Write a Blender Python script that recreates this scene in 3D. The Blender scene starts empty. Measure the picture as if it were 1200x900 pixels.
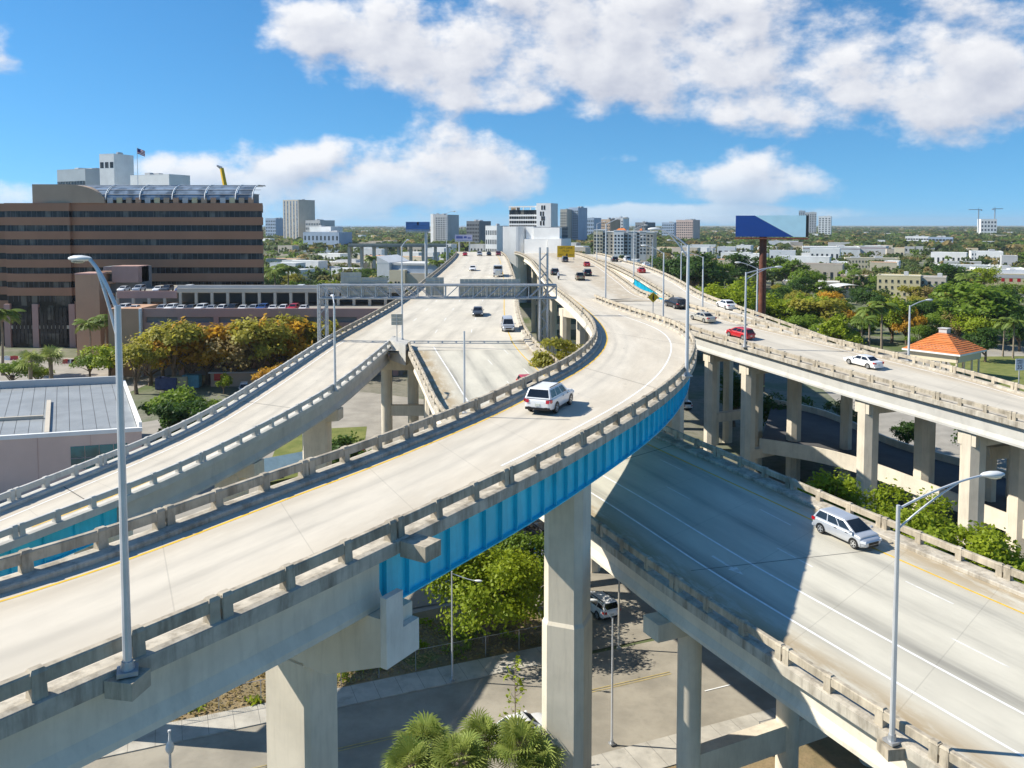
import bpy, math, random
import numpy as np
from mathutils import Vector, Matrix

random.seed(7)
RNG = np.random.default_rng(11)
SC = bpy.context.scene
COL = SC.collection
PI = math.pi
R = math.radians

# ------------------------------------------------------------------ camera
ZC = 37.0                      # camera height over the street, metres
FPX = 1000.0                   # focal length in pixels of a 1200 x 900 frame
PITCH = R(3.4)                 # nearly level camera, lens shifted down (verticals stay upright)
PY = 262 + FPX * math.tan(PITCH)
cam = bpy.data.cameras.new('camera')
cam.sensor_width = 36.0
cam.lens = 36.0 * FPX / 1200.0
cam.clip_start = 0.5
cam.clip_end = 60000
cam.shift_y = -(450 - PY) / 1200.0
camo = bpy.data.objects.new('camera', cam)
COL.objects.link(camo)
camo.location = (0, 0, ZC)
camo.rotation_euler = (PI / 2 - PITCH, 0, 0)
SC.camera = camo

# ------------------------------------------------------------------ sun and sky
SUN_EL = R(39.5)
SUN_AZ = math.atan2(-0.97, 0.12)          # direction to the sun, from +Y towards +X
sun = bpy.data.lights.new('sun', 'SUN')
sun.energy = 5.0
sun.angle = R(0.53)
sun.color = (1.0, 0.94, 0.83)
suno = bpy.data.objects.new('sun', sun)
COL.objects.link(suno)
sd = Vector((math.sin(SUN_AZ) * math.cos(SUN_EL), math.cos(SUN_AZ) * math.cos(SUN_EL), math.sin(SUN_EL)))
suno.rotation_euler = sd.to_track_quat('Z', 'Y').to_euler()

SC.view_settings.view_transform = 'Standard'
SC.view_settings.look = 'None'
SC.view_settings.gamma = 1.0
SC.view_settings.exposure = 0.57
SC.view_settings.use_curve_mapping = False
SC.cycles.use_denoising = True
SC.cycles.max_bounces = 5
SC.cycles.diffuse_bounces = 3
SC.cycles.glossy_bounces = 2
SC.cycles.transmission_bounces = 2
SC.cycles.transparent_max_bounces = 4
SC.cycles.volume_bounces = 0
SC.cycles.caustics_reflective = False
SC.cycles.caustics_refractive = False

world = bpy.data.worlds.new('World')
SC.world = world
world.use_nodes = True
NT = world.node_tree
NT.nodes.clear()


def nd(nt, typ, **kw):
    n = nt.nodes.new(typ)
    for k, v in kw.items():
        setattr(n, k, v)
    return n


def lk(nt, a, b):
    nt.links.new(a, b)


def mth(nt, op, a, b=None, c=None, clamp=False):
    n = nt.nodes.new('ShaderNodeMath')
    n.operation = op
    n.use_clamp = clamp
    for i, v in enumerate((a, b, c)):
        if v is None:
            continue
        if isinstance(v, (int, float)):
            n.inputs[i].default_value = v
        else:
            nt.links.new(v, n.inputs[i])
    return n.outputs[0]


def mixc(nt, f, a, b, mode='MIX'):
    n = nt.nodes.new('ShaderNodeMix')
    n.data_type = 'RGBA'
    n.blend_type = mode
    for i, v in ((0, f), (6, a), (7, b)):
        if isinstance(v, (int, float)):
            n.inputs[i].default_value = v
        elif isinstance(v, tuple):
            n.inputs[i].default_value = v if len(v) == 4 else v + (1,)
        else:
            nt.links.new(v, n.inputs[i])
    return n.outputs[2]


def mrange(nt, v, a, b, c=0.0, d=1.0, smooth=True):
    n = nt.nodes.new('ShaderNodeMapRange')
    n.interpolation_type = 'SMOOTHSTEP' if smooth else 'LINEAR'
    nt.links.new(v, n.inputs[0])
    for i, x in enumerate((a, b, c, d)):
        n.inputs[i + 1].default_value = x
    return n.outputs[0]


def build_sky():
    nt = NT
    out = nd(nt, 'ShaderNodeOutputWorld')
    bg = nd(nt, 'ShaderNodeBackground')
    bg.inputs[1].default_value = 0.092
    world.cycles.sampling_method = 'MANUAL'
    world.cycles.sample_map_resolution = 256
    sky = nd(nt, 'ShaderNodeTexSky')
    sky.sky_type = 'NISHITA'
    sky.sun_disc = False
    sky.sun_elevation = SUN_EL
    sky.sun_rotation = SUN_AZ % (2 * PI)
    sky.altitude = 0
    sky.air_density = 1.0
    sky.dust_density = 0.0
    sky.ozone_density = 4.0
    hs = nd(nt, 'ShaderNodeHueSaturation')
    hs.inputs['Saturation'].default_value = 1.18
    lk(nt, sky.outputs[0], hs.inputs['Color'])
    skyc = mixc(nt, 1.0, hs.outputs[0], (.80, 1.12, 1.14), 'MULTIPLY')
    tc = nd(nt, 'ShaderNodeTexCoord')
    sep = nd(nt, 'ShaderNodeSeparateXYZ')
    lk(nt, tc.outputs['Generated'], sep.inputs[0])
    x, y, z = sep.outputs
    # sea-level haze band of the model is left below the horizon: clear maritime air
    up = nd(nt, 'ShaderNodeCombineXYZ')
    lk(nt, x, up.inputs[0]); lk(nt, y, up.inputs[1])
    lk(nt, mth(nt, 'ADD', mth(nt, 'ABSOLUTE', z), .13), up.inputs[2])
    nv = nd(nt, 'ShaderNodeVectorMath', operation='NORMALIZE')
    lk(nt, up.outputs[0], nv.inputs[0])
    lk(nt, nv.outputs[0], sky.inputs[0])
    az = mth(nt, 'MULTIPLY', mth(nt, 'ARCTAN2', x, y), 180 / PI)
    el = mth(nt, 'MULTIPLY', mth(nt, 'ARCSINE', z), 180 / PI)
    cb = nd(nt, 'ShaderNodeCombineXYZ')
    lk(nt, az, cb.inputs[0])
    lk(nt, mth(nt, 'MULTIPLY', el, 1.5), cb.inputs[1])

    def fbm(dx, dy, scale, detail, rough, seed):
        ad = nd(nt, 'ShaderNodeVectorMath', operation='ADD')
        lk(nt, cb.outputs[0], ad.inputs[0])
        ad.inputs[1].default_value = (dx, dy, seed)
        n = nd(nt, 'ShaderNodeTexNoise')
        n.inputs['Scale'].default_value = scale
        n.inputs['Detail'].default_value = detail
        n.inputs['Roughness'].default_value = rough
        lk(nt, ad.outputs[0], n.inputs['Vector'])
        return n.outputs[0]
    # cloud bodies: (azimuth, elevation, half width, rise, drop) in degrees; a thinned cumulus field goes on round the sky
    bodies = [(8.0, 11.2, 16, 7, 4.2), (16.5, 7.6, 10, 4.6, 2.3), (25.5, 8.8, 12, 6.0, 4.4), (-5.5, 11.5, 10, 4.5, 3.4),
              (-12.2, 12.4, 5.0, 2.2, 2.6), (-0.5, 8.2, 4.5, 2.2, 1.2),
              (-4.2, 3.2, 6.0, 3.9, 3.6), (-12.0, 2.6, 11, 2.9, 2.6), (-20.5, 3.2, 4.5, 1.5, 2.2),
              (15.9, 2.7, 7.0, 2.4, 1.9), (7.0, 4.2, 2.0, .8, .6, .62), (12.0, 0.6, 12, .9, .7),
              (-31.8, 9.6, 3.4, 2.0, 1.5), (-32, 1.5, 5, 1.2, .8)]

    def field(da_, de_):
        m = None
        for a, e, w, up, dn, *off in bodies:
            a2, e2 = a - da_, e - de_
            da = mth(nt, 'MULTIPLY_ADD', az, 1 / w, -a2 / w)
            q = mth(nt, 'MAXIMUM', mth(nt, 'MULTIPLY_ADD', el, 1 / up, -e2 / up), mth(nt, 'MULTIPLY_ADD', el, -1 / dn, e2 / dn))
            v = mth(nt, 'MULTIPLY_ADD', da, da, mth(nt, 'MULTIPLY', q, q))
            if off:
                v = mth(nt, 'ADD', v, off[0])
            m = v if m is None else mth(nt, 'SMOOTH_MIN', m, v, 0.25)
        return mth(nt, 'MAXIMUM', mth(nt, 'MINIMUM', mth(nt, 'SUBTRACT', 1.0, m), 0.85), -1.0)
    # unseen cumulus beyond the surveyed bodies, thinned for a darker, bluer fill light
    wide = mth(nt, 'ABSOLUTE', az)
    beyond = mth(nt, 'MAXIMUM', mrange(nt, wide, 36, 44), mrange(nt, el, 16, 22))
    big2 = mth(nt, 'MULTIPLY_ADD', fbm(0, 0, .07, 2, .5, 9.3), 5.0, -3.0)
    big2 = mth(nt, 'MAXIMUM', mth(nt, 'MINIMUM', big2, .7), -1.0)
    inv = mth(nt, 'SUBTRACT', 1.0, beyond)

    def dens(m, f):
        m = mth(nt, 'ADD', mth(nt, 'MULTIPLY', m, inv), mth(nt, 'MULTIPLY', beyond, big2))
        return mth(nt, 'ADD', m, mth(nt, 'MULTIPLY_ADD', f, 3.3, -1.78))
    f0 = fbm(0, 0, 0.22, 10, 0.57, 1.7)
    f1 = fbm(-0.7, 1.5, 0.22, 5, 0.52, 1.7)
    d0 = dens(field(0, 0), f0)
    d1 = dens(field(-0.7, 1.0), f1)
    alpha = mth(nt, 'MULTIPLY', mrange(nt, d0, -0.12, 0.72), mrange(nt, el, 0.0, 4.5, 0.5, .95))
    # the light side of the puffs faces up and to the sun; flat bases and thick parts stay grey
    lit = mth(nt, 'MULTIPLY_ADD', mth(nt, 'SUBTRACT', d0, d1), .70, .58)
    lit = mth(nt, 'SUBTRACT', lit, mth(nt, 'MULTIPLY', mrange(nt, d0, 0.4, 1.8), 0.42), clamp=True)
    cl = mixc(nt, lit, (3.9, 4.15, 4.95), (7.3, 7.3, 7.4))
    lk(nt, mixc(nt, alpha, skyc, cl), bg.inputs[0])
    lk(nt, bg.outputs[0], out.inputs[0])


build_sky()


# ------------------------------------------------------------------ pixels of the photograph -> points of the place (survey helpers)
_c, _s = math.cos(PITCH), math.sin(PITCH)


def un(px, py, z):
    dx = px - 600.0; dy = FPX * _c + (PY - py) * _s; dz = -FPX * _s + (PY - py) * _c
    t = (z - ZC) / dz
    return np.array([dx * t, dy * t, z])


def at(px, py, Y):
    dx = px - 600.0; dy = FPX * _c + (PY - py) * _s; dz = -FPX * _s + (PY - py) * _c
    t = Y / dy
    return np.array([dx * t, Y, ZC + dz * t])


def unp(px, py, prof, ph=.95):
    dx = px - 600.0; dy = FPX * _c + (PY - py) * _s; dz = -FPX * _s + (PY - py) * _c
    ys = np.linspace(5, 1500, 30000)
    t = ys / dy
    g = ZC + dz * t - np.interp(ys, prof[0], prof[1]) - ph
    i = int(np.argmax(g < 0))
    return np.array([dx * t[i], ys[i], ZC + dz * t[i] - ph])


# ------------------------------------------------------------------ mesh helpers
class MB:
    def __init__(s):
        s.v = []; s.f = []; s.m = []

    def add(s, vs, fs, mi=0):
        o = len(s.v)
        s.v.extend([tuple(float(c) for c in p) for p in vs])
        for f in fs:
            s.f.append(tuple(i + o for i in f)); s.m.append(mi)
        return s

    def box(s, c, d, rz=0.0, mi=0, taper=1.0):
        hx, hy, hz = d[0] / 2, d[1] / 2, d[2] / 2
        vs = []
        ca, sa = math.cos(rz), math.sin(rz)
        for k, (sz, tp) in enumerate(((-1, 1.0), (1, taper))):
            for sx, sy in ((-1, -1), (1, -1), (1, 1), (-1, 1)):
                x, y = sx * hx * tp, sy * hy * tp
                vs.append((c[0] + x * ca - y * sa, c[1] + x * sa + y * ca, c[2] + sz * hz))
        return s.add(vs, [(3, 2, 1, 0), (4, 5, 6, 7), (0, 1, 5, 4), (1, 2, 6, 5), (2, 3, 7, 6), (3, 0, 4, 7)], mi)

    def b2(s, lo, hi, mi=0):
        return s.box([(a + b) / 2 for a, b in zip(lo, hi)], [abs(b - a) for a, b in zip(lo, hi)], 0, mi)

    def prism(s, poly, z0, z1, mi=0, top=None):
        n = len(poly)
        t = top or poly
        vs = [(p[0], p[1], z0) for p in poly] + [(p[0], p[1], z1) for p in t]
        fs = [tuple(range(n - 1, -1, -1)), tuple(range(n, 2 * n))]
        fs += [(i, (i + 1) % n, n + (i + 1) % n, n + i) for i in range(n)]
        return s.add(vs, fs, mi)

    def xprism(s, poly, x0, x1, mi=0):
        # polygon in (y,z), extruded along x
        n = len(poly)
        vs = [(x0, p[0], p[1]) for p in poly] + [(x1, p[0], p[1]) for p in poly]
        fs = [tuple(range(n - 1, -1, -1)), tuple(range(n, 2 * n))]
        fs += [(i, (i + 1) % n, n + (i + 1) % n, n + i) for i in range(n)]
        return s.add(vs, fs, mi)

    def tube(s, p0, p1, r0, r1=None, n=8, mi=0, cap=True):
        return s.pipe([p0, p1], [r0, r0 if r1 is None else r1], n, mi, cap)

    def pipe(s, pts, rs, n=8, mi=0, cap=True):
        pts = [Vector([float(c) for c in p]) for p in pts]
        if not hasattr(rs, '__len__'):
            rs = [rs] * len(pts)
        vs = []
        ref = None
        for i, p in enumerate(pts):
            t = (pts[min(i + 1, len(pts) - 1)] - pts[max(i - 1, 0)]).normalized()
            if ref is None:
                ref = Vector((1, 0, 0)) if abs(t.x) < .8 else Vector((0, 1, 0))
            a = t.cross(ref).normalized(); b = t.cross(a).normalized()
            ref = -(t.cross(a)).cross(t) if False else ref
            for k in range(n):
                an = 2 * PI * k / n
                vs.append(p + (a * math.cos(an) + b * math.sin(an)) * rs[i])
        fs = []
        for i in range(len(pts) - 1):
            for k in range(n):
                k2 = (k + 1) % n
                fs.append((i * n + k, i * n + k2, (i + 1) * n + k2, (i + 1) * n + k))
        if cap:
            fs.append(tuple(range(n))); fs.append(tuple((len(pts) - 1) * n + k for k in range(n - 1, -1, -1)))
        return s.add(vs, fs, mi)

    def mesh(s, name, mats, smooth=False):
        me = bpy.data.meshes.new(name)
        me.from_pydata(s.v, [], s.f)
        if not isinstance(mats, (list, tuple)):
            mats = [mats]
        for m in mats:
            me.materials.append(m)
        if len(mats) > 1:
            me.polygons.foreach_set('material_index', s.m)
        me.update()
        if smooth:
            me.polygons.foreach_set('use_smooth', [True] * len(me.polygons))
            me.set_sharp_from_angle(angle=R(35 if smooth is True else smooth))
        return me

    def build(s, name, mats, parent=None, smooth=False, loc=None, rz=0.0):
        return mko(name, s.mesh(name, mats, smooth), parent, loc, rz)


def mko(name, me, parent=None, loc=None, rz=0.0, scale=None):
    o = bpy.data.objects.new(name, me)
    COL.objects.link(o)
    if parent is not None:
        o.parent = parent
    if loc is not None:
        o.location = [float(c) for c in loc]
    if rz:
        o.rotation_euler = (0, 0, rz)
    if scale is not None:
        o.scale = scale if hasattr(scale, '__len__') else (scale,) * 3
    return o


def empty(name, loc=(0, 0, 0), rz=0.0):
    o = bpy.data.objects.new(name, None)
    COL.objects.link(o)
    o.location = [float(c) for c in loc]
    o.rotation_euler = (0, 0, rz)
    o.empty_display_size = .3
    return o


def tag(o, label=None, cat=None, group=None, kind=None):
    if label: o['label'] = label
    if cat: o['category'] = cat
    if group: o['group'] = group
    if kind: o['kind'] = kind
    return o


def copy_tree(o, parent=None):
    c = o.copy()
    COL.objects.link(c)
    if parent is not None:
        c.parent = parent
    for ch in list(o.children):
        copy_tree(ch, c)
    return c


# ------------------------------------------------------------------ materials
def newmat(name):
    m = bpy.data.materials.new(name)
    m.use_nodes = True
    nt = m.node_tree
    bs = nt.nodes['Principled BSDF']
    return m, nt, bs


def noise(nt, scale, detail=5, rough=.6, coord='pos', stretch=None):
    if coord == 'pos':
        src = nd(nt, 'ShaderNodeNewGeometry').outputs['Position']
    elif coord == 'uv':
        src = nd(nt, 'ShaderNodeTexCoord').outputs['UV']
    else:
        src = nd(nt, 'ShaderNodeTexCoord').outputs['Object']
    if stretch:
        mp = nd(nt, 'ShaderNodeMapping')
        mp.inputs['Scale'].default_value = stretch
        lk(nt, src, mp.inputs[0]); src = mp.outputs[0]
    n = nd(nt, 'ShaderNodeTexNoise')
    n.inputs['Scale'].default_value = scale
    n.inputs['Detail'].default_value = detail
    n.inputs['Roughness'].default_value = rough
    lk(nt, src, n.inputs['Vector'])
    return n.outputs[0]


def bump(nt, bs, h, strength=.3, dist=.02):
    b = nd(nt, 'ShaderNodeBump')
    b.inputs['Strength'].default_value = strength
    b.inputs['Distance'].default_value = dist
    lk(nt, h, b.inputs['Height'])
    lk(nt, b.outputs[0], bs.inputs['Normal'])


def pm(name, c, rough=.7, var=.18, scale=.6, metal=0.0, bmp=0.0, dirt=None, dscale=.25, spec=.4, stretch=None, coord='pos', dth=(.5, .72), streak=0.0):
    m, nt, bs = newmat(name)
    n = noise(nt, scale, 6, .62, coord, stretch)
    f = mrange(nt, n, .3, .7, 0, 1)
    a = tuple(x * (1 - var) for x in c); b = tuple(min(1, x * (1 + var)) for x in c)
    col = mixc(nt, f, a, b)
    if dirt:
        dn = noise(nt, dscale, 7, .7, coord, (1, 1, .25))
        col = mixc(nt, mrange(nt, dn, dth[0], dth[1], 0, dirt[3]), col, dirt[:3])
        if streak:
            sn = noise(nt, 3.2, 5, .65, coord, (1, 1, .10))
            col = mixc(nt, mrange(nt, sn, .46, .70, 0, streak), col, tuple(x * .8 for x in dirt[:3]))
    lk(nt, col, bs.inputs['Base Color'])
    bs.inputs['Roughness'].default_value = rough
    bs.inputs['Metallic'].default_value = metal
    bs.inputs['Specular IOR Level'].default_value = spec
    if bmp:
        bump(nt, bs, noise(nt, scale * 12, 4, .6, coord), bmp, .02)
    return m


def glassm(name, c=(.02, .03, .04), rough=.06, spec=.8):
    m, nt, bs = newmat(name)
    n = noise(nt, .35, 2, .5)
    lk(nt, mixc(nt, mrange(nt, n, .35, .65), tuple(x * .6 for x in c), tuple(x * 1.5 for x in c)), bs.inputs['Base Color'])
    bs.inputs['Roughness'].default_value = rough
    bs.inputs['Specular IOR Level'].default_value = spec
    return m


def paint(name, c, rough=.28, metal=0.0, coat=.5):
    m, nt, bs = newmat(name)
    n = noise(nt, 3.0, 3, .5, 'obj')
    lk(nt, mixc(nt, n, tuple(x * .94 for x in c), tuple(min(1, x * 1.04) for x in c)), bs.inputs['Base Color'])
    bs.inputs['Roughness'].default_value = rough
    bs.inputs['Metallic'].default_value = metal
    bs.inputs['Coat Weight'].default_value = coat
    bs.inputs['Coat Roughness'].default_value = .08
    return m


def deckmat(name, base, brown=(.30, .195, .075), track=.16, left_dirt=.0, right_dirt=.0, lane=3.55, off=0.0, width=18.0, grey=0.0):
    """brushed concrete slab: UV = (metres across, metres along)"""
    m, nt, bs = newmat(name)
    uv = nd(nt, 'ShaderNodeTexCoord').outputs['UV']
    sp = nd(nt, 'ShaderNodeSeparateXYZ'); lk(nt, uv, sp.inputs[0])
    u, v = sp.outputs[0], sp.outputs[1]
    n1 = noise(nt, .35, 6, .65, 'uv', (1, .35, 1))
    n2 = noise(nt, 2.2, 6, .7, 'uv', (1, .12, 1))
    n3 = noise(nt, 9.0, 5, .7, 'uv')
    col = mixc(nt, mrange(nt, n1, .3, .7), tuple(x * .9 for x in base), tuple(min(1, x * 1.08) for x in base))
    col = mixc(nt, mrange(nt, n2, .45, .8, 0, .22), col, tuple(x * .7 for x in base))
    # tyre lanes: two dark bands per lane
    ph = mth(nt, 'MULTIPLY', mth(nt, 'SUBTRACT', u, off), 2 * PI / (lane / 1.0))
    band = mth(nt, 'ADD', mth(nt, 'MULTIPLY', mth(nt, 'COSINE', ph), -.5), .5)
    band = mth(nt, 'MULTIPLY', band, band)
    wn = noise(nt, .12, 4, .6, 'uv', (2.2, .5, 1))
    wn2 = noise(nt, .9, 5, .65, 'uv', (1.5, .06, 1))
    bf = mth(nt, 'MULTIPLY', mth(nt, 'MULTIPLY', band, mrange(nt, wn, .3, .7, .25, 1.0)), mrange(nt, wn2, .35, .65, .35, 1.0))
    edge = mth(nt, 'MULTIPLY', mrange(nt, u, 1.5, 3.2), mth(nt, 'SUBTRACT', 1.0, mrange(nt, u, width - 3.2, width - 1.6)))
    bf = mth(nt, 'MULTIPLY', bf, edge)
    col = mixc(nt, mth(nt, 'MULTIPLY', bf, track), col, (.10, .098, .095))
    # slab joints every 6.1 m
    fr = mth(nt, 'FRACT', mth(nt, 'DIVIDE', v, 6.1))
    j = mth(nt, 'LESS_THAN', mth(nt, 'ABSOLUTE', mth(nt, 'SUBTRACT', fr, .5)), .0045)
    col = mixc(nt, mth(nt, 'MULTIPLY', j, .22), col, (.13, .12, .1))
    dn = noise(nt, .55, 7, .68, 'uv', (1.6, .45, 1))
    if left_dirt:
        e = mth(nt, 'MULTIPLY', mth(nt, 'SUBTRACT', 1.0, mrange(nt, u, 1.6, 4.3)), mrange(nt, dn, .30, .55))
        col = mixc(nt, mth(nt, 'MULTIPLY', e, left_dirt), col, brown)
    if right_dirt:
        e = mth(nt, 'MULTIPLY', mrange(nt, u, width - 3.2, width - .6), mrange(nt, dn, .30, .52))
        col = mixc(nt, mth(nt, 'MULTIPLY', e, right_dirt), col, brown)
    # dark oil spots and patches
    sn = noise(nt, 1.15, 3, .5, 'uv', (1, .6, 1))
    col = mixc(nt, mrange(nt, sn, .735, .77, 0, .55), col, (.07, .066, .06))
    lk(nt, col, bs.inputs['Base Color'])
    bs.inputs['Roughness'].default_value = .82
    bs.inputs['Specular IOR Level'].default_value = .3
    bump(nt, bs, n3, .18, .01)
    return m


M = {}
M['deck_cream'] = deckmat('deck_cream', (.60, .545, .45), track=.26, width=9.4, lane=1.9, off=3.3, right_dirt=.12, left_dirt=.2)
M['deck_main'] = deckmat('deck_main', (.58, .545, .45), track=.62, left_dirt=.7, right_dirt=.6, width=18.3, lane=3.4, off=2.6)
M['deck_trunk'] = deckmat('deck_trunk', (.60, .55, .455), track=.30, left_dirt=.3, right_dirt=0, width=26, lane=3.5, off=1.2)
M['deck_far'] = deckmat('deck_far', (.57, .52, .43), track=.24, left_dirt=.3, right_dirt=.35, width=12, lane=3.5, off=.6)
M['parapet'] = pm('weathered_concrete', (.46, .40, .305), .85, .18, .9, bmp=.35, dirt=(.10, .082, .058, .6), dscale=.9, dth=(.46, .68), streak=.34)
M['parapet_grey'] = pm('grey_coated_concrete', (.53, .515, .47), .8, .10, .7, bmp=.2, dirt=(.22, .21, .2, .35), dscale=.7)
M['kerb'] = pm('kerb_concrete', (.50, .455, .375), .85, .15, 1.2, bmp=.3, dirt=(.17, .14, .1, .6), dscale=.8, dth=(.44, .66), streak=.4)
M['girder_conc'] = pm('girder_concrete', (.72, .65, .53), .8, .08, .5, bmp=.15, dirt=(.38, .34, .27, .35), dscale=.5, streak=.12)
M['girder_grey'] = pm('girder_grey', (.52, .505, .46), .8, .08, .5, bmp=.15, dirt=(.22, .21, .2, .3), dscale=.5)
M['pier'] = pm('pier_concrete', (.70, .625, .50), .85, .09, .35, bmp=.2, dirt=(.36, .31, .24, .5), dscale=.35, streak=.16)
M['blue'] = pm('blue_steel_paint', (.035, .60, .80), .36, .10, .5, bmp=.0, dirt=(.025, .44, .62, .5), dscale=.8, spec=.5, streak=.28)
M['yellow_line'] = pm('yellow_road_paint', (.74, .46, .03), .7, .14, 2.0, dirt=(.5, .42, .25, .5), dscale=1.5)
M['white_line'] = pm('white_road_paint', (.82, .82, .80), .7, .08, 2.0, dirt=(.5, .47, .4, .5), dscale=1.5)
M['worn_white'] = pm('worn_white_paint', (.72, .71, .67), .8, .1, 2.0, dirt=(.50, .47, .40, .9), dscale=1.6)
M['joint'] = pm('joint_rubber', (.09, .085, .08), .8, .2, 2.0)
M['steel'] = pm('galvanised_steel', (.44, .45, .46), .45, .12, 1.5, metal=.55, spec=.5)
M['alu'] = pm('aluminium_pole', (.62, .63, .64), .42, .06, 1.5, metal=.35, spec=.5)
M['lampgrey'] = pm('lamp_housing', (.66, .67, .66), .4, .06, 2.0)
M['lens'] = glassm('lamp_lens', (.55, .52, .40), .15)
M['dark'] = pm('dark_rubber', (.018, .018, .019), .8, .2, 3.0, coord='obj')
M['black'] = pm('black_trim', (.012, .012, .013), .5, .2, 3.0, coord='obj')
M['white'] = pm('white_wall', (.78, .77, .74), .75, .05, .3, dirt=(.5, .48, .44, .3), dscale=.15)
M['window'] = glassm('window_glass', (.03, .04, .05), .08)
# ------------------------------------------------------------------ roads: curves, decks, parapets, girders
def arc(P):
    d = np.linalg.norm(np.diff(P[:, :2], axis=0), axis=1)
    return np.concatenate([[0], np.cumsum(d)])


def resample(P, step=None, n=None):
    s = arc(P)
    if n is None:
        n = max(2, int(round(s[-1] / step)) + 1)
    t = np.linspace(0, s[-1], n)
    return np.stack([np.interp(t, s, P[:, k]) for k in range(3)], 1)


def curve(P, step=1.0, smooth=4):
    """smooth curve through surveyed points"""
    P = np.array(P, float)
    out = []
    Q = np.vstack([2 * P[0] - P[1], P, 2 * P[-1] - P[-2]])
    for i in range(1, len(Q) - 2):
        p0, p1, p2, p3 = Q[i - 1], Q[i], Q[i + 1], Q[i + 2]
        t0 = 0.0
        t1 = t0 + np.linalg.norm(p1 - p0) ** .5
        t2 = t1 + np.linalg.norm(p2 - p1) ** .5
        t3 = t2 + np.linalg.norm(p3 - p2) ** .5
        for t in np.linspace(t1, t2, 24, endpoint=False):
            A1 = (t1 - t) / (t1 - t0) * p0 + (t - t0) / (t1 - t0) * p1
            A2 = (t2 - t) / (t2 - t1) * p1 + (t - t1) / (t2 - t1) * p2
            A3 = (t3 - t) / (t3 - t2) * p2 + (t - t2) / (t3 - t2) * p3
            B1 = (t2 - t) / (t2 - t0) * A1 + (t - t0) / (t2 - t0) * A2
            B2 = (t3 - t) / (t3 - t1) * A2 + (t - t1) / (t3 - t1) * A3
            out.append((t2 - t) / (t2 - t1) * B1 + (t - t1) / (t2 - t1) * B2)
    out.append(P[-1])
    C = resample(np.array(out), step)
    for _ in range(smooth):
        D = C.copy()
        for w in (1, 2, 3):
            pass
        k = 3
        pad = np.vstack([np.repeat(C[:1], k, 0) + (np.arange(-k, 0)[:, None]) * (C[1] - C[0]), C,
                         np.repeat(C[-1:], k, 0) + (np.arange(1, k + 1)[:, None]) * (C[-1] - C[-2])])
        D = sum(pad[j:j + len(C)] for j in range(2 * k + 1)) / (2 * k + 1)
        C = D
    return resample(C, step)


def frame(C):
    T = np.gradient(C, axis=0)
    T[:, 2] = 0
    T /= np.linalg.norm(T, axis=1)[:, None]
    N = np.stack([-T[:, 1], T[:, 0], np.zeros(len(C))], 1)      # left of travel
    return T, N


def sweep(C, N, prof, mb=None, mi=0, cap=True, closed=True):
    mb = mb or MB()
    k = len(prof)
    vs = []
    for p, n in zip(C, N):
        for o, h in prof:
            vs.append((p[0] + n[0] * o, p[1] + n[1] * o, p[2] + h))
    fs = []
    rng = k if closed else k - 1
    for i in range(len(C) - 1):
        for j in range(rng):
            j2 = (j + 1) % k
            fs.append((i * k + j, (i + 1) * k + j, (i + 1) * k + j2, i * k + j2))
    if cap and closed:
        fs.append(tuple(range(k)))
        fs.append(tuple((len(C) - 1) * k + j for j in range(k - 1, -1, -1)))
    return mb.add(vs, fs, mi)


def offset(C, o):
    T, N = frame(C)
    return C + N * o


def sub(C, a, b, step=.7):
    """stretch of a curve between stations a and b (metres)"""
    s = arc(C)
    b = min(b, s[-1]); a = max(a, 0)
    n = max(2, int(math.ceil((b - a) / step)) + 1)
    t = np.linspace(a, b, n)
    return np.stack([np.interp(t, s, C[:, k]) for k in range(3)], 1)


from mathutils.bvhtree import BVHTree
SURF = {}


def drape(root, P, lift=.006):
    """drop points onto the decks of a road"""
    out = []
    for p in P:
        best = None
        for b in SURF[root.name]:
            h = b.ray_cast(Vector((float(p[0]), float(p[1]), 60.0)), Vector((0, 0, -1)))
            if h[0] is not None and (best is None or h[0].z > best) and h[0].z < p[2] + 4:
                best = h[0].z
        out.append((p[0], p[1], (best if best is not None else p[2]) + lift))
    return out


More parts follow.
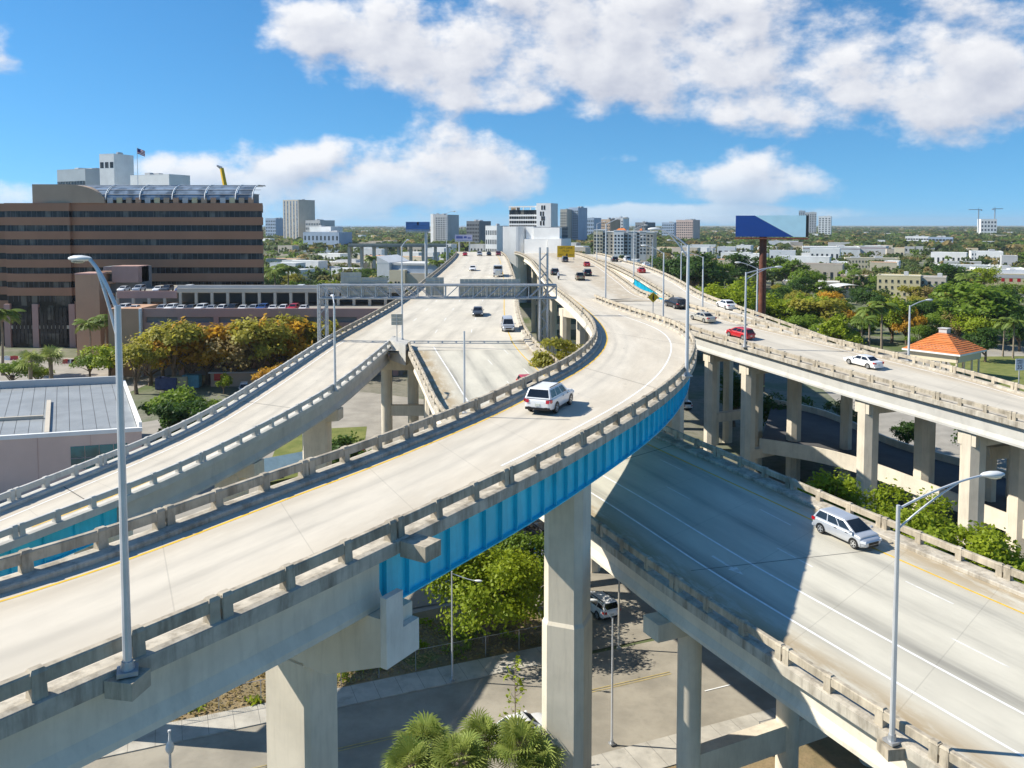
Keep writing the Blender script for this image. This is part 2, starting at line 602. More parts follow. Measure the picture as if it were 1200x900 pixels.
def deck(root, L, Rr, mat, name='deck', thick=.3, n=None, out=.28):
    n = n or max(len(L), len(Rr))
    a = resample(offset(L, out), n=n); b = resample(offset(Rr, -out), n=n)
    sa = arc((a + b) / 2)
    W = np.linalg.norm((b - a)[:, :2], axis=1)
    k = 8
    vs = []; uv = []
    for i in range(n):
        for j in range(k + 1):
            t = j / k
            p = a[i] * (1 - t) + b[i] * t
            vs.append(p); uv.append((W[i] * t, sa[i]))
    fs = []
    for i in range(n - 1):
        for j in range(k):
            fs.append((i * (k + 1) + j, i * (k + 1) + j + 1, (i + 1) * (k + 1) + j + 1, (i + 1) * (k + 1) + j))
    nt_ = len(fs)
    o = len(vs)
    for i in range(n):
        vs.append(a[i] - [0, 0, thick]); vs.append(b[i] - [0, 0, thick])
        uv += [(0, sa[i]), (W[i], sa[i])]
    for i in range(n - 1):
        fs.append((o + 2 * i, o + 2 * i + 2, o + 2 * i + 3, o + 2 * i + 1))
        fs.append((i * (k + 1), (i + 1) * (k + 1), o + 2 * i + 2, o + 2 * i))
        fs.append((i * (k + 1) + k, o + 2 * i + 1, o + 2 * i + 3, (i + 1) * (k + 1) + k))
    vs = [tuple(map(float, v)) for v in vs]
    SURF.setdefault(root.name, []).append(BVHTree.FromPolygons(vs, fs[:nt_]))
    me = bpy.data.meshes.new(name)
    me.from_pydata(vs, [], fs)
    ul = me.uv_layers.new(name='UVMap')
    li = np.empty(len(me.loops), int); me.loops.foreach_get('vertex_index', li)
    ul.data.foreach_set('uv', np.array(uv)[li].ravel())
    me.materials.append(mat); me.materials.append(M['girder_conc'])
    me.polygons.foreach_set('material_index', [0] * nt_ + [1] * (len(fs) - nt_))
    me.update()
    return mko(name, me, root)


def post_mesh(mat, w=.42, joint=False):
    mb = MB()
    d = .30
    def one(x, ww):
        mb.prism([(x - ww / 2, -d / 2 - .03), (x + ww / 2, -d / 2 - .03), (x + ww / 2, d / 2 + .03), (x - ww / 2, d / 2 + .03)], .2, .93, 0,
                 [(x - ww / 2 + .03, -d / 2 + .0), (x + ww / 2 - .03, -d / 2 + .0), (x + ww / 2 - .03, d / 2 - .0), (x - ww / 2 + .03, d / 2 - .0)])
        mb.prism([(x - ww / 2 - .02, -d / 2 - .03), (x + ww / 2 + .02, -d / 2 - .03), (x + ww / 2 + .02, d / 2 + .03), (x - ww / 2 - .02, d / 2 + .03)], .93, 1.04, 0,
                 [(x - ww / 2 + .05, -d / 2 + .04), (x + ww / 2 - .05, -d / 2 + .04), (x + ww / 2 - .05, d / 2 - .04), (x - ww / 2 + .05, d / 2 - .04)])
    if joint:
        one(-.24, .4); one(.24, .4)
    else:
        one(0, w)
    return mb.mesh('post', mat)


PM = {}
for k_ in ('parapet', 'parapet_grey'):
    PM[k_] = (post_mesh(M[k_]), post_mesh(M[k_], joint=True))


def parapet(root, C, inner, mat='parapet', spacing=2.75, every=3, kerbw=.62, a=0, b=None, label=None, phase=0.0, kerbmat=None):
    """open concrete post-and-rail parapet on a low kerb along curve C; inner=+1 when the roadway is on the left of travel"""
    S = arc(C)[-1]
    b = S if b is None else b
    E = sub(C, a, b)
    T, N = frame(E)
    N = N * inner
    kb = sweep(E, N, [(-.30, -.30), (-.30, .20), (-.05, .26), (kerbw - .06, .22), (kerbw, .17), (kerbw, -.02)])
    par = kb.build('parapet', M[kerbmat or ('parapet_grey' if mat == 'parapet_grey' else 'kerb')], root)
    if label:
        par['label'] = label
    s = a + spacing * .5 + phase
    i = 0
    joints = [a]
    posts = []
    while s < b - .3:
        j = (i % every == 0)
        posts.append((s, j))
        if j and s > a + 1:
            joints.append(s)
        s += spacing; i += 1
    joints.append(b)
    SS = arc(C)
    for s, j in posts:
        p = [float(np.interp(s, SS, C[:, k])) for k in range(3)]
        q = [float(np.interp(s + .5, SS, C[:, k])) for k in range(3)]
        q0 = [float(np.interp(s - .5, SS, C[:, k])) for k in range(3)]
        rz = math.atan2(q[1] - q0[1], q[0] - q0[0])
        mko('post', PM[mat][1 if j else 0], par, p, rz)
    for s0, s1 in zip(joints[:-1], joints[1:]):
        if s1 - s0 < .5:
            continue
        G = sub(C, s0 + .02, s1 - .02)
        T, N = frame(G)
        N = N * inner
        sweep(G, N, [(-.14, .58), (-.14, .95), (-.10, .99), (.10, .99), (.14, .95), (.14, .58)]).build('rail', M[mat], par)
    return par


def conc_girder(root, C, inner, s0, s1, inset=.55, depth=1.75, top=-.3, mat='girder_conc', name='girder'):
    E = sub(C, s0, s1, 1.5)
    T, N = frame(E)
    N = N * inner
    t = top
    d = depth
    prof = [(-.30, 0), (.30, 0), (.30, -.16), (.11, -.34), (.11, -d + .52), (.34, -d + .26), (.34, -d), (-.34, -d), (-.34, -d + .26), (-.11, -d + .52), (-.11, -.34), (-.30, -.16)]
    return sweep(E, N, [(o + inset, h + t) for o, h in prof]).build(name, M[mat], root)


def fascia_girder(root, C, inner, s0, s1, inset=.32, depth=1.75, top=-.3, mat='girder_conc'):
    """edge beam: plain tall web over a sloping lower flange, as on the outside of the approach spans"""
    E = sub(C, s0, s1, 1.2)
    T, N = frame(E)
    N = N * inner
    d = depth
    prof = [(0, 0), (.4, 0), (.4, -d), (-.12, -d), (-.12, -d + .22), (.10, -d + .62), (.10, -.25), (0, -.12)]
    return sweep(E, N, [(o + inset, h + top) for o, h in prof]).build('girder', M[mat], root)


def steel_girder(root, C, inner, s0, s1, inset=.75, depth=2.5, top=-.3, stiff=1.75, outer=True):
    E = sub(C, s0, s1, .8)
    T, N = frame(E)
    N = N * inner
    d = depth
    prof = [(-.24, 0), (.24, 0), (.24, -.05), (.02, -.05), (.02, -d + .06), (.27, -d + .06), (.27, -d), (-.27, -d), (-.27, -d + .06), (-.02, -d + .06), (-.02, -.05), (-.24, -.05)]
    g = sweep(E, N, [(o + inset, h + top) for o, h in prof]).build('girder', M['blue'], root)
    if outer:
        SS = arc(C)
        me = MB().box((0, -.125, 0), (.035, .20, d - .12)).mesh('stiffener', M['blue'])
        s = s0 + .5
        while s < s1 - .2:
            p = np.array([np.interp(s, SS, C[:, k]) for k in range(3)])
            q = np.array([np.interp(s + .5, SS, C[:, k]) for k in range(3)]) - np.array([np.interp(s - .5, SS, C[:, k]) for k in range(3)])
            q /= np.linalg.norm(q[:2])
            n = np.array([-q[1], q[0], 0]) * inner
            p = p + n * inset + [0, 0, top - d / 2]
            rz = math.atan2(n[1], n[0]) - PI / 2       # local -y points outwards
            mko('stiffener', me, g, p, rz)
            s += stiff
    return g


def line(root, C, o, inner, w, mat, a=None, b=None, name='edge_line', lift=.006):
    S = arc(C)[-1]
    E = sub(C, a or 0, b or S)
    T, N = frame(E)
    N = N * inner
    mb = sweep(E, N, [(o - w / 2, lift), (o + w / 2, lift)], closed=False, cap=False)
    mb.v = drape(root, mb.v)
    return mb.build(name, M[mat], root)


def interp_curve(L, Rr, t):
    n = max(len(L), len(Rr))
    return resample(resample(L, n=n) * (1 - t) + resample(Rr, n=n) * t, 1.0)


def joint(root, L, Rr, t, w=.12, name='expansion_joint', ends=None):
    n = 400
    a = resample(L, n=n); b = resample(Rr, n=n)
    i = int(t * (n - 1))
    p, q = (a[i], b[i]) if ends is None else ends
    d = (q - p); d /= np.linalg.norm(d)
    nn = np.array([-d[1], d[0], 0]) * w / 2
    k = 8
    vs = []
    for j in range(k + 1):
        c = p + (q - p) * (.04 + .92 * j / k) + [0, 0, .008]
        vs += [c - nn, c + nn]
    vs = drape(root, vs, .008)
    return MB().add(vs, [(2 * j, 2 * j + 2, 2 * j + 3, 2 * j + 1) for j in range(k)]).build(name, M['joint'], root)


# --- surveyed parapet tops (photo pixels) and grade profiles (metres along the view, height over the street)
pE = ([0, 30, 55, 130, 200, 330, 420, 600], [13, 15, 16.3, 20.2, 23, 25, 24.2, 20])
pF = ([0, 40, 60, 80, 130, 200, 330, 420, 600], [16.5, 17, 17.5, 18, 20.2, 23, 25, 24.2, 20])
pB = ([0, 60, 80, 105, 145, 160, 330, 420, 600], [15, 16, 17.5, 19.2, 22.5, 23.3, 25, 24.2, 20])
pA = ([0, 75, 100, 130, 158, 330, 420, 600], [24.4, 24.4, 24.0, 23.6, 23.28, 25, 24.2, 20])


def survey(L, prof):
    return [unp(x, y, prof) for x, y in L]


def extend(P, d):
    P = [np.array(p) for p in P]
    v = P[0] - P[1]
    v = v / np.linalg.norm(v[:2])
    return [P[0] + v * d] + P


AL = survey([(0, 657), (107, 630), (153, 613), (240, 579), (300, 557), (380, 535), (487, 495), (553, 471), (620, 440), (655, 425), (687, 404), (698, 388), (695, 375), (686, 364), (675, 354), (664, 345), (652, 336)], pA)
AL = extend(AL, 28)
gAL = unp(652, 336, pA)
AR = survey([(0, 803), (100, 763), (213, 718), (283, 687), (353, 660), (400, 640), (467, 607), (580, 556), (607, 545), (665, 516), (713, 489), (761, 463), (801, 431), (812, 412), (814, 400), (809, 388), (793, 377), (767, 368), (740, 360), (713, 351), (697, 345)], pA)
AR = extend(AR, 28)
ML = [AL[-1]] + survey([(644, 330), (634, 317), (625, 306), (620, 301)], pA)
ML.append(ML[-1] + np.array([-3, 70, -.6])); ML.append(ML[-1] + np.array([-4, 90, -3]))
BN = survey([(697, 345), (713, 351), (740, 360), (767, 368), (793, 376), (815, 384), (836, 389), (873, 400), (900, 407), (949, 421), (1003, 436), (1067, 452), (1147, 473), (1200, 487)][::-1], pB)
BN = extend(BN, 25)
BF0 = survey([(760, 343), (778, 347), (808, 356), (850, 367), (900, 379), (933, 386), (987, 399), (1040, 411), (1099, 425), (1147, 437), (1200, 452)][::-1], pB)
BF = extend(BF0, 25)
MR = [BF[-1]] + survey([(732, 326), (708, 310), (690, 301)], pB)
MR.append(MR[-1] + np.array([-2, 80, -.6])); MR.append(MR[-1] + np.array([-4, 90, -3]))
CN = survey([(790, 347), (768, 334), (740, 318), (712, 306), (701, 303)], pB)
CN.append(CN[-1] + np.array([-1, 80, -.6])); CN.append(CN[-1] + np.array([-4, 90, -3]))
CF = survey([(880, 363), (830, 346), (793, 326), (760, 312), (735, 305)], pB)
CF.append(CF[-1] + np.array([-1, 90, -.6])); CF.append(CF[-1] + np.array([-4, 90, -3]))
DL = survey([(697, 607), (733, 635), (797, 683), (843, 708), (927, 763), (970, 793), (1033, 830), (1083, 863), (1133, 893)][::-1], pE)
DL = extend(DL, 25) + survey([(527, 490), (497, 437), (478, 400)], pE)
DR = survey([(777, 500), (820, 516), (900, 551), (923, 559), (1013, 598), (1064, 619), (1200, 672)][::-1], pE)
DR = extend(DR, 25) + survey([(652, 421), (620, 390)], pE)
TR = [DR[-1]] + survey([(609, 365), (606, 345), (604, 328), (599, 312), (593, 299)], pE)
TR.append(TR[-1] + np.array([-4, 80, -.6])); TR.append(TR[-1] + np.array([-4, 90, -3]))
FL = survey([(388, 392), (316, 437), (221, 492), (133, 529), (0, 580)][::-1], pF)
FL = extend(FL, 25)
FR = survey([(462, 394), (388, 452), (300, 500), (227, 535), (160, 564), (80, 593), (0, 623)][::-1], pF)
FR = extend(FR, 25)
TL = [FL[-1]] + survey([(430, 370), (471, 347), (500, 325), (518, 311), (532, 299)], pE)
TL.append(TL[-1] + np.array([-4, 80, -.6])); TL.append(TL[-1] + np.array([-4, 90, -3]))

# whole edge lines first (so neighbours join smoothly), then cut at the noses
def split_curve(P, Q, smooth=4):
    n = len(P)
    C = curve(P + Q[1:], 1.0, smooth)
    k = int(np.argmin(np.linalg.norm(C[:, :2] - np.array(P[-1])[:2], axis=1)))
    return C[:k + 1], C[k:]


cAL, cML = split_curve(AL, ML)
cBF, cMR = split_curve(BF, MR)
cAR = curve(AR, 1.0, 4)
cBN = curve(BN, 1.0, 4)
cBN[-1] = cAR[-1]
cDR, cTR = split_curve(DR, TR)
cFL, cTL = split_curve(FL, TL)
cDL = curve(DL, 1.0, 6)
cFR = curve(FR, 1.0, 4)
cCN = curve(CN, 1.0, 4)
# C runs down beside B, dropping away behind it
T_, N_ = frame(cBF)
low = []
for p, n in zip(cBF[::6], N_[::6]):
    if p[1] > 148:
        break
    q = p - n * 7.4
    drop = np.interp(p[1], [60, 90, 105, 118, 128, 140], [9, 6.5, 4.3, 2.3, 1.1, 0])
    q[2] -= drop
    low.append(q)
low = [q for q in low if q[1] < 134 and q[1] > 60]
cCF = curve(low + CF, 1.0, 5)
cl = []
for p, n in zip(cBF[::4], N_[::4]):
    if p[1] > 150 or p[1] < 55:
        continue
    q = p - n * .75
    q[2] -= np.interp(p[1], [60, 90, 105, 118, 128, 140], [9, 6.5, 4.3, 2.3, 1.1, 0.0]) + .02
    cl.append(q)
cCL = curve(cl + CN[1:], 1.0, 4)


def road(name, label):
    return tag(empty(name), label, 'road', None, 'structure')


# ---------------- A: flyover ramp in front
A = road('flyover_ramp', 'curved concrete flyover ramp on blue steel girders carrying the white SUV')
deck(A, cAL, cAR, M['deck_cream'])
parapet(A, cAL, -1, kerbw=.75)
parapet(A, cAR, +1, kerbw=.55)
SA = arc(cAR)
def station(C, px, py, prof):
    p = unp(px, py, prof)
    return arc(C)[int(np.argmin(np.linalg.norm(C[:, :2] - p[:2], axis=1)))]
sA1 = station(cAR, 460, 611, pA)
sA2 = station(cAR, 815, 396, pA) + 4
lA1 = station(cAL, 300, 557, pA)
lA2 = station(cAL, 697, 383, pA) + 2
fascia_girder(A, cAR, +1, 0, sA1 - .05, inset=.18, depth=2.0)
steel_girder(A, cAR, +1, sA1 + .05, sA2, inset=.62, depth=2.35, stiff=1.42)
conc_girder(A, cAR, +1, sA2 + .1, arc(cAR)[-1] - .5)
fascia_girder(A, cAL, -1, 0, lA1, inset=.18, depth=2.0)
steel_girder(A, cAL, -1, lA1, lA2, inset=.62, depth=2.35, stiff=1.42)
conc_girder(A, cAL, -1, lA2 + .1, arc(cAL)[-1])
for t in (.36, .66):
    G = interp_curve(cAL, cAR, t)
    g1 = arc(G)[-1]
    r1 = sA1 / arc(cAR)[-1] * g1; r2 = sA2 / arc(cAR)[-1] * g1
    conc_girder(A, G, 1, 0, r1, inset=0, depth=1.9)
    steel_girder(A, G, 1, r1, r2, inset=0, depth=2.3, outer=False)
    conc_girder(A, G, 1, r2, g1, inset=0)
line(A, cAL, 1.35, -1, .14, 'yellow_line', 0, arc(cAL)[-1])
line(A, cAR, 2.25, +1, .13, 'white_line', sA1 + 12, arc(cAR)[-1] - 28)
for t in (.46, .62, .78):
    joint(A, cAL, cAR, t, .05)

# ---------------- main line beyond the nose and B on to the right
B = road('main_carriageway', 'concrete carriageway with the parked-looking line of cars climbing to the crest beyond the flyover')
B['label'] = 'concrete main carriageway with the red hatchback, sweeping over tall piers'
deck(B, np.vstack([cAL[-19:-1:3], cML]) - [0, 0, .02], np.vstack([cBF[-6:-1:2], cMR]) - [0, 0, .02], M['deck_far'], 'deck')
deck(B, cBN, cBF, M['deck_far'], 'deck')
parapet(B, cML, -1, b=240)
parapet(B, cMR, +1, b=240)
parapet(B, cBN, -1, kerbw=.5)
parapet(B, cBF, +1, kerbw=.5)
fascia_girder(B, cBN, -1, 0, arc(cBN)[-1] - 24, inset=.15, depth=2.0, mat='girder_grey')
fascia_girder(B, cBF, +1, 0, arc(cBF)[-1], inset=.15, depth=1.9)
for t in (.3, .5, .7):
    G = interp_curve(cBN, cBF, t)
    conc_girder(B, G, 1, 0, arc(G)[-1], inset=0)
conc_girder(B, cML, -1, 0, 160, depth=1.8)
conc_girder(B, cMR, +1, 0, 160, depth=1.8)
line(B, cML, 1.2, -1, .16, 'yellow_line', 0, 200)
line(B, cBN, 1.0, -1, .14, 'yellow_line', 0, arc(cBN)[-1] - 12)
line(B, cBF, 1.3, +1, .14, 'white_line')
line(B, cMR, 1.6, +1, .14, 'white_line', 0, 200)

# ---------------- C: outer carriageway
Cc = road('outer_carriageway', 'concrete carriageway alongside the main one, carrying the small white sedan')
deck(Cc, cCL, cCF, M['deck_far'])
parapet(Cc, cCN, -1, a=1.0, b=230)
parapet(Cc, cCF, +1, b=300)
sCN = arc(cCN)
steel_girder(Cc, cCN, -1, 6, 62, inset=.62, depth=2.2, stiff=2.6)
conc_girder(Cc, cCN, -1, 62, 180)
conc_girder(Cc, cCF, +1, 0, 250)
line(Cc, cCF, 1.2, +1, .14, 'white_line', 0, 250)
line(Cc, cCN, 1.0, -1, .14, 'yellow_line', 2, 200)

# ---------------- D / E: the lower carriageway running under the flyover, and its ramp F to the left
D = road('lower_carriageway', 'wide concrete carriageway passing under the flyover, half in its shadow')
deck(D, cDL, cDR, M['deck_main'], 'deck')
deck(D, np.vstack([cFL[-9:-1:4], cTL]) - [0, 0, .02], np.vstack([cDR[-9:-1:4], cTR]) - [0, 0, .02], M['deck_trunk'], 'deck')
nose = cDL[-1]
parapet(D, cDL, -1, kerbw=.45, b=arc(cDL)[-1] - .8)
parapet(D, cDR, +1, kerbw=1.0)
parapet(D, cTL, -1, b=230, mat='parapet', kerbw=.8)
parapet(D, cTR, +1, b=230)
fascia_girder(D, cDL, -1, 0, arc(cDL)[-1] - 6, inset=.3, depth=1.75)
fascia_girder(D, cDR, +1, 0, arc(cDR)[-1], inset=.3, depth=1.75)
for t in (.17, .33, .5, .67, .83):
    G = interp_curve(cDL, cDR, t)
    conc_girder(D, G, 1, 0, arc(G)[-1], inset=0)
conc_girder(D, cTL, -1, 0, 150); conc_girder(D, cTR, +1, 0, 150)
line(D, cDR, 2.75, +1, .15, 'yellow_line')
line(D, cTR, 2.6, +1, .15, 'yellow_line', 0, 200)
line(D, cDL, 3.6, -1, .15, 'white_line')
sDL = arc(cDL)[-1]
lane_w = 3.45
line(D, cDL, 6.45, -1, .15, 'white_line', 0, sDL - 40)
TD, ND = frame(cDL)
for li, o in enumerate((2.5 + 3.7 + 3.3, 2.5 + 3.7 + 6.7)):
    base_c = offset(cDL, -o)
    s = 4.0 + li * 5
    while s < arc(base_c)[-1] - 4:
        E_ = sub(base_c, s, s + 3.05)
        T2, N2 = frame(E_)
        mb = sweep(E_, N2, [(-.055, .006), (.055, .006)], closed=False, cap=False)
        mb.v = drape(D, mb.v)
        mb.build('lane_dash', M['worn_white'], D)
        s += 12.2
for li in (.30, .5, .70):
    G = interp_curve(cTL, cTR, li)
    mb = MB()
    s = 6
    while s < 210:
        E_ = sub(G, s, s + 3)
        T2, N2 = frame(E_)
        sweep(E_, N2, [(-.07, .006), (.07, .006)], mb=mb, closed=False, cap=False)
        s += 12.2
    mb.v = drape(D, mb.v)
    mb.build('lane_marking', M['worn_white'], D)
joint(D, cDL, cDR, 0, .05, ends=(unp(800, 670, pE, 0), unp(1030, 644, pE, 0)))
for t in (.52, .70):
    joint(D, cDL, cDR, t, .08)
# worn lane arrow in the shadow of the flyover
pa = un(848, 664, 15.95)
ia = int(np.argmin(np.linalg.norm(cDL[:, :2] - pa[:2], axis=1)))
pa = cDL[ia] - ND[ia] * 5.0 + [0, 0, .007]
t2 = -TD[ia]; n2 = ND[ia]
def qa(a, b): return pa + t2 * a + n2 * b
MB().add(drape(D, [qa(-1.6, -.09), qa(-1.6, .09), qa(.3, .09), qa(.3, .34), qa(1.3, 0), qa(.3, -.34), qa(.3, -.09)]), [tuple(range(7))]).build('lane_arrow', M['worn_white'], D)

F = road('side_ramp', 'narrow grey-walled concrete ramp peeling off the lower carriageway past the metal-roofed building')
deck(F, cFL, cFR, M['deck_cream'], 'deck')
parapet(F, cFL, -1, 'parapet_grey', kerbw=.6)
parapet(F, cFR, +1, 'parapet_grey', kerbw=.45)
sF1 = station(cFR, 140, 572, pF)
steel_girder(F, cFR, +1, 0, sF1, inset=.4, depth=2.1, stiff=2.3)
fascia_girder(F, cFR, +1, sF1 + .05, arc(cFR)[-1] - 3, inset=.1, depth=1.9, mat='girder_grey')
fascia_girder(F, cFL, -1, 0, arc(cFL)[-1], inset=.1, depth=1.9, mat='girder_grey')
for t in (.35, .65):
    G = interp_curve(cFL, cFR, t)
    conc_girder(F, G, 1, 0, arc(G)[-1], inset=0, mat='girder_grey')
line(F, cFR, 1.15, +1, .13, 'yellow_line', arc(cFR)[-1] - 70, arc(cFR)[-1])
line(F, cFL, 1.9, -1, .12, 'white_line', arc(cFL)[-1] - 75, arc(cFL)[-1])
for t in (.33, .62):
    joint(F, cFL, cFR, t, .08)
# nose block between ramp and carriageway
nz = (cFR[-1] + cDL[-1]) / 2
mbn = MB()
fa, fb = cFR[-1] , cDL[-1]
dn = np.array([0, -1, 0])
mbn.add([fa + [-.2, -3.5, -1.9], fb + [.1, -3.5, -1.9], fb + [.3, .6, -1.9], fa + [-.3, .6, -1.9], fa + [-.2, -3.5, .95], fb + [.1, -3.5, .95], fb + [.3, .6, .95], fa + [-.3, .6, .95]],
        [(3, 2, 1, 0), (4, 5, 6, 7), (0, 1, 5, 4), (1, 2, 6, 5), (2, 3, 7, 6), (3, 0, 4, 7)])
mbn.build('nose_block', M['parapet_grey'], F)
# ------------------------------------------------------------------ ground, streets, lots
def asphalt(name, base, var=.2, scale=.25, crack=True):
    m, nt, bs = newmat(name)
    n = noise(nt, scale, 6, .6); n2 = noise(nt, 2.5, 6, .7); n3 = noise(nt, 30, 3, .6)
    col = mixc(nt, mrange(nt, n, .3, .7), tuple(x * (1 - var) for x in base), tuple(x * (1 + var) for x in base))
    col = mixc(nt, mrange(nt, n2, .5, .75, 0, .25), col, tuple(x * .55 for x in base))
    lk(nt, col, bs.inputs['Base Color'])
    bs.inputs['Roughness'].default_value = .88
    bump(nt, bs, n3, .25, .01)
    return m


def ground_mat():
    m, nt, bs = newmat('city_ground')
    a = noise(nt, .012, 5, .6); b = noise(nt, .05, 6, .65); c = noise(nt, .6, 5, .65)
    col = mixc(nt, mrange(nt, a, .42, .58), (.20, .19, .15), (.085, .12, .03))
    col = mixc(nt, mrange(nt, b, .45, .62, 0, .75), col, (.24, .215, .17))
    col = mixc(nt, mrange(nt, c, .4, .7, 0, .5), col, (.07, .085, .03))
    lk(nt, col, bs.inputs['Base Color'])
    bs.inputs['Roughness'].default_value = .95
    bump(nt, bs, c, .3, .05)
    return m


def grass_mat(name, c0, c1):
    m, nt, bs = newmat(name)
    a = noise(nt, .35, 6, .65); b = noise(nt, 5, 5, .7)
    col = mixc(nt, mrange(nt, a, .35, .65), c0, c1)
    col = mixc(nt, mrange(nt, b, .45, .7, 0, .5), col, tuple(x * .5 for x in c0))
    lk(nt, col, bs.inputs['Base Color'])
    bs.inputs['Roughness'].default_value = .95
    bump(nt, bs, b, .6, .06)
    return m


M['ground'] = ground_mat()
M['asphalt'] = asphalt('street_asphalt', (.30, .27, .215))
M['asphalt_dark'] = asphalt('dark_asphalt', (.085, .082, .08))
M['lot'] = asphalt('pale_lot', (.32, .295, .25), .15)
M['walk'] = pm('sidewalk_concrete', (.45, .42, .36), .85, .14, .7, bmp=.2, dirt=(.22, .2, .16, .5), dscale=.6)
M['lawn'] = grass_mat('lawn_grass', (.12, .15, .025), (.20, .21, .05))
M['dry'] = grass_mat('dry_earth', (.30, .22, .12), (.20, .16, .08))
M['worn_yellow'] = pm('worn_yellow_paint', (.42, .33, .14), .8, .2, 2.0, dirt=(.29, .26, .21, .9), dscale=1.2)
M['water'] = glassm('sea_water', (.03, .14, .22), .25)

g = MB().add([(-9000, -300, 0), (9000, -300, 0), (9000, 15000, 0), (-9000, 15000, 0)], [(0, 1, 2, 3)]).build('ground', M['ground'])
tag(g, 'flat green and tan city ground stretching to the horizon', 'ground', None, 'structure')
LV = [0.02]


def sheet(name, pts, mat, label, cat, parent=None, kind='structure'):
    z = LV[0]; LV[0] += .006
    o = MB().add([(p[0], p[1], z) for p in pts], [tuple(range(len(pts)))]).build(name, M[mat], parent)
    if parent is None:
        tag(o, label, cat, None, kind)
    return o


def gp(px, py):
    p = un(px, py, 0)
    return (p[0], p[1])


# sea strip low on the horizon
s_ = sheet('sea', [(-8000, 8200), (900, 8200), (600, 14800), (-8900, 14800)], 'water', 'thin blue strip of sea on the horizon', 'sea')
# pale yards and lots
sheet('service_yard', [(-60, 40), (-12, 66), (6, 110), (-4, 170), (-40, 190), (-75, 150), (-80, 60)], 'lot', 'pale paved yard under the side ramp', 'yard')
sheet('park_lot', [(60, 120), (120, 100), (190, 190), (150, 260), (75, 230)], 'lot', 'pale paved lot beyond the main carriageway', 'lot')
sheet('garage_forecourt', [(-210, 165), (-84, 165), (-84, 228), (-230, 250)], 'lot', 'sunlit forecourt in front of the brown office block', 'forecourt')
sheet('park_lawn', [(95, 95), (150, 120), (190, 240), (120, 235), (88, 150)], 'lawn', 'green park lawn around the orange-roofed pavilion', 'lawn')
sheet('verge_lawn', [gp(300, 590), gp(420, 575), gp(430, 500), gp(330, 505)], 'lawn', 'bright green lawn under the side ramp', 'lawn')
sheet('roundabout_lawn', [gp(386, 425), gp(400, 430), gp(408, 450), gp(388, 455)], 'lawn', 'small grass island beside the ramp piers', 'lawn')

# street under the flyover
s0 = un(573, 793, 0)[:2]                # far kerb
sdir = s0 - un(400, 830, 0)[:2]; sdir /= np.linalg.norm(sdir); snrm = np.array([-sdir[1], sdir[0]])
def sp(a, b): return s0 + sdir * a + snrm * b
street = sheet('street', [sp(-90, -12.6), sp(90, -12.6), sp(90, 0), sp(-90, 0)], 'asphalt', 'grey street running under the flyover', 'street')
cross = sheet('side_street', [sp(8.5, .5), sp(19, .5), sp(19, 60), sp(8.5, 60)], 'asphalt', 'side street under the lower carriageway', 'street')
def strip(root, a0, a1, b, w, mat, name):
    z = LV[0]; LV[0] += .006
    MB().add([tuple(sp(a0, b - w / 2)) + (z,), tuple(sp(a1, b - w / 2)) + (z,), tuple(sp(a1, b + w / 2)) + (z,), tuple(sp(a0, b + w / 2)) + (z,)], [(0, 1, 2, 3)]).build(name, M[mat], root)
for k in (-.14, .14):
    strip(street, -60, -8, -5.2 + k, .11, 'worn_yellow', 'centre_line')
    strip(street, 6, 14, -5.2 + k, .11, 'worn_yellow', 'centre_line')
strip(street, 15.0, 17.4, -8.6, .12, 'white_line', 'lane_dash')
strip(street, 21.0, 23.4, -8.6, .12, 'white_line', 'lane_dash')
def kerbed(name, a0, a1, b0, b1, label):
    k = MB()
    h = .14
    P = [sp(a0, b0), sp(a1, b0), sp(a1, b1), sp(a0, b1)]
    k.prism([tuple(p) for p in P], .0, h)
    o = k.build(name, M['walk'])
    tag(o, label, 'pavement', None, 'structure')
    # scored slab joints
    j = MB()
    n = int((a1 - a0) / 1.8)
    for i in range(1, n):
        a = a0 + i * 1.8
        q = [sp(a - .012, min(b0, b1)), sp(a + .012, min(b0, b1)), sp(a + .012, max(b0, b1)), sp(a - .012, max(b0, b1))]
        j.add([tuple(p) + (h + .003,) for p in q], [(0, 1, 2, 3)])
    j.build('slab_joint', M['joint'], o)
    return o
kerbed('pavement', -90, 8.4, 0.02, 2.7, 'concrete pavement along the far kerb of the street')
kerbed('pavement', 19.2, 90, 0.02, 2.7, 'concrete pavement past the side street corner')
kerbed('pavement', -90, 90, -12.65, -15.6, 'concrete pavement along the near kerb of the street')
sheet('dry_bank', [sp(-40, 2.75), sp(8.2, 2.75), sp(8.0, 14), sp(-40, 10)], 'dry', 'dry leaf-strewn earth bank behind the chain-link fence', 'earth')
sheet('weed_patch', [gp(470, 775), gp(505, 765), gp(518, 770), gp(490, 786)], 'lawn', 'patch of green weeds on the dry bank', 'weeds')
sheet('dry_bed', [sp(-90, -15.7), sp(90, -15.7), sp(90, -24), sp(-90, -24)], 'dry', 'dry leaf-strewn earth beside the near pavement', 'earth')
sheet('under_deck_lot', [sp(-90, 14.2), sp(8, 14.2), sp(8, 40), sp(-90, 30)], 'asphalt', 'shaded parking lot under the flyover', 'lot')

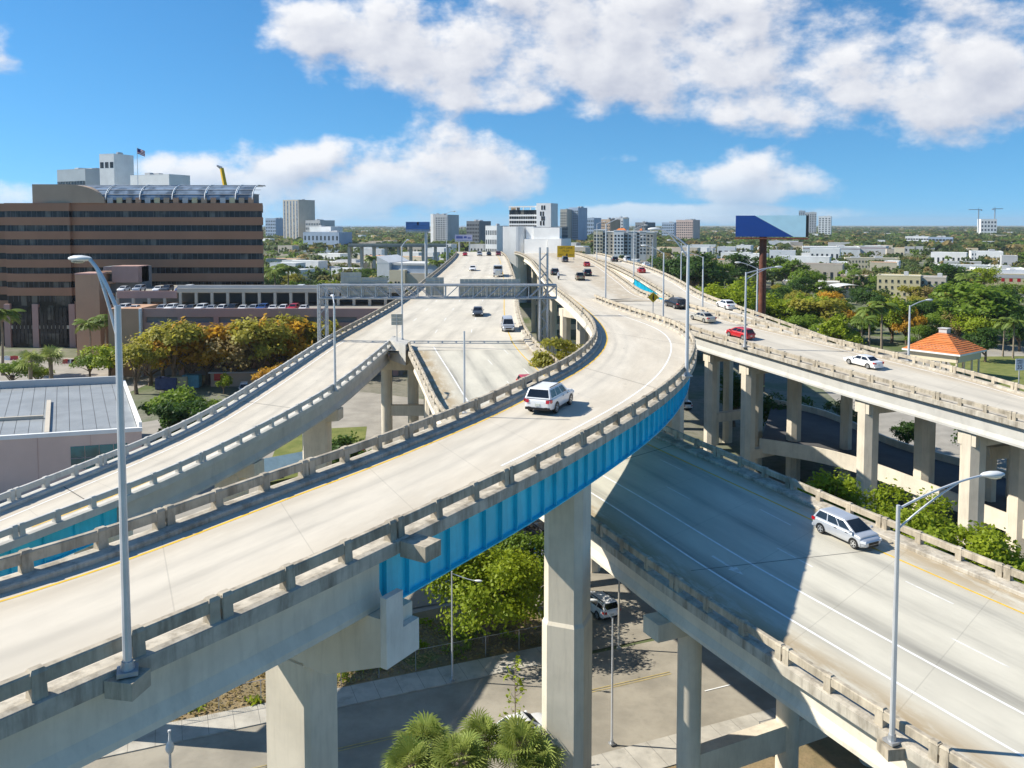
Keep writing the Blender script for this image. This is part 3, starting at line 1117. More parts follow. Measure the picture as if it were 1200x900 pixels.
# lower ramp among the piers of the main carriageway
LR = road('lower_ramp', 'shaded low ramp with solid walls between the piers of the main carriageway')
ln = curve([un(840, 552, 5.4), un(890, 522, 6), un(980, 535, 5.6), un(1060, 565, 5.2), un(1150, 600, 4.6), un(1250, 640, 4)][1:], 1.5, 3)
lf = curve([un(860, 462, 6.2), un(905, 474, 6), un(960, 484, 5.8), un(1060, 530, 5.2), un(1130, 546, 4.6), un(1230, 575, 4)][1:], 1.5, 3)
def lowdeck(a, b, mat):
    n = 60
    A_ = resample(a, n=n); B_ = resample(b, n=n)
    vs = []
    for p, q in zip(A_, B_):
        vs += [p, q, p - [0, 0, .8], q - [0, 0, .8]]
    fs = []
    for i in range(n - 1):
        o = 4 * i; r_ = 4 * i + 4
        fs += [(o, o + 1, r_ + 1, r_), (o + 2, r_ + 2, r_ + 3, o + 3), (o, r_, r_ + 2, o + 2), (o + 1, o + 3, r_ + 3, r_ + 1)]
    return MB().add(vs, fs).build('deck', M[mat], LR)
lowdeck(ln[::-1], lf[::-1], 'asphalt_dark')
for cv in (ln, lf):
    T_, N_ = frame(cv)
    sweep(cv, N_, [(-.15, -1.0), (-.15, 1.0), (.15, 1.0), (.15, -1.0)]).build('wall', M['girder_conc'], LR)

# ------------------------------------------------------------------ piers
def octo(w, d, ch):
    return [(-w / 2 + ch, -d / 2), (w / 2 - ch, -d / 2), (w / 2, -d / 2 + ch), (w / 2, d / 2 - ch), (w / 2 - ch, d / 2), (-w / 2 + ch, d / 2), (-w / 2, d / 2 - ch), (-w / 2, -d / 2 + ch)]


def column(parent, x, y, w, d, z1, rz, ch=.28, z0=-.3, collar=None):
    mb = MB()
    if collar:
        mb.prism(octo(w + .22, d + .22, ch + .05), z0, collar - .12)
        mb.prism(octo(w + .22, d + .22, ch + .05), collar - .12, collar + .1, 0, octo(w, d, ch))
        mb.prism(octo(w, d, ch), collar + .1, z1)
    else:
        mb.prism(octo(w, d, ch), z0, z1)
    return mb.build('column', M['pier'], parent, loc=(x, y, 0), rz=rz)


def roundcol(parent, x, y, r, z1):
    return MB().tube((0, 0, -.3), (0, 0, z1), r, r, 20).build('column', M['pier'], parent, smooth=True, loc=(x, y, 0))


def cap(parent, p, q, zt, h, w, ends=.5, name='cap'):
    """hammerhead beam from p to q with its soffit rising towards both ends"""
    p = np.array(p[:2], float); q = np.array(q[:2], float)
    L = np.linalg.norm(q - p)
    rz = math.atan2(q[1] - p[1], q[0] - p[0])
    c = (p + q) / 2
    mb = MB()
    poly = [(-L / 2, 0), (-L / 2, -h * ends), (-L / 2 + L * .28, -h), (L / 2 - L * .28, -h), (L / 2, -h * ends), (L / 2, 0)]
    n = len(poly)
    vs = [(x, -w / 2, z) for x, z in poly] + [(x, w / 2, z) for x, z in poly]
    fs = [tuple(range(n)), tuple(range(2 * n - 1, n - 1, -1))] + [((i + 1) % n, i, n + i, n + (i + 1) % n) for i in range(n)]
    mb.add(vs, fs)
    return mb.build(name, M['pier'], parent, loc=(c[0], c[1], zt), rz=rz)


def strut(parent, p, q, z, h=1.3, w=1.0):
    p = np.array(p[:2], float); q = np.array(q[:2], float)
    L = np.linalg.norm(q - p)
    c = (p + q) / 2
    return MB().box((0, 0, 0), (L, w, h)).build('strut', M['pier'], parent, loc=(c[0], c[1], z), rz=math.atan2(q[1] - p[1], q[0] - p[0]))


def pier_group(root, label=None):
    o = bpy.data.objects.new('pier', None); COL.objects.link(o); o.parent = root
    return o


def nearest(C, xy):
    i = int(np.argmin(np.linalg.norm(C[:, :2] - np.array(xy)[:2], axis=1)))
    return C[i], i


M['endwhite'] = pm('end_cheek', (.72, .68, .60), .85, .06, .8, dirt=(.4, .36, .3, .4), dscale=.8)
# flyover pier where concrete beams meet the blue steel
P1 = pier_group(A)
pr, ir = nearest(cAR, unp(456, 612, pA))
TA, NA = frame(cAR)
n1 = NA[ir]
zc = pr[2] - .3 - 2.0
rz1 = math.atan2(n1[1], n1[0])
cap(P1, pr + n1 * -.55, pr + n1 * 9.9, zc - .02, 3.0, 1.9, ends=.62)
column(P1, *(pr + n1 * 4.7)[:2], 2.6, 1.9, zc - 2.9, rz1, ch=.18)
# raised end cheek that closes off the concrete beams
e1 = pr + n1 * -.55
MB().b2((-.32, -.0, -1.88), (-.02, .97, .85)).b2((-.32, -.97, -1.88), (-.02, -.004, -.62)).build('end_block', M['endwhite'], P1, loc=(e1[0], e1[1], zc), rz=rz1)
# old lamp bracket with no lamp on it
pb, ib = nearest(cAR, unp(474, 606, pA))
tb = TA[ib]; nb = NA[ib]
bk = pb - nb * .95 + np.array([0, 0, -.12])
MB().box((0, 0, 0), (1.0, 1.25, .62)).build('lamp_bracket', M['parapet'], A, loc=bk, rz=math.atan2(tb[1], tb[0]))
# tall octagonal flyover pier in front
P2 = pier_group(A)
x2, y2 = at(665, 700, 51.5)[:2]
_, i2 = nearest(cAR, (5, 49))
rz2 = math.atan2(NA[i2][1], NA[i2][0])
column(P2, x2, y2, 2.45, 2.6, 21.72, rz2 + .12, ch=.42, collar=at(664, 733, 50.2)[2])
mc = pr
cap(P2, (x2 - 4.6, y2 + 2.6), (x2 + 1.2, y2 - .7), 23.9, 2.1, 1.4, ends=.9)


def two_col(root, L, Rr, xyL, xyR, w=1.7, caph=1.5, strut_z=None, gd=2.05, shape='oct', capx=.6):
    """portal pier: a column near each edge, cap on top, optional tie beam"""
    P = pier_group(root)
    a, i = nearest(L, xyL); b, j = nearest(Rr, xyR)
    d = (b - a)[:2]; d = d / np.linalg.norm(d)
    zt = min(a[2], b[2]) - .3 - gd
    rz = math.atan2(d[1], d[0])
    pa = a[:2] + d * capx * 2.4; pb_ = b[:2] - d * capx * 2.4
    cap(P, pa - d * w * .48, pb_ + d * w * .48, zt, caph, w * .93, ends=.95)
    for q in (pa, pb_):
        if shape == 'oct':
            column(P, q[0], q[1], w, w, zt - (.02 if True else 0), rz, ch=w * .27)
        else:
            roundcol(P, q[0], q[1], w / 2, zt - caph * .9)
    if strut_z:
        strut(P, pa, pb_, strut_z, 1.3, w * .6)
    return P


def by_px(root, L, Rr, px, prof, w=1.8, sz=None, **kw):
    """pier whose near column stands under pixel column px of the near edge L"""
    best = min(range(len(L)), key=lambda i: abs((600 + 1000 * L[i][0] / (L[i][1] * _c + (ZC - L[i][2]) * _s)) - px) + (1e6 if L[i][1] < 20 else 0))
    T_, N_ = frame(L)
    other = L[best] - N_[best] * 9
    j = int(np.argmin(np.linalg.norm(Rr[:, :2] - other[:2], axis=1)))
    return two_col(root, L, Rr, L[best], Rr[j], w=w, strut_z=sz, **kw)


by_px(B, cBN, cBF, 826, pB, 1.7, 8.5)
by_px(B, cBN, cBF, 868, pB, 1.9, 5.0)
by_px(B, cBN, cBF, 1012, pB, 2.2, None)
by_px(B, cBN, cBF, 1128, pB, 2.2, None)
for t_ in (.12, .25, .40, .55):
    i = int(t_ * len(cCF) * .45)
    q = cCF[i + 10]
    a, ia_ = nearest(cCL, q)
    if q[1] > 85:
        two_col(Cc, cCL, cCF, a, q, w=1.5)
for yy in (192, 222, 255, 290):
    a = cML[int(np.argmin(abs(cML[:, 1] - yy)))]; b = cMR[int(np.argmin(abs(cMR[:, 1] - yy)))]
    two_col(B, cML, cMR, a, b, w=1.6, strut_z=10)
    a = cCN[int(np.argmin(abs(cCN[:, 1] - yy)))]; b = cCF[int(np.argmin(abs(cCF[:, 1] - yy)))]
    two_col(Cc, cCN, cCF, a, b, w=1.5)
    a = cTL[int(np.argmin(abs(cTL[:, 1] - yy)))]; b = cTR[int(np.argmin(abs(cTR[:, 1] - yy)))]
    two_col(D, cTL, cTR, a, b, w=1.6, strut_z=9)
for yl in (96, 118, 140, 162):
    a = cAL[int(np.argmin(abs(cAL[:, 1] - yl)))]
    TT, NN = frame(cAL)
    o_ = a - NN[int(np.argmin(abs(cAL[:, 1] - yl)))] * 8.5
    b, _ = nearest(cAR, o_)
    two_col(A, cAL, cAR, a, b, w=1.9, gd=2.05, strut_z=9 if yl > 100 else None)
# lower carriageway: round columns with a tie beam, and more of the same up the hill
for k_, (px_, py_) in enumerate(((770, 666), (1075, 858))):
    P = pier_group(D)
    a, i = nearest(cDL, unp(px_, py_, pE))
    T_, N_ = frame(cDL)
    d = -N_[i][:2]
    zt = a[2] - .3 - 1.78
    cap(P, a[:2] - d * .75, a[:2] + d * 19, zt, 1.15, 1.5, ends=.9)
    cols = [a[:2] + d * t for t in (2.1, 10.0, 17.6)]
    for q in cols:
        roundcol(P, q[0], q[1], .72, zt - 1.0)
    strut(P, cols[0], cols[2], 4.2, 1.7, .9)
for (yl, sz) in ((84, 7), (104, 7)):
    a = cDL[int(np.argmin(abs(cDL[:, 1] - yl)))]
    TT, NN = frame(cDL)
    o_ = a - NN[int(np.argmin(abs(cDL[:, 1] - yl)))] * 18
    b, _ = nearest(cDR, o_)
    two_col(D, cDL, cDR, a, b, w=1.5, strut_z=sz, gd=1.8)
# nose pier and side-ramp piers
P = pier_group(D)
zt = 17.5
for px_, yy in ((453, 121.5), (484, 123.5), (503, 120)):
    q = at(px_, 440, yy)
    roundcol(P, q[0], q[1], .8, zt - .6)
a_, b_ = at(447, 440, 121.5), at(505, 440, 121.8)
cap(P, a_[:2], b_[:2], zt + .3, 1.7, 1.8, ends=.95)
strut(P, at(453, 440, 121.5), at(503, 440, 121.5), 10.2, 1.5, .9)
strut(P, at(380, 440, 100), at(453, 440, 121.5), 3.2, 1.7, .9)
for px_, py_, w_ in ((382, 452, 2.9), (292, 506, 2.6), (130, 576, 2.4)):
    P = pier_group(F)
    b, j = nearest(cFR, unp(px_ + 14, py_ - 6, pF))
    T_, N_ = frame(cFR)
    d = N_[j][:2]
    zt = b[2] - .3 - 1.95
    cap(P, b[:2] + d * -.2, b[:2] + d * 8.2, zt, 1.5, 1.7, ends=.8)
    column(P, *(b[:2] + d * 2.6), w_, 1.8, zt - 1.2, math.atan2(d[1], d[0]), ch=.2)

# ------------------------------------------------------------------ lamps on the decks
def lamp(base, top_z, arm, label, r=.11, name='street_lamp', head=.75, block=None, double=True, group='highway lamps'):
    """tapered pole with a bowed double-bar arm; arm = (dx, dy, dz) from pole top to the luminaire"""
    base = np.array(base, float)
    root = empty(name, base)
    tag(root, label, 'street lamp', group)
    h = top_z - base[2]
    MB().tube((0, 0, 0), (0, 0, h), r, r * .68, 10).build('pole', M['alu'], root, smooth=True)
    MB().box((0, 0, .06), (r * 4.4, r * 4.4, .12), .4).tube((0, 0, .1), (0, 0, .35), r * 1.6, r * 1.25, 10).build('base_plate', M['steel'], root)
    a = np.array(arm, float)
    P0 = np.array([0, 0, h - .15]); P1 = np.array([0, 0, h - .15]) + a * [.55, .55, .78]; P2_ = np.array([0, 0, h - .15]) + a
    def bez(t, p0, p1, p2): return p0 * (1 - t) ** 2 + p1 * 2 * t * (1 - t) + p2 * t * t
    ts = np.linspace(0, 1, 9)
    MB().pipe([bez(t, P0, P1, P2_) for t in ts], r * .42, 7).build('arm', M['alu'], root, smooth=True)
    if double:
        L0 = P0 - [0, 0, .9 * h / 10.5]
        MB().pipe([bez(t, L0, L0 * .45 + P1 * .55, bez(.72, P0, P1, P2_)) for t in ts], r * .34, 7).build('brace', M['alu'], root, smooth=True)
    u = a.copy(); u[2] = 0
    u /= np.linalg.norm(u)
    rz = math.atan2(u[1], u[0])
    mb = MB()
    k = head
    rings = [(0, .07), (.15, .16), (.45, .22), (.8, .20), (1.0, .10), (1.06, .01)]
    n = 12
    vs = []
    for x, rr in rings:
        for j in range(n):
            an = 2 * PI * j / n
            vs.append((x * k, math.cos(an) * rr * k * 1.05, math.sin(an) * rr * k * .62 + .02))
    fs = [(i * n + j, (i + 1) * n + j, (i + 1) * n + (j + 1) % n, i * n + (j + 1) % n) for i in range(len(rings) - 1) for j in range(n)]
    fs.append(tuple(range(n)))
    mb.add(vs, fs)
    hd = mb.build('luminaire', M['lampgrey'], root, smooth=60, loc=P2_ - u * .05, rz=rz)
    lb = MB()
    vs = []
    for x, rr in ((.35, .0), (.38, .12), (.6, .16), (.85, .11), (.9, 0)):
        for j in range(8):
            an = 2 * PI * j / 8
            vs.append((x * k, math.cos(an) * rr * k, math.sin(an) * rr * k * .5 - .10 * k))
    fs = [(i * 8 + j, (i + 1) * 8 + j, (i + 1) * 8 + (j + 1) % 8, i * 8 + (j + 1) % 8) for i in range(4) for j in range(8)]
    lb.add(vs, fs).build('lens', M['lens'], hd, smooth=60)
    if block:
        MB().box((0, 0, -.3), (block, block, .5), rz).build('bracket', M['parapet'], root)
    return root


def on_curve(C, px, py, prof, out, inner, dz=.0):
    c, i = nearest(C, unp(px, py, prof))
    T_, N_ = frame(C)
    return c - N_[i] * inner * out + [0, 0, dz]


b0 = on_curve(cAR, 150, 741, pA, .55, +1, .12)
lamp(b0, at(144, 358, b0[1])[2], (-.80, .15, 1.4), 'tall lamp with bowed double arm on the flyover parapet nearest the camera', r=.125, block=.85, head=.66)
b1 = on_curve(cDL, 1062, 849, pE, .45, -1, .1)
lamp(b1, at(1068, 592, b1[1])[2], (3.7, .5, 1.25), 'tall lamp with long arm on the near parapet of the lower carriageway', r=.12, block=.85, head=1.0)
b2 = on_curve(cAR, 801, 431, pA, .3, +1, .2)
lamp(b2, at(804, 287, b2[1])[2], (-2.2, .4, 1.4), 'tall lamp at the outer bend of the flyover', r=.16, head=1.0)
b3 = on_curve(cBN, 874, 400, pB, .3, -1, .2)
lamp(b3, at(876, 319, b3[1])[2], (4.2, .9, .8), 'lamp on the main carriageway parapet beside the red hatchback', r=.17, head=1.1)
for C_, px, py, prof, inner, ptop, arm, lab in (
        (cBN, 780, 372, pB, -1, 296, (-2.5, .5, 1.2), 'lamp on the dividing parapet behind the diamond warning sign'),
        (cBN, 709, 350, pB, -1, 262, (3, .5, 1.2), 'lamp standing at the start of the dividing parapet'),
        (cBF, 821, 359, pB, +1, 301, (-2.6, .4, .9), 'lamp on the median beside the beige sedan'),
        (cCN, 740, 320, pB, -1, 268, (2.5, .3, 1), 'lamp on the median above the strip of blue girder'),
        (cCF, 884, 364, pB, +1, 314, (-2.6, .5, 1.0), 'lamp on the outer parapet in front of the rusty billboard post'),
        (cBF, 1061, 416, pB, +1, 358, (2.2, .4, .8), 'lamp on the far parapet above the white saloon'),
        (cFR, 390, 450, pF, +1, 355, (-.6, 2.2, .7), 'lamp on the near parapet of the side ramp'),
        (cTL, 523, 306, pE, -1, 250, (2, .3, .8), 'lamp on the far parapet near the crest by the white warehouse'),
        (cMR, 700, 305, pB, +1, 262, (2, .3, .8), 'lamp near the crest beside the red car'),
        (cCF, 800, 328, pB, +1, 285, (-2.2, .3, .8), 'lamp on the outer parapet near the dark treetops'),
        (cCF, 764, 313, pB, +1, 280, (-2.2, .3, .8), 'farthest lamp on the outer parapet, by the white van')):
    b = on_curve(C_, px, py, prof, .28, inner, .2)
    lamp(b, at(px, ptop, b[1])[2], arm, lab, r=.15, head=1.0, double=False)
nz2 = nose + np.array([-.9, 1.0, .9])
lamp(nz2, at(473, 288, nz2[1])[2], (.5, 2.2, .9), 'thin tall lamp standing on the nose where the side ramp splits off', r=.14, double=False)
# bare short pole on the flyover's far parapet
bp = on_curve(cAL, 548, 472, pA, .25, -1, .2)
o = MB().tube((0, 0, 0), (0, 0, at(548, 388, bp[1])[2] - bp[2]), .075, .06, 8).box((0, 0, .05), (.3, .3, .1)).build('signal_pole', M['alu'], None, True, loc=bp)
tag(o, 'bare grey pole on the far parapet of the flyover', 'pole')

# ground-level lamps under the flyover
def street_lamp_low(px, py, h, arm, lab):
    p = un(px, py, .14)
    return lamp(p, p[2] + h, arm, lab, r=.085, head=.6, double=False, group='street lamps under the flyover')
street_lamp_low(530, 797, 9.0, (1.9, -.3, -.5), 'slim cream street lamp beside the leafy tree under the flyover')
street_lamp_low(717, 872, 9.2, (-1.1, .2, 1.3), 'slim street lamp in front of the shaded side street')
p = un(725, 760, .1)
o = MB().tube((0, 0, 0), (0, 0, 8.5), .1, .07, 8).box((0, 0, .05), (.35, .35, .1)).build('utility_pole', M['walk'], None, True, loc=p)
tag(o, 'plain utility pole in the shade beyond the slim street lamp', 'pole')
gl = empty('globe_lamp', (*at(199, 878, 47)[:2], 0))
hh = at(199, 878, 47)[2]
tag(gl, 'small white onion-shaped lamp top below the flyover', 'lamp')
MB().tube((0, 0, 0), (0, 0, hh - .2), .09, .07, 10).build('pole', M['alu'], gl, True)
rings = [(-.25, .10), (-.1, .2), (.1, .25), (.3, .2), (.5, .09), (.8, .06), (1.0, .05), (1.02, .09), (1.12, .09), (1.15, .0)]
vs = [(math.cos(2 * PI * j / 12) * r_, math.sin(2 * PI * j / 12) * r_, hh + z) for z, r_ in rings for j in range(12)]
MB().add(vs, [(i * 12 + j, i * 12 + (j + 1) % 12, (i + 1) * 12 + (j + 1) % 12, (i + 1) * 12 + j) for i in range(len(rings) - 1) for j in range(12)]).build('globe', M['lampgrey'], gl, smooth=50)

# chain-link fences
def chainmat():
    m, nt, bs = newmat('chain_link')
    tc = nd(nt, 'ShaderNodeTexCoord')
    mp = nd(nt, 'ShaderNodeMapping'); mp.inputs['Scale'].default_value = (9, 9, 9)
    mp.inputs['Rotation'].default_value = (0, R(45), 0)
    lk(nt, tc.outputs['Object'], mp.inputs[0])
    sx = nd(nt, 'ShaderNodeSeparateXYZ'); lk(nt, mp.outputs[0], sx.inputs[0])
    a = mth(nt, 'LESS_THAN', mth(nt, 'FRACT', sx.outputs[0]), .05)
    b = mth(nt, 'LESS_THAN', mth(nt, 'FRACT', sx.outputs[2]), .05)
    al = mth(nt, 'MAXIMUM', a, b)
    bs.inputs['Base Color'].default_value = (.25, .26, .27, 1)
    bs.inputs['Metallic'].default_value = .6
    lk(nt, al, bs.inputs['Alpha'])
    return m
M['chain'] = chainmat()
def fence(a0, a1, b, h, lab, z=.0):
    p, q = sp(a0, b), sp(a1, b)
    L = np.linalg.norm(q - p)
    root = empty('chain_link_fence', (p[0], p[1], z), math.atan2(q[1] - p[1], q[0] - p[0]))
    tag(root, lab, 'fence')
    n = int(L / 3)
    for i in range(n + 1):
        MB().tube((0, 0, 0), (0, 0, h), .035, .035, 6).build('post', M['steel'], root, loc=(i * L / n, 0, 0))
    MB().tube((0, 0, h - .05), (L, 0, h - .05), .025, .025, 6).build('rail', M['steel'], root)
    MB().add([(0, 0, .05), (L, 0, .05), (L, 0, h - .06), (0, 0, h - .06)], [(0, 1, 2, 3)]).build('mesh_panel', M['chain'], root)
fence(-30, 7, 3.0, 1.9, 'chain-link fence along the dry bank beneath the flyover')
fence(14.5, 36, -15.9, 1.8, 'chain-link fence by the near pavement under the lower carriageway')

# ------------------------------------------------------------------ sign gantry over the lower carriageway
GY = 124.0
g0 = at(376, 341, GY); g1 = at(652, 341, GY)
zt_, zb_ = at(500, 334, GY)[2], at(500, 349, GY)[2]
G = empty('sign_gantry', (0, 0, 0))
tag(G, 'grey lattice sign gantry spanning the lower carriageway', 'gantry')
dpt = 1.5
ch = MB()
for yy in (GY - dpt / 2, GY + dpt / 2):
    for zz in (zt_, zb_):
        ch.tube((g0[0], yy, zz), (g1[0], yy, zz), .16, .16, 6)
ch.build('chord', M['steel'], G)
nb_ = 17
for i in range(nb_ + 1):
    x = g0[0] + (g1[0] - g0[0]) * i / nb_
    mb = MB()
    for yy in (GY - dpt / 2, GY + dpt / 2):
        mb.tube((x, yy, zb_), (x, yy, zt_), .07, .07, 6)
        if i < nb_:
            x2_ = g0[0] + (g1[0] - g0[0]) * (i + 1) / nb_
            if i < nb_ / 2: mb.tube((x, yy, zt_), (x2_, yy, zb_), .07, .07, 6)
            else: mb.tube((x, yy, zb_), (x2_, yy, zt_), .07, .07, 6)
    mb.tube((x, GY - dpt / 2, zb_), (x, GY + dpt / 2, zb_), .06, .06, 6)
    mb.build('brace', M['steel'], G)
for px_, top_px, b_z in ((378, 333, 0), (637, 290, 0)):
    c = at(px_, 341, GY)
    zt2 = at(px_, top_px, GY)[2]
    for sx, sy in ((-1, -1), (1, -1), (1, 1), (-1, 1)):
        MB().tube((c[0] + sx * .6, GY + sy * .7, b_z), (c[0] + sx * .55, GY + sy * .6, zt2), .16, .13, 8).build('leg', M['steel'], G)
    mb = MB()
    z = 12.0
    k = 0
    while z < zt2 - 1:
        for sy in (-.65, .65):
            mb.tube((c[0] - .6, GY + sy, z if k % 2 else z + 1.3), (c[0] + .6, GY + sy, z + 1.3 if k % 2 else z), .05, .05, 5)
        for sx in (-.6, .6):
            mb.tube((c[0] + sx, GY - .65, z if k % 2 else z + 1.3), (c[0] + sx, GY + .65, z + 1.3 if k % 2 else z), .05, .05, 5)
        z += 1.3; k += 1
    mb.build('lattice', M['steel'], G)
M['signback'] = pm('sign_back', (.52, .49, .41), .6, .1, .8, metal=.2)
def sign_panel(px0, px1, py0, py1, lab):
    a = at(px0, py0, GY - 1.0); b = at(px1, py1, GY - 1.0)
    r_ = empty('overhead_sign', ((a[0] + b[0]) / 2, GY + 1.0, b[2]))
    tag(r_, lab, 'sign', 'sign panels on the gantry')
    w, h = b[0] - a[0], a[2] - b[2]
    n = max(2, int(w / .6))
    for i in range(n):
        MB().b2((-w / 2 + w * i / n + .01, -.05, 0), (-w / 2 + w * (i + 1) / n - .01, .0, h)).build('panel', M['signback'], r_)
    for z in (.25, .5, .8):
        MB().b2((-w / 2, -.14, h * z), (w / 2, -.06, h * z + .1)).build('rib', M['steel'], r_)
sign_panel(396, 421, 320, 349, 'tall grey sign back at the far end of the gantry')
sign_panel(421, 452, 326, 349, 'wide grey sign back on the gantry in front of the garage')
sign_panel(497, 519, 326, 348, 'narrow grey sign back at the middle of the gantry')
sign_panel(538, 610, 328, 350, 'widest grey sign back on the gantry over the lanes')


def text(body, parent, loc, size, mat, rot=(PI / 2, 0, 0), name='lettering'):
    cu = bpy.data.curves.new(name, 'FONT')
    cu.body = body; cu.size = size; cu.align_x = 'CENTER'; cu.align_y = 'CENTER'
    cu.extrude = .004
    cu.resolution_u = 3
    cu.materials.append(mat)
    tmp = bpy.data.objects.new(name, cu)
    COL.objects.link(tmp)
    bpy.context.view_layer.update()
    me = bpy.data.meshes.new_from_object(tmp.evaluated_get(bpy.context.evaluated_depsgraph_get()))
    bpy.data.objects.remove(tmp); bpy.data.curves.remove(cu)
    o = mko(name, me, parent, loc)
    o.rotation_euler = rot
    return o


M['sign_yellow'] = pm('sign_yellow', (.78, .47, .008), .5, .06, 2)
M['sign_black'] = pm('sign_black', (.012, .012, .012), .5, .1, 2)
M['sign_white'] = pm('sign_white', (.62, .66, .68), .5, .06, 2)
# yellow lane sign over the main line
Y_ = 292.0
a = at(653, 288, Y_); b = at(673.5, 301.5, Y_)
r_ = empty('lane_sign', ((a[0] + b[0]) / 2, Y_, b[2]))
tag(r_, 'large yellow overhead lane sign with black lettering and arrow near the crest', 'sign')
w, h = b[0] - a[0], a[2] - b[2]
MB().b2((-w / 2, -.08, 0), (w / 2, .08, h)).build('panel', M['sign_yellow'], r_)
text('LEFT LANE', r_, (0, -.1, h * .80), w * .155, M['sign_black'])
text('MUST', r_, (0, -.1, h * .53), w * .155, M['sign_black'])
text('EXIT', r_, (-w * .28, -.1, h * .2), w * .14, M['sign_black'])
text('ONLY', r_, (w * .32, -.1, h * .2), w * .12, M['sign_black'])
MB().add([(w * .05 - .18, -.1, h * .32), (w * .05 + .18, -.1, h * .32), (w * .05 + .18, -.1, h * .22), (w * .05 + .5, -.1, h * .22), (w * .05, -.1, h * .06), (w * .05 - .5, -.1, h * .22), (w * .05 - .18, -.1, h * .22)], [tuple(range(7))]).build('arrow', M['sign_black'], r_)
zs = 24.4 - b[2]
for x in (-w / 2 + .3, w / 2 - .3):
    MB().tube((x, .3, -b[2] + 14), (x, .3, h * .9), .16, .14, 8).build('post', M['steel'], r_)
# diamond warning sign
pd = on_curve(cBN, 760, 367, pB, -.5, -1, .2)
r_ = empty('warning_sign', pd)
tag(r_, 'orange-yellow diamond lane-merge warning sign on the dividing parapet', 'sign')
zc_ = at(760, 348.3, pd[1])[2] - pd[2]
s_ = .88
MB().add([(0, -.05, zc_ - s_), (s_, -.05, zc_), (0, -.05, zc_ + s_), (-s_, -.05, zc_), (0, .0, zc_ - s_), (s_, 0, zc_), (0, 0, zc_ + s_), (-s_, 0, zc_)], [(0, 1, 2, 3), (7, 6, 5, 4), (0, 4, 5, 1), (1, 5, 6, 2), (2, 6, 7, 3), (3, 7, 4, 0)]).build('panel', M['sign_yellow'], r_)
MB().add([(-.02, -.06, zc_ - .5), (.16, -.06, zc_ - .5), (.14, -.06, zc_ + .1), (.2, -.06, zc_ + .1), (.05, -.06, zc_ + .52), (-.12, -.06, zc_ + .1), (-.05, -.06, zc_ + .1), (-.22, -.06, zc_ - .18), (-.1, -.06, zc_ - .22)], [tuple(range(9))]).build('merge_arrow', M['sign_black'], r_)
MB().tube((0, .03, -.2), (0, .03, zc_), .07, .07, 8).build('post', M['steel'], r_)
# speed limit sign
ps = on_curve(cBF, 1183, 449, pB, .4, +1, .0)
r_ = empty('speed_sign', ps, .12)
tag(r_, 'pale speed limit sign beyond the far parapet by the pavilion', 'sign')
h0 = at(1183, 434, ps[1])[2] - ps[2]; h1 = at(1183, 420.5, ps[1])[2] - ps[2]
MB().b2((-.52, -.03, h0), (.52, .0, h1)).build('panel', M['sign_white'], r_)
text('SPEED', r_, (0, -.04, h0 + (h1 - h0) * .83), .27, M['sign_black'])
text('LIMIT', r_, (0, -.04, h0 + (h1 - h0) * .63), .27, M['sign_black'])
text('35', r_, (0, -.04, h0 + (h1 - h0) * .28), .66, M['sign_black'])
MB().tube((0, .05, -.2), (0, .05, h1), .06, .06, 8).build('post', M['steel'], r_)
# sign back at the nose
pn = nose + np.array([-1.4, -.8, .95])
r_ = empty('nose_sign', pn)
tag(r_, 'square grey sign back on a post at the ramp nose', 'sign')
h0 = at(466, 381, pn[1])[2] - pn[2]; h1 = at(466, 368, pn[1])[2] - pn[2]
for i in range(3):
    MB().b2((-.78, -.03, h0 + (h1 - h0) * i / 3 + .01), (.78, 0, h0 + (h1 - h0) * (i + 1) / 3 - .01)).build('panel', M['signback'], r_)
MB().tube((0, -.08, -.1), (0, -.08, h1), .06, .06, 8).build('post', M['steel'], r_)
# ------------------------------------------------------------------ vehicles
CP = {}
def carpaint(n, c, metal=0.0):
    if n not in CP:
        CP[n] = paint('paint_' + n, c, .3, metal, .6)
    return CP[n]
carpaint('white', (.80, .80, .79)); carpaint('silver', (.55, .57, .60), .35); carpaint('black', (.012, .013, .016)); carpaint('grey', (.10, .105, .115), .3)
carpaint('red', (.48, .012, .018)); carpaint('beige', (.50, .47, .39), .3); carpaint('blue', (.03, .08, .25)); carpaint('darkred', (.2, .02, .025)); carpaint('gold', (.35, .29, .18), .3)
M['carglass'] = glassm('car_glass', (.012, .014, .017), .04, .7)
M['tyre'] = pm('tyre_rubber', (.016, .016, .017), .85, .2, 5, coord='obj')
M['rim'] = pm('alloy_rim', (.55, .55, .54), .3, .08, 5, metal=.6, coord='obj')
M['tail'] = pm('tail_light', (.45, .008, .012), .2, .1, 5, coord='obj', spec=.6)
M['head'] = pm('head_light', (.75, .77, .8), .12, .05, 5, coord='obj', spec=.7)
M['plate'] = pm('number_plate', (.6, .62, .55), .5, .1, 20, coord='obj')
M['chrome'] = pm('chrome', (.6, .6, .6), .15, .05, 4, metal=.9, coord='obj')

KINDS_ = {
    # L, W, H, belt, hood-front height, x windshield base, x roof front, x roof rear, x rear glass base, wheelbase, wheel r, ground clearance, trunk height or None
    'suv': (5.0, 2.0, 1.77, 1.13, .98, 1.15, .30, -2.18, -2.44, 2.87, .385, .24, None),
    'hatch': (4.36, 1.79, 1.56, .99, .78, 1.42, .38, -1.72, -2.10, 2.70, .33, .17, None),
    'sedan': (4.75, 1.84, 1.45, .95, .72, 1.12, .32, -.95, -1.72, 2.80, .34, .16, 1.02),
    'van': (4.9, 1.95, 1.95, 1.12, .86, 1.75, 1.05, -2.30, -2.42, 3.0, .35, .18, None),
    'pickup': (5.5, 2.0, 1.85, 1.15, 1.02, .98, .35, -.72, -.88, 3.4, .40, .27, 1.15),
}


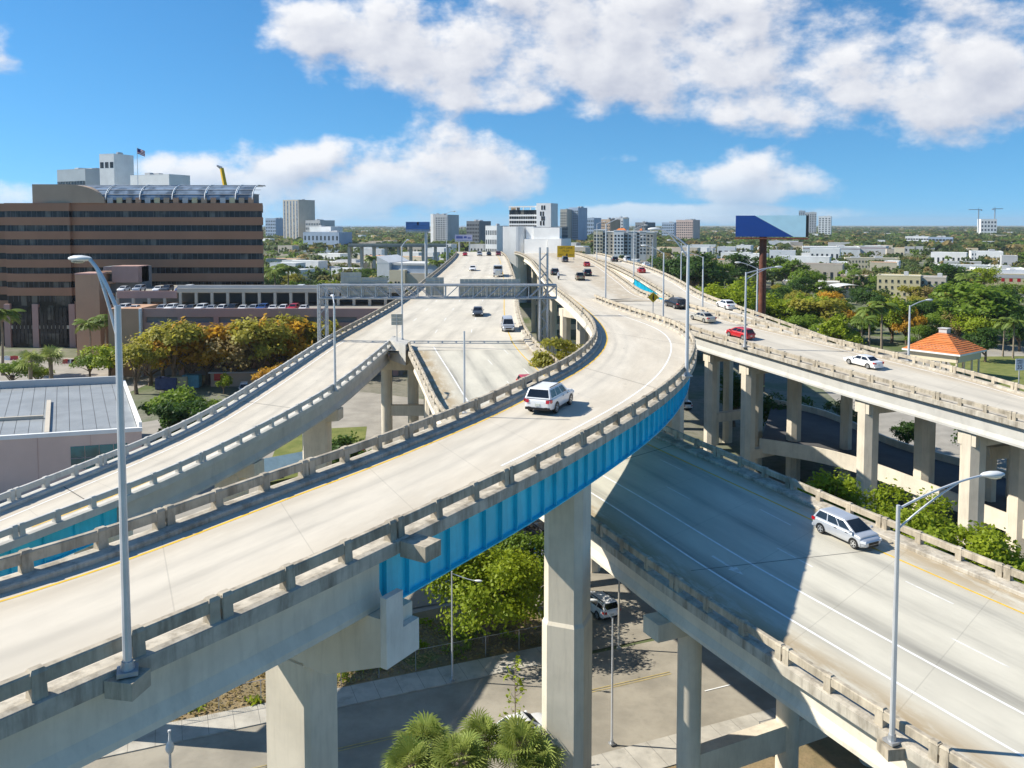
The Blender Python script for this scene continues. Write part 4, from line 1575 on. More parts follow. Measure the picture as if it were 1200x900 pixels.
def loft(stations, ring):
    vs = []; k = None
    for st in stations:
        r_ = ring(*st); k = len(r_)
        vs += [(st[0], y, z) for y, z in r_]
    n = len(stations)
    fs = []
    for i in range(n - 1):
        for j in range(k - 1):
            fs.append((i * k + j, (i + 1) * k + j, (i + 1) * k + j + 1, i * k + j + 1))
        fs.append((i * k + k - 1, (i + 1) * k + k - 1, (i + 1) * k, i * k))
    fs.append(tuple(range(k))); fs.append(tuple((n - 1) * k + j for j in range(k - 1, -1, -1)))
    return vs, fs


def patch(A_, B_, C_, D_, u0, u1, v0, v1, off):
    A_, B_, C_, D_ = (np.array(p, float) for p in (A_, B_, C_, D_))
    def f(u, v): return (A_ * (1 - u) + B_ * u) * (1 - v) + (D_ * (1 - u) + C_ * u) * v
    P = [f(u0, v0), f(u1, v0), f(u1, v1), f(u0, v1)]
    n = np.cross(P[1] - P[0], P[3] - P[0]); n /= np.linalg.norm(n)
    return [p + n * off for p in P] + [p - n * .03 for p in P]


PFACES = [(0, 1, 2, 3), (7, 6, 5, 4), (0, 4, 5, 1), (1, 5, 6, 2), (2, 6, 7, 3), (3, 7, 4, 0)]


def car_meshes(kind):
    L, W, H, belt, hoodf, xw, xf, xr, xb, wb, wr, gc, trunk = KINDS_[kind]
    hw = W / 2
    P = {}
    tail = trunk if trunk else belt
    def ring(x, zb, zt, w):
        h = zt - zb
        half = [(.80 * w, zb), (.965 * w, zb + .09), (1.0 * w, zb + .42 * h), (.985 * w, zt - .16 * h), (.93 * w, zt - .015), (.6 * w, zt + .012)]
        return [(y, z) for y, z in half] + [(-y, z) for y, z in half[::-1]]
    e = L / 2
    st = [(-e, gc + .22, tail * .80, hw * .80), (-e + .06, gc + .10, tail * .93, hw * .90), (-e + .22, gc + .03, tail - .02, hw * .975), (-e + .6, gc, tail, hw)]
    if trunk:
        st += [(xb, gc, (tail + belt) / 2 + .01, hw), (xb + .3, gc, belt, hw)]
    st += [(0, gc, belt, hw), (xw, gc, belt - .015, hw), (xw + .25, gc, belt - .045, hw), ((xw + e) / 2 + .1, gc, belt * .4 + hoodf * .6 + .03, hw * .99), (e - .38, gc + .02, hoodf + .04, hw * .96), (e - .14, gc + .06, hoodf - .03, hw * .88), (e - .02, gc + .12, hoodf - .14, hw * .76), (e, gc + .2, hoodf - .22, hw * .66)]
    vs, fs = loft(st, ring)
    mb = MB()
    k = 12
    dark = kind in ('suv', 'pickup')
    mb.add(vs, fs)
    mb.m = [1 if (dark and i < (len(st) - 1) * k and (i % k in (0, 10, 11))) else 0 for i in range(len(fs))]
    if kind == 'pickup':
        mb.box(((xb - .1 - e) / 2 + .02, 0, tail + .015), (e + xb - .35, W * .80, .03), 0, 1)
    P['body'] = (mb, ['P', 'black'], True)
    # cabin
    hb, hr = hw * .925, hw * .735
    zb, zr = belt - .03, H - .035
    rb = [(xb, -hb, tail - .04 if trunk and kind != 'pickup' else zb), (xb, hb, tail - .04 if trunk and kind != 'pickup' else zb), (xw, hb, zb), (xw, -hb, zb)]
    rt = [(xr, -hr, zr), (xr, hr, zr), (xf, hr, zr - .01), (xf, -hr, zr - .01)]
    rc = [(xr + .22, -hr * .72, H), (xr + .22, hr * .72, H), (xf - .25, hr * .72, H), (xf - .25, -hr * .72, H)]
    mb = MB()
    mb.add(rb + rt + rc, [(1, 0, 4, 5), (2, 1, 5, 6), (3, 2, 6, 7), (0, 3, 7, 4), (5, 4, 8, 9), (6, 5, 9, 10), (7, 6, 10, 11), (4, 7, 11, 8), (9, 8, 11, 10)])
    P['cabin'] = (mb, ['P'], 50)
    P['windshield'] = (MB().add(patch(rb[3], rb[2], rt[2], rt[3], .05, .95, .08, .93, .008), PFACES), ['carglass'], False)
    P['rear_window'] = (MB().add(patch(rb[1], rb[0], rt[0], rt[1], .07, .93, .12, .90, .008), PFACES), ['carglass'], False)
    sw = []
    spl = [(.05, .33), (.36, .62), (.65, .90)] if kind in ('suv', 'van', 'hatch') else ([(.08, .48), (.52, .90)] if kind != 'pickup' else [(.08, .45), (.49, .90)])
    for u0, u1 in spl:
        sw.append((MB().add(patch(rb[0], rb[3], rt[3], rt[0], u0, u1, .10, .86, .008), PFACES)))
        sw.append((MB().add(patch(rb[2], rb[1], rt[1], rt[2], 1 - u1, 1 - u0, .10, .86, .008), PFACES)))
    P['side_window'] = sw
    # small fittings
    tl = []
    zt_ = tail * .86
    for s in (-1, 1):
        tl.append(MB().add(patch((-e + .01, s * hw * .82 if s < 0 else s * hw * .60, zt_ - .16), (-e + .01, s * hw * .60 if s < 0 else s * hw * .82, zt_ - .16), (-e + .05, s * hw * .60 if s < 0 else s * hw * .86, zt_ + .06), (-e + .05, s * hw * .86 if s < 0 else s * hw * .60, zt_ + .06), 0, 1, 0, 1, -.04), [tuple(reversed(f)) for f in PFACES]).box((-e + .16, s * hw * .94, zt_ - .02), (.26, .06, .2)))
    P['tail_light'] = tl
    hl = []
    zh = hoodf - .16
    for s in (-1, 1):
        hl.append(MB().box((e - .20, s * hw * .80, zh), (.34, .22, .14), s * -.45))
    P['head_light'] = hl
    P['grille'] = (MB().box((e - .02, 0, hoodf - .26), (.09, hw * .95, .16)).box((e - .05, 0, gc + .17), (.12, hw * 1.0, .12)), ['black'], False)
    P['number_plate'] = (MB().box((-e + .0, 0, tail * .62), (.05, .34, .16)), ['plate'], False)
    P['rear_bumper'] = (MB().box((-e + .09, 0, gc + .20), (.22, hw * 1.72, .16)), ['black' if dark else 'P'], False)
    mir = []
    for s in (-1, 1):
        mir.append(MB().box((xw - .28, s * (hw + .09), belt + .07), (.13, .19, .13)))
    P['mirror'] = mir
    hd = []
    for s in (-1, 1):
        hd.append(MB().box((-.15, s * (hw * .992), belt - .14), (.2, .03, .035)).box((.75, s * (hw * .992), belt - .14), (.2, .03, .035)))
    P['door_handle'] = hd
    if kind == 'suv':
        P['roof_rail'] = [MB().box(((xr + xf) / 2, s * hr * .93, H + .035), ((xf - xr) * .8, .05, .05)) for s in (-1, 1)]
    ar = []
    for sx in (-1, 1):
        for s in (-1, 1):
            mb = MB()
            n = 14
            cx = sx * wb / 2 + (.0)
            vs = [(cx, s * (hw * 1.002), wr)] + [(cx + math.cos(PI * j / n * 1.16 - .25) * (wr + .055), s * (hw * 1.004), wr + math.sin(PI * j / n * 1.16 - .25) * (wr + .055)) for j in range(n + 1)]
            fs = [(0, j + 1, j + 2) if s < 0 else (0, j + 2, j + 1) for j in range(n)]
            ar.append(mb.add(vs, fs))
    P['wheel_arch'] = ar
    return P


def wheel_meshes(r_, w=.235):
    n = 22
    prof = [(-w / 2, r_ * .64), (-w / 2 + .01, r_ * .93), (-w / 2 + .045, r_), (w / 2 - .045, r_), (w / 2 - .01, r_ * .93), (w / 2, r_ * .64)]
    vs = [(math.cos(2 * PI * j / n) * q, y, math.sin(2 * PI * j / n) * q) for y, q in prof for j in range(n)]
    fs = [(i * n + j, i * n + (j + 1) % n, (i + 1) * n + (j + 1) % n, (i + 1) * n + j) for i in range(len(prof) - 1) for j in range(n)]
    fs += [tuple(range(n)), tuple((len(prof) - 1) * n + j for j in range(n - 1, -1, -1))]
    ty = MB().add(vs, fs).mesh('tyre', M['tyre'], 40)
    rim = MB()
    rim.tube((0, -w / 2 - .012, 0), (0, w / 2 + .012, 0), r_ * .16, r_ * .16, 10)
    for s in (-1, 1):
        for j in range(5):
            a = 2 * PI * j / 5
            c = math.cos(a), math.sin(a)
            t = (-c[1], c[0])
            q = [(c[0] * r_ * .1 + t[0] * r_ * .13, c[1] * r_ * .1 + t[1] * r_ * .13), (c[0] * r_ * .1 - t[0] * r_ * .13, c[1] * r_ * .1 - t[1] * r_ * .13), (c[0] * r_ * .62 - t[0] * r_ * .09, c[1] * r_ * .62 - t[1] * r_ * .09), (c[0] * r_ * .62 + t[0] * r_ * .09, c[1] * r_ * .62 + t[1] * r_ * .09)]
            y0 = s * (w / 2 + .004); y1 = s * (w / 2 - .03)
            rim.add([(x, y0, z) for x, z in q] + [(x, y1, z) for x, z in q], PFACES if s < 0 else [tuple(reversed(f)) for f in PFACES])
        rr = [(r_ * .60, .006), (r_ * .68, .008)]
        vs = [(math.cos(2 * PI * j / n) * q, s * (w / 2 + dy), math.sin(2 * PI * j / n) * q) for q, dy in rr for j in range(n)]
        rim.add(vs, [(j, (j + 1) % n, n + (j + 1) % n, n + j) for j in range(n)])
    return ty, rim.mesh('rim', M['rim'], 40)


CARS = {}
def scale_detail(loc): return loc[1] < 130


def vehicle(kind, col, label, loc, heading, name='car', cat='car', group=None, scale=1.0, extra=None, pitch=0.0):
    key = kind
    if key not in CARS:
        P = car_meshes(kind)
        CARS[key] = (P, {}, wheel_meshes(KINDS_[kind][10]))
    P, cache, wm = CARS[key]
    root = empty(name, loc, heading)
    root.rotation_euler = (0, -pitch, heading)
    root.scale = (scale,) * 3
    tag(root, label, cat, group)
    def get(nm, mb, mats, sm):
        kx = (nm, col if 'P' in mats else '')
        if kx not in cache:
            cache[kx] = mb.mesh(nm, [CP[col] if m == 'P' else M[m] for m in mats], sm)
        return cache[kx]
    for nm in ('body', 'cabin', 'windshield', 'rear_window', 'grille', 'number_plate', 'rear_bumper'):
        mb, mats, sm = P[nm]
        ob = mko(nm, get(nm, mb, mats, sm), root)
        if nm == 'body' and scale_detail(loc):
            md = ob.modifiers.new('round', 'SUBSURF'); md.levels = md.render_levels = 2
        if nm == 'cabin' and scale_detail(loc):
            md = ob.modifiers.new('round', 'BEVEL'); md.width = .07; md.segments = 3; md.limit_method = 'NONE'
    for nm, mt in (('side_window', 'carglass'), ('tail_light', 'tail'), ('head_light', 'head'), ('mirror', 'P'), ('door_handle', 'black'), ('roof_rail', 'black'), ('wheel_arch', 'black')):
        for i, mb in enumerate(P.get(nm, [])):
            kx = (nm, i, col if mt == 'P' else '')
            if kx not in cache:
                cache[kx] = mb.mesh(nm, CP[col] if mt == 'P' else M[mt])
            mko(nm, cache[kx], root)
    L, W, H, belt, hoodf, xw, xf, xr, xb, wb, wr, gc, trunk = KINDS_[kind]
    for sx in (-1, 1):
        for s in (-1, 1):
            w_ = mko('wheel', wm[0], root, (sx * wb / 2, s * (W / 2 - .115), wr))
            mko('rim', wm[1], w_)
    return root


def drive(kind, col, label, px, py, C, prof, roadroot, sgn=1, **kw):
    """stand a vehicle on a deck at a surveyed pixel, heading along curve C"""
    p = unp(px, py, prof, 0.0)
    _, i = nearest(C, p)
    T_, N_ = frame(C)
    q = drape(roadroot, [p + [0, 0, .3]], .0)[0]
    t = T_[i] * sgn
    lo = max(0, i - 3); hi_ = min(len(C) - 1, i + 3)
    sl = (C[hi_][2] - C[lo][2]) / max(.1, np.linalg.norm((C[hi_] - C[lo])[:2])) * sgn
    return vehicle(kind, col, label, q, math.atan2(t[1], t[0]), pitch=math.atan(sl), **kw)


TRAF = 'traffic on the elevated roads'
drive('suv', 'white', 'white sport utility vehicle driving up the flyover, seen from behind', 645, 478, cAL, pA, A, 1, cat='SUV', group=TRAF)
drive('hatch', 'silver', 'silver hatchback coming down the lower carriageway out of the flyover shadow', 991, 631, cDR, pE, D, -1, group=TRAF)
drive('sedan', 'grey', 'dark grey car coming down the lower carriageway beneath the gantry', 560, 369, cTR, pE, D, -1, group=TRAF)
drive('van', 'silver', 'silver minivan coming down beside the yellow line of the lower carriageway', 595, 386, cTR, pE, D, -1, group=TRAF, name='minivan')
drive('sedan', 'white', 'small white car high up the lower carriageway', 554, 317, cTR, pE, D, -1, group=TRAF)
drive('suv', 'silver', 'pale vehicle at the crest of the lower carriageway', 562, 299, cTR, pE, D, -1, group=TRAF)
drive('sedan', 'black', 'dark car at the crest of the lower carriageway', 573, 298.6, cTR, pE, D, -1, group=TRAF)
drive('suv', 'darkred', 'dark red vehicle at the crest of the lower carriageway near the white building', 584, 298.8, cTR, pE, D, -1, group=TRAF)
drive('sedan', 'red', 'red car at the crest of the lower carriageway by the far parapet', 545, 299, cTL, pE, D, -1, group=TRAF)
drive('hatch', 'red', 'red car half hidden behind the flyover parapet left of the white SUV', 619, 458, cDR, pE, D, -1, group=TRAF)
drive('suv', 'grey', 'dark sport utility vehicle near the yellow line below the crest of the main carriageway', 650, 322, cML, pA, B, 1, cat='SUV', group=TRAF)
drive('pickup', 'gold', 'tan pickup truck in the middle of the main carriageway', 679.5, 328, cML, pA, B, 1, name='pickup_truck', cat='pickup', group=TRAF)
drive('suv', 'black', 'black sport utility vehicle just ahead of the tan pickup', 688, 323, cML, pA, B, 1, cat='SUV', group=TRAF)
drive('sedan', 'red', 'red car on the main carriageway beside the far parapet', 687.5, 312, cMR, pB, B, 1, group=TRAF)
drive('van', 'grey', 'grey van under the yellow lane sign', 662, 307, cML, pA, B, 1, name='van', cat='van', group=TRAF)
drive('suv', 'black', 'dark sport utility vehicle with red tail lights beside the diamond sign', 791, 360, cBF, pB, B, 1, cat='SUV', group=TRAF)
drive('sedan', 'beige', 'beige sedan just behind the dark SUV on the main carriageway', 823, 376, cBF, pB, B, 1, group=TRAF)
drive('hatch', 'red', 'bright red hatchback on the main carriageway', 867, 395.5, cBF, pB, B, 1, group=TRAF)
drive('sedan', 'white', 'white saloon nearest on the main carriageway above the tall piers', 1011, 429, cBF, pB, B, 1, group=TRAF)
def drive_c(kind, col, label, px, py, **kw):
    return drive(kind, col, label, px, py, cCF, pB, Cc, 1, group=TRAF, **kw)
drive_c('sedan', 'white', 'white sedan on the outer carriageway before the billboard post', 851, 361)
drive_c('sedan', 'red', 'red car on the outer carriageway behind the blue girder strip', 751.5, 319.5)
drive_c('sedan', 'white', 'white car just ahead of the red one on the outer carriageway', 757, 314)
drive_c('van', 'white', 'white van on the outer carriageway', 735, 308, name='van', cat='van')
drive_c('suv', 'black', 'dark car ahead of the white van on the outer carriageway', 720, 306.5)

# motorcycle behind the dark SUV
pmoto = unp(654.5, 327.5, pA, 0)
mq = drape(B, [pmoto + [0, 0, .3]], 0)[0]
mt = empty('motorcycle', mq, R(92))
tag(mt, 'motorcycle with a rider behind the dark SUV near the crest', 'motorcycle', TRAF)
wmoto = wheel_meshes(.31, .13)
for x in (-.68, .68):
    w_ = mko('wheel', wmoto[0], mt, (x, 0, .31)); mko('rim', wmoto[1], w_)
MB().box((0, 0, .55), (.75, .26, .34)).box((.1, 0, .82), (.55, .3, .2)).box((-.45, 0, .82), (.6, .26, .1)).build('body', CP['black'], mt)
MB().tube((.68, 0, .31), (.42, 0, 1.05), .04, .04, 6).tube((.42, -.36, 1.06), (.42, .36, 1.06), .025, .025, 6).build('fork', M['chrome'], mt)
rd = MB()
rd.pipe([(-.25, 0, .85), (-.18, 0, 1.15), (-.05, 0, 1.42), (0, 0, 1.5)], [.19, .2, .23, .1], 10)
rd.pipe([(0, 0, 1.48), (.02, 0, 1.6), (.03, 0, 1.78), (.02, 0, 1.84)], [.09, .15, .14, .05], 10)
for s in (-1, 1):
    rd.pipe([(-.05, s * .2, 1.4), (.2, s * .32, 1.2), (.42, s * .34, 1.07)], [.075, .06, .045], 8)
    rd.pipe([(-.22, s * .1, .88), (.2, s * .22, .78), (.1, s * .2, .35)], [.11, .09, .06], 8)
pr_ = rd.build('person', pm('rider_clothes', (.55, .56, .6), .8, .2, 4, coord='obj'), None, True, loc=mq, rz=R(92))
tag(pr_, 'person in a pale jacket riding the motorcycle', 'person')

# white box truck coming down
ptr = unp(583.5, 324, pE, 0)
tq = drape(D, [ptr + [0, 0, .3]], 0)[0]
_, it = nearest(cTR, ptr)
Tt = -frame(cTR)[0][it]
tr = empty('truck', tq, math.atan2(Tt[1], Tt[0]))
tag(tr, 'white tractor truck with chrome grille coming down the lower carriageway', 'truck', TRAF)
cab = MB()
cab.xprism([(-1.2, .75), (1.2, .75), (1.2, 2.2), (1.1, 2.95), (-1.1, 2.95), (-1.2, 2.2)], -.9, 1.3)
cab.xprism([(-.85, .8), (.85, .8), (.8, 1.7), (.6, 1.85), (-.6, 1.85), (-.8, 1.7)], 1.3, 3.0)
cab.build('cab', CP['white'], tr)
MB().box((1.31, 0, 2.35), (.05, 2.0, .75)).build('windshield', M['carglass'], tr)
MB().box((3.03, 0, 1.25), (.08, 1.3, .9)).build('grille', M['chrome'], tr)
MB().box((3.0, 0, .62), (.35, 2.4, .42)).build('bumper', M['chrome'], tr)
for s in (-1, 1):
    MB().box((.2, s * 1.215, 2.35), (1.1, .03, .65)).build('side_window', M['carglass'], tr)
    MB().box((2.85, s * .98, 1.2), (.3, .25, .25)).build('head_light', M['head'], tr)
    MB().box((2.2, s * 1.0, 1.05), (1.3, .4, .22), 0).build('fender', CP['darkred'], tr)
MB().box((-4.2, 0, 1.35), (6.4, 2.4, .5)).box((-3.4, 0, 2.0), (2.6, 1.9, .8)).build('load_bed', M['rim'], tr)
MB().box((-2.5, 0, .85), (8.5, .9, .3)).build('chassis', M['black'], tr)
wt = wheel_meshes(.5, .3)
for x in (2.2, -3.2, -5.8):
    for s in (-1, 1):
        w_ = mko('wheel', wt[0], tr, (x, s * 1.02, .5)); mko('rim', wt[1], w_)

# cars standing on the ground under the roads
GRD = 'cars parked under the elevated roads'
def park(kind, col, lab, px, py, ang, z=0.03, **kw):
    p = un(px, py, z)
    return vehicle(kind, col, lab, p, R(ang), group=GRD, **kw)
park('sedan', 'white', 'pale car partly hidden by the fan palms on the street', 612, 862, 28, .06)
park('suv', 'white', 'white vehicle in the shade of the side street beside the tall pier', 700, 716, 118, .06)
park('sedan', 'silver', 'silver car at the edge of the shade behind the leafy tree', 621, 651, 115, .06)
park('suv', 'black', 'dark vehicle under the blue girder behind the leafy tree', 631, 630, 115, .06)
park('pickup', 'white', 'white pickup parked beside the wide ramp pier', 348, 504, 10, .03, name='pickup_truck', cat='pickup')
park('suv', 'silver', 'pale car in the dark opening under the ramp nose', 528, 436, -80, .03)
park('sedan', 'white', 'white car glimpsed between the main carriageway piers', 962, 489, 60, .03)
park('suv', 'white', 'white car behind the curved blue girder among the piers', 802, 478, 95, .03)
park('sedan', 'blue', 'blue car glimpsed under the flyover parapet', 366, 551, 30, .05)
park('van', 'white', 'white van parked by the storage containers behind the side ramp', 286, 459, -75, .03, name='van', cat='van')
park('hatch', 'red', 'small red car glimpsed under the flyover beside the ramp pier', 412, 532, 20, .05)
# ------------------------------------------------------------------ buildings
OCC = []                              # footprints kept clear of trees: (x0, x1, y0, y1)
WC = {}
def wall(n, c, **kw):
    if n not in WC:
        WC[n] = pm('wall_' + n, c, .8, .06, .12, dirt=(c[0] * .6, c[1] * .58, c[2] * .55, .3), dscale=.08, **kw)
    return WC[n]
wall('white', (.80, .80, .78)); wall('cream', (.66, .58, .42)); wall('grey', (.52, .52, .51)); wall('brown', (.37, .195, .115)); wall('tan', (.46, .34, .24)); wall('pink', (.46, .29, .25))
wall('palepink', (.66, .50, .43)); wall('blue', (.38, .47, .58)); wall('dark', (.20, .21, .22)); wall('sand', (.55, .49, .40)); wall('orange', (.50, .30, .19)); wall('yellow', (.62, .54, .33)); wall('glass', (.34, .40, .44))
M['roofgrey'] = pm('roof_gravel', (.38, .375, .36), .9, .2, .4, bmp=.2)
M['roofwhite'] = pm('roof_membrane', (.62, .62, .60), .8, .12, .15, dirt=(.35, .34, .32, .5), dscale=.1)
M['roofbrown'] = pm('roof_brown', (.20, .13, .10), .9, .2, .4)
M['tile'] = pm('orange_tile', (.62, .19, .05), .75, .16, .8, bmp=.3)
M['metalroof'] = pm('blue_grey_metal_roof', (.32, .335, .335), .5, .12, .22, metal=.15, dirt=(.20, .22, .23, .6), dscale=.15)
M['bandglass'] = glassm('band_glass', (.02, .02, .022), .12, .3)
def pane_variety(m):  # random tan panes: blinds, with mottled reflections painted into the glass colour
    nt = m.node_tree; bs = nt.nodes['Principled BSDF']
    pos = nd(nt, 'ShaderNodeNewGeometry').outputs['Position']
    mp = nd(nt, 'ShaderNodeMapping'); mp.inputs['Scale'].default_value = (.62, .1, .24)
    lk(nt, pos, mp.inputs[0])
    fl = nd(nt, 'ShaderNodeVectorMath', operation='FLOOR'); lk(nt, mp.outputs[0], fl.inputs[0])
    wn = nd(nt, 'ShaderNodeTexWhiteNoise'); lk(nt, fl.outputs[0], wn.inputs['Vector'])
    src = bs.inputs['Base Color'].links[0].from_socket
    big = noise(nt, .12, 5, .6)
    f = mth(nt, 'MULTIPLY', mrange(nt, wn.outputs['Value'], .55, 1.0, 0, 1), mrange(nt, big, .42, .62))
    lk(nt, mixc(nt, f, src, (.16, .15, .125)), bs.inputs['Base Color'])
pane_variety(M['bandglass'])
M['bluesky_glass'] = glassm('vault_glass', (.16, .20, .25), .12, .6)
M['rust'] = pm('rusty_steel', (.16, .055, .03), .75, .25, .8, bmp=.3)


def building(label, px0, px1, pyt, Y, depth, wl, rows=0, cols=0, name='building', cat='building', group=None, roof='roofgrey', sides='F', wfr=.55, hfr=.5, z0=.06, z1=.94, rot=None, extras=True, single=False, glass='window', pent=True, h=None):
    if h:
        Y = (ZC - h) * 1000.0 / (pyt - 262.0)
    a = at(px0, pyt, Y); b = at(px1, pyt, Y)
    w = b[0] - a[0]; h = a[2]
    if rot is None:
        rot = -.32 - .25 * ((px0 * 13.7) % 1)
        w *= .93
    cx = (a[0] + b[0]) / 2
    root = empty(name, (cx, Y, 0), rot)
    tag(root, label, cat, group)
    OCC.append((a[0] - 3, b[0] + 3, Y - 4, Y + depth + 3))
    MB().b2((-w / 2, 0, 0), (w / 2, depth, h)).build('wall', wall(wl, (.5, .5, .5)), root)
    # parapet rim and roof sheet set inside it
    t = min(.4, w * .05)
    MB().b2((-w / 2 + t, t, h + .02), (w / 2 - t, depth - t, h + .06)).build('roof', M[roof], root)
    rim = MB()
    rim.b2((-w / 2 - .04, -.04, h - .02), (w / 2 + .04, t, h + .5)).b2((-w / 2 - .04, depth - t, h - .02), (w / 2 + .04, depth + .04, h + .5))
    rim.b2((-w / 2 - .04, t, h - .02), (-w / 2 + t, depth - t, h + .5)).b2((w / 2 - t, t, h - .02), (w / 2 + .04, depth - t, h + .5))
    rim.build('parapet', wall(wl, (.5, .5, .5)), root)
    if extras and pent:
        rr = random.Random(int(px0 * 7 + px1))
        for k in range(rr.randint(1, 3)):
            ew, ed, eh = w * rr.uniform(.08, .2), depth * rr.uniform(.12, .3), rr.uniform(1.2, 2.6)
            ex = rr.uniform(-.3, .3) * w; ey = depth * rr.uniform(.3, .7)
            MB().b2((ex - ew / 2, ey - ed / 2, h + .06), (ex + ew / 2, ey + ed / 2, h + .06 + eh)).b2((ex - ew * .3, ey - ed * .3, h + .06 + eh), (ex + ew * .3, ey + ed * .3, h + .2 + eh)).build('roof_unit', WC['grey'], root)
    if rows and cols:
        fh = h * (z1 - z0) / rows
        mb = MB()
        def put(lo, hi_):
            if single:
                o = MB().b2(lo, hi_).build('window', M[glass], root)
                s_ = MB().b2((lo[0] - .1, lo[1] - .05, lo[2] - .12), (hi_[0] + .1, hi_[1] + .02, lo[2] - .02)).build('sill', WC['sand'], o)
            else:
                mb.b2(lo, hi_)
        for r_ in range(rows):
            zc_ = h * z0 + fh * (r_ + .5)
            for s in sides:
                span = w if s == 'F' else depth
                n = cols if s == 'F' else max(1, int(round(cols * depth / w)))
                cw = span / n
                for c in range(n):
                    u = (c + .5) * cw
                    hw_, hh_ = cw * wfr / 2, fh * hfr / 2
                    if s == 'F':
                        put((-w / 2 + u - hw_, -.07, zc_ - hh_), (-w / 2 + u + hw_, .05, zc_ + hh_))
                    elif s == 'L':
                        put((-w / 2 - .07, u - hw_, zc_ - hh_), (-w / 2 + .05, u + hw_, zc_ + hh_))
                    else:
                        put((w / 2 - .05, u - hw_, zc_ - hh_), (w / 2 + .07, u + hw_, zc_ + hh_))
        if not single:
            o = mb.build('windows', M[glass], root)
            o['kind'] = 'stuff'
    return root, w, h


# ---- brown banded office block
BY = 255.0
def office():
    root = empty('office_block', (at(150, 400, BY)[0], BY, 0))
    tag(root, 'brown banded office block with ribbon windows and a barrel-vaulted glass roof', 'building')
    ox = at(150, 400, BY)[0]
    X = lambda px: at(px, 260, BY)[0] - ox
    Z = lambda py: at(150, py, BY)[2]
    x0, x1 = X(8), X(308)
    OCC.append((X(-60) + ox, x1 + ox + 4, BY - 6, BY + 60))
    ztop = Z(238)
    mat = WC['brown']
    fl = 4.2
    zt_ = ztop
    wtop = Z(247.3)
    wh = Z(247.3) - Z(254.5)
    # spandrels proud of recessed ribbon windows; two bays: front range and the set-back wing at the far end
    for (xa, xb, y0, zlow) in ((x0, X(84), -1.2, 12), (X(84), x1, 0.0, 0)):
        q = 11.5 if xb == x1 else 0
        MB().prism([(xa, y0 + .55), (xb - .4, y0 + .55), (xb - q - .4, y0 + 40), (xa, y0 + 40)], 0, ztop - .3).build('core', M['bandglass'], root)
        z = ztop
        k = 0
        while z > zlow + 2:
            wt_ = wtop - fl * k
            lo = max(wt_, zlow)
            MB().prism([(xa, y0), (xb, y0), (xb - q, y0 + 40), (xb - q - .35, y0 + 40), (xb - .5, y0 + .5), (xa, y0 + .5)], lo, z).build('spandrel', mat, root)
            if wt_ - wh < zlow:
                break
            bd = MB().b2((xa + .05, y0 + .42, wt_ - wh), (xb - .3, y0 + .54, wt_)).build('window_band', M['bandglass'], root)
            mu = MB()
            n = int((xb - xa) / 1.6)
            for i in range(n + 1):
                xx = xa + .05 + (xb - xa - .5) * i / n
                mu.b2((xx - .03, y0 + .37, wt_ - wh), (xx + .03, y0 + .41, wt_))
            mu.build('mullion', wall('dark', (.14, .16, .18)), bd)['kind'] = 'stuff'
            z = wt_ - wh
            k += 1
    # wing running out of frame
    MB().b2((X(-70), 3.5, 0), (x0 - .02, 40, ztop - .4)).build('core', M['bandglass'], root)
    z = ztop - .02; k = 0
    while k < 9:
        wt_ = wtop - fl * k
        MB().b2((X(-70), 3, wt_), (x0 - .02, 3.45, z)).build('spandrel', mat, root)
        z = wt_ - wh; k += 1
    # tall glazed entrance storeys and piers
    for px in (8, 41, 84):
        MB().b2((X(px) - .9, -1.6, 0), (X(px) + .9, -.6, 13)).build('pier', WC['pink'], root)
    for px in (14, 46):
        for i in range(7):
            MB().b2((X(px) + i * 1.15, -1.35, 1), (X(px) + i * 1.15 + 1.0, -1.25, 12)).build('pane', M['bandglass'], root)
    MB().b2((x0, -1.3, 5.6), (X(84), -1.0, 6.6)).build('canopy', WC['sand'], root)
    # end gable of the vault
    zv = Z(216)
    prof = [(X(40), ztop + .01), (X(124), ztop + .01)]
    n = 14
    for i in range(n + 1):
        t = i / n * PI / 2
        prof.append((X(124) - (1 - math.cos(t)) * 0 - math.sin(t) * (X(124) - X(76)), ztop + (zv - ztop) * (1 - math.cos(t))) if False else (X(76) + (X(124) - X(76)) * math.cos(t) ** .9, ztop + (zv - ztop) * math.sin(t)))
    prof.append((X(40), zv))
    m = len(prof)
    vs = [(x, -.5, z) for x, z in prof] + [(x, 6, z) for x, z in prof]
    MB().add(vs, [tuple(range(m)), tuple(range(2 * m - 1, m - 1, -1))] + [((i + 1) % m, i, m + i, m + (i + 1) % m) for i in range(m)]).build('gable', WC['tan'], root)
    # barrel vault: quarter cylinder with white ribs
    rv = zv - ztop
    xa, xb = X(78), X(304)
    ns = 10
    pts = [(8 - 7.6 * math.cos(t), ztop + 1.0 + (rv - 1.0) * math.sin(t)) for t in np.linspace(.0, PI / 2, ns)] + [(14, zv)]
    MB().b2((X(80), 2.5, ztop), (X(290), 12, ztop + rv * .55)).build('plant_room', WC['dark'], root)
    ribs = [124, 164, 202, 240, 276, 296]
    edges = [78] + ribs
    for pa_, pb__ in zip(edges[:-1], edges[1:]):
        xa_, xb_ = X(pa_) + .3, X(pb__) - .3
        vs = [(xa_, y, z) for y, z in pts] + [(xb_, y, z) for y, z in pts]
        k = len(pts)
        MB().add(vs, [(i, i + k, i + k + 1, i + 1) for i in range(k - 1)]).build('vault_glazing', M['bluesky_glass'], root)
    for px in ribs:
        MB().pipe([(X(px), y - .15, z + .1) for y, z in pts], .17, 6).build('vault_rib', WC['white'], root)
    for i in range(2, ns, 2):
        MB().tube((xa, pts[i][0] - .05, pts[i][1] + .06), (xb, pts[i][0] - .05, pts[i][1] + .06), .09, .09, 5).build('purlin', M['steel'], root)
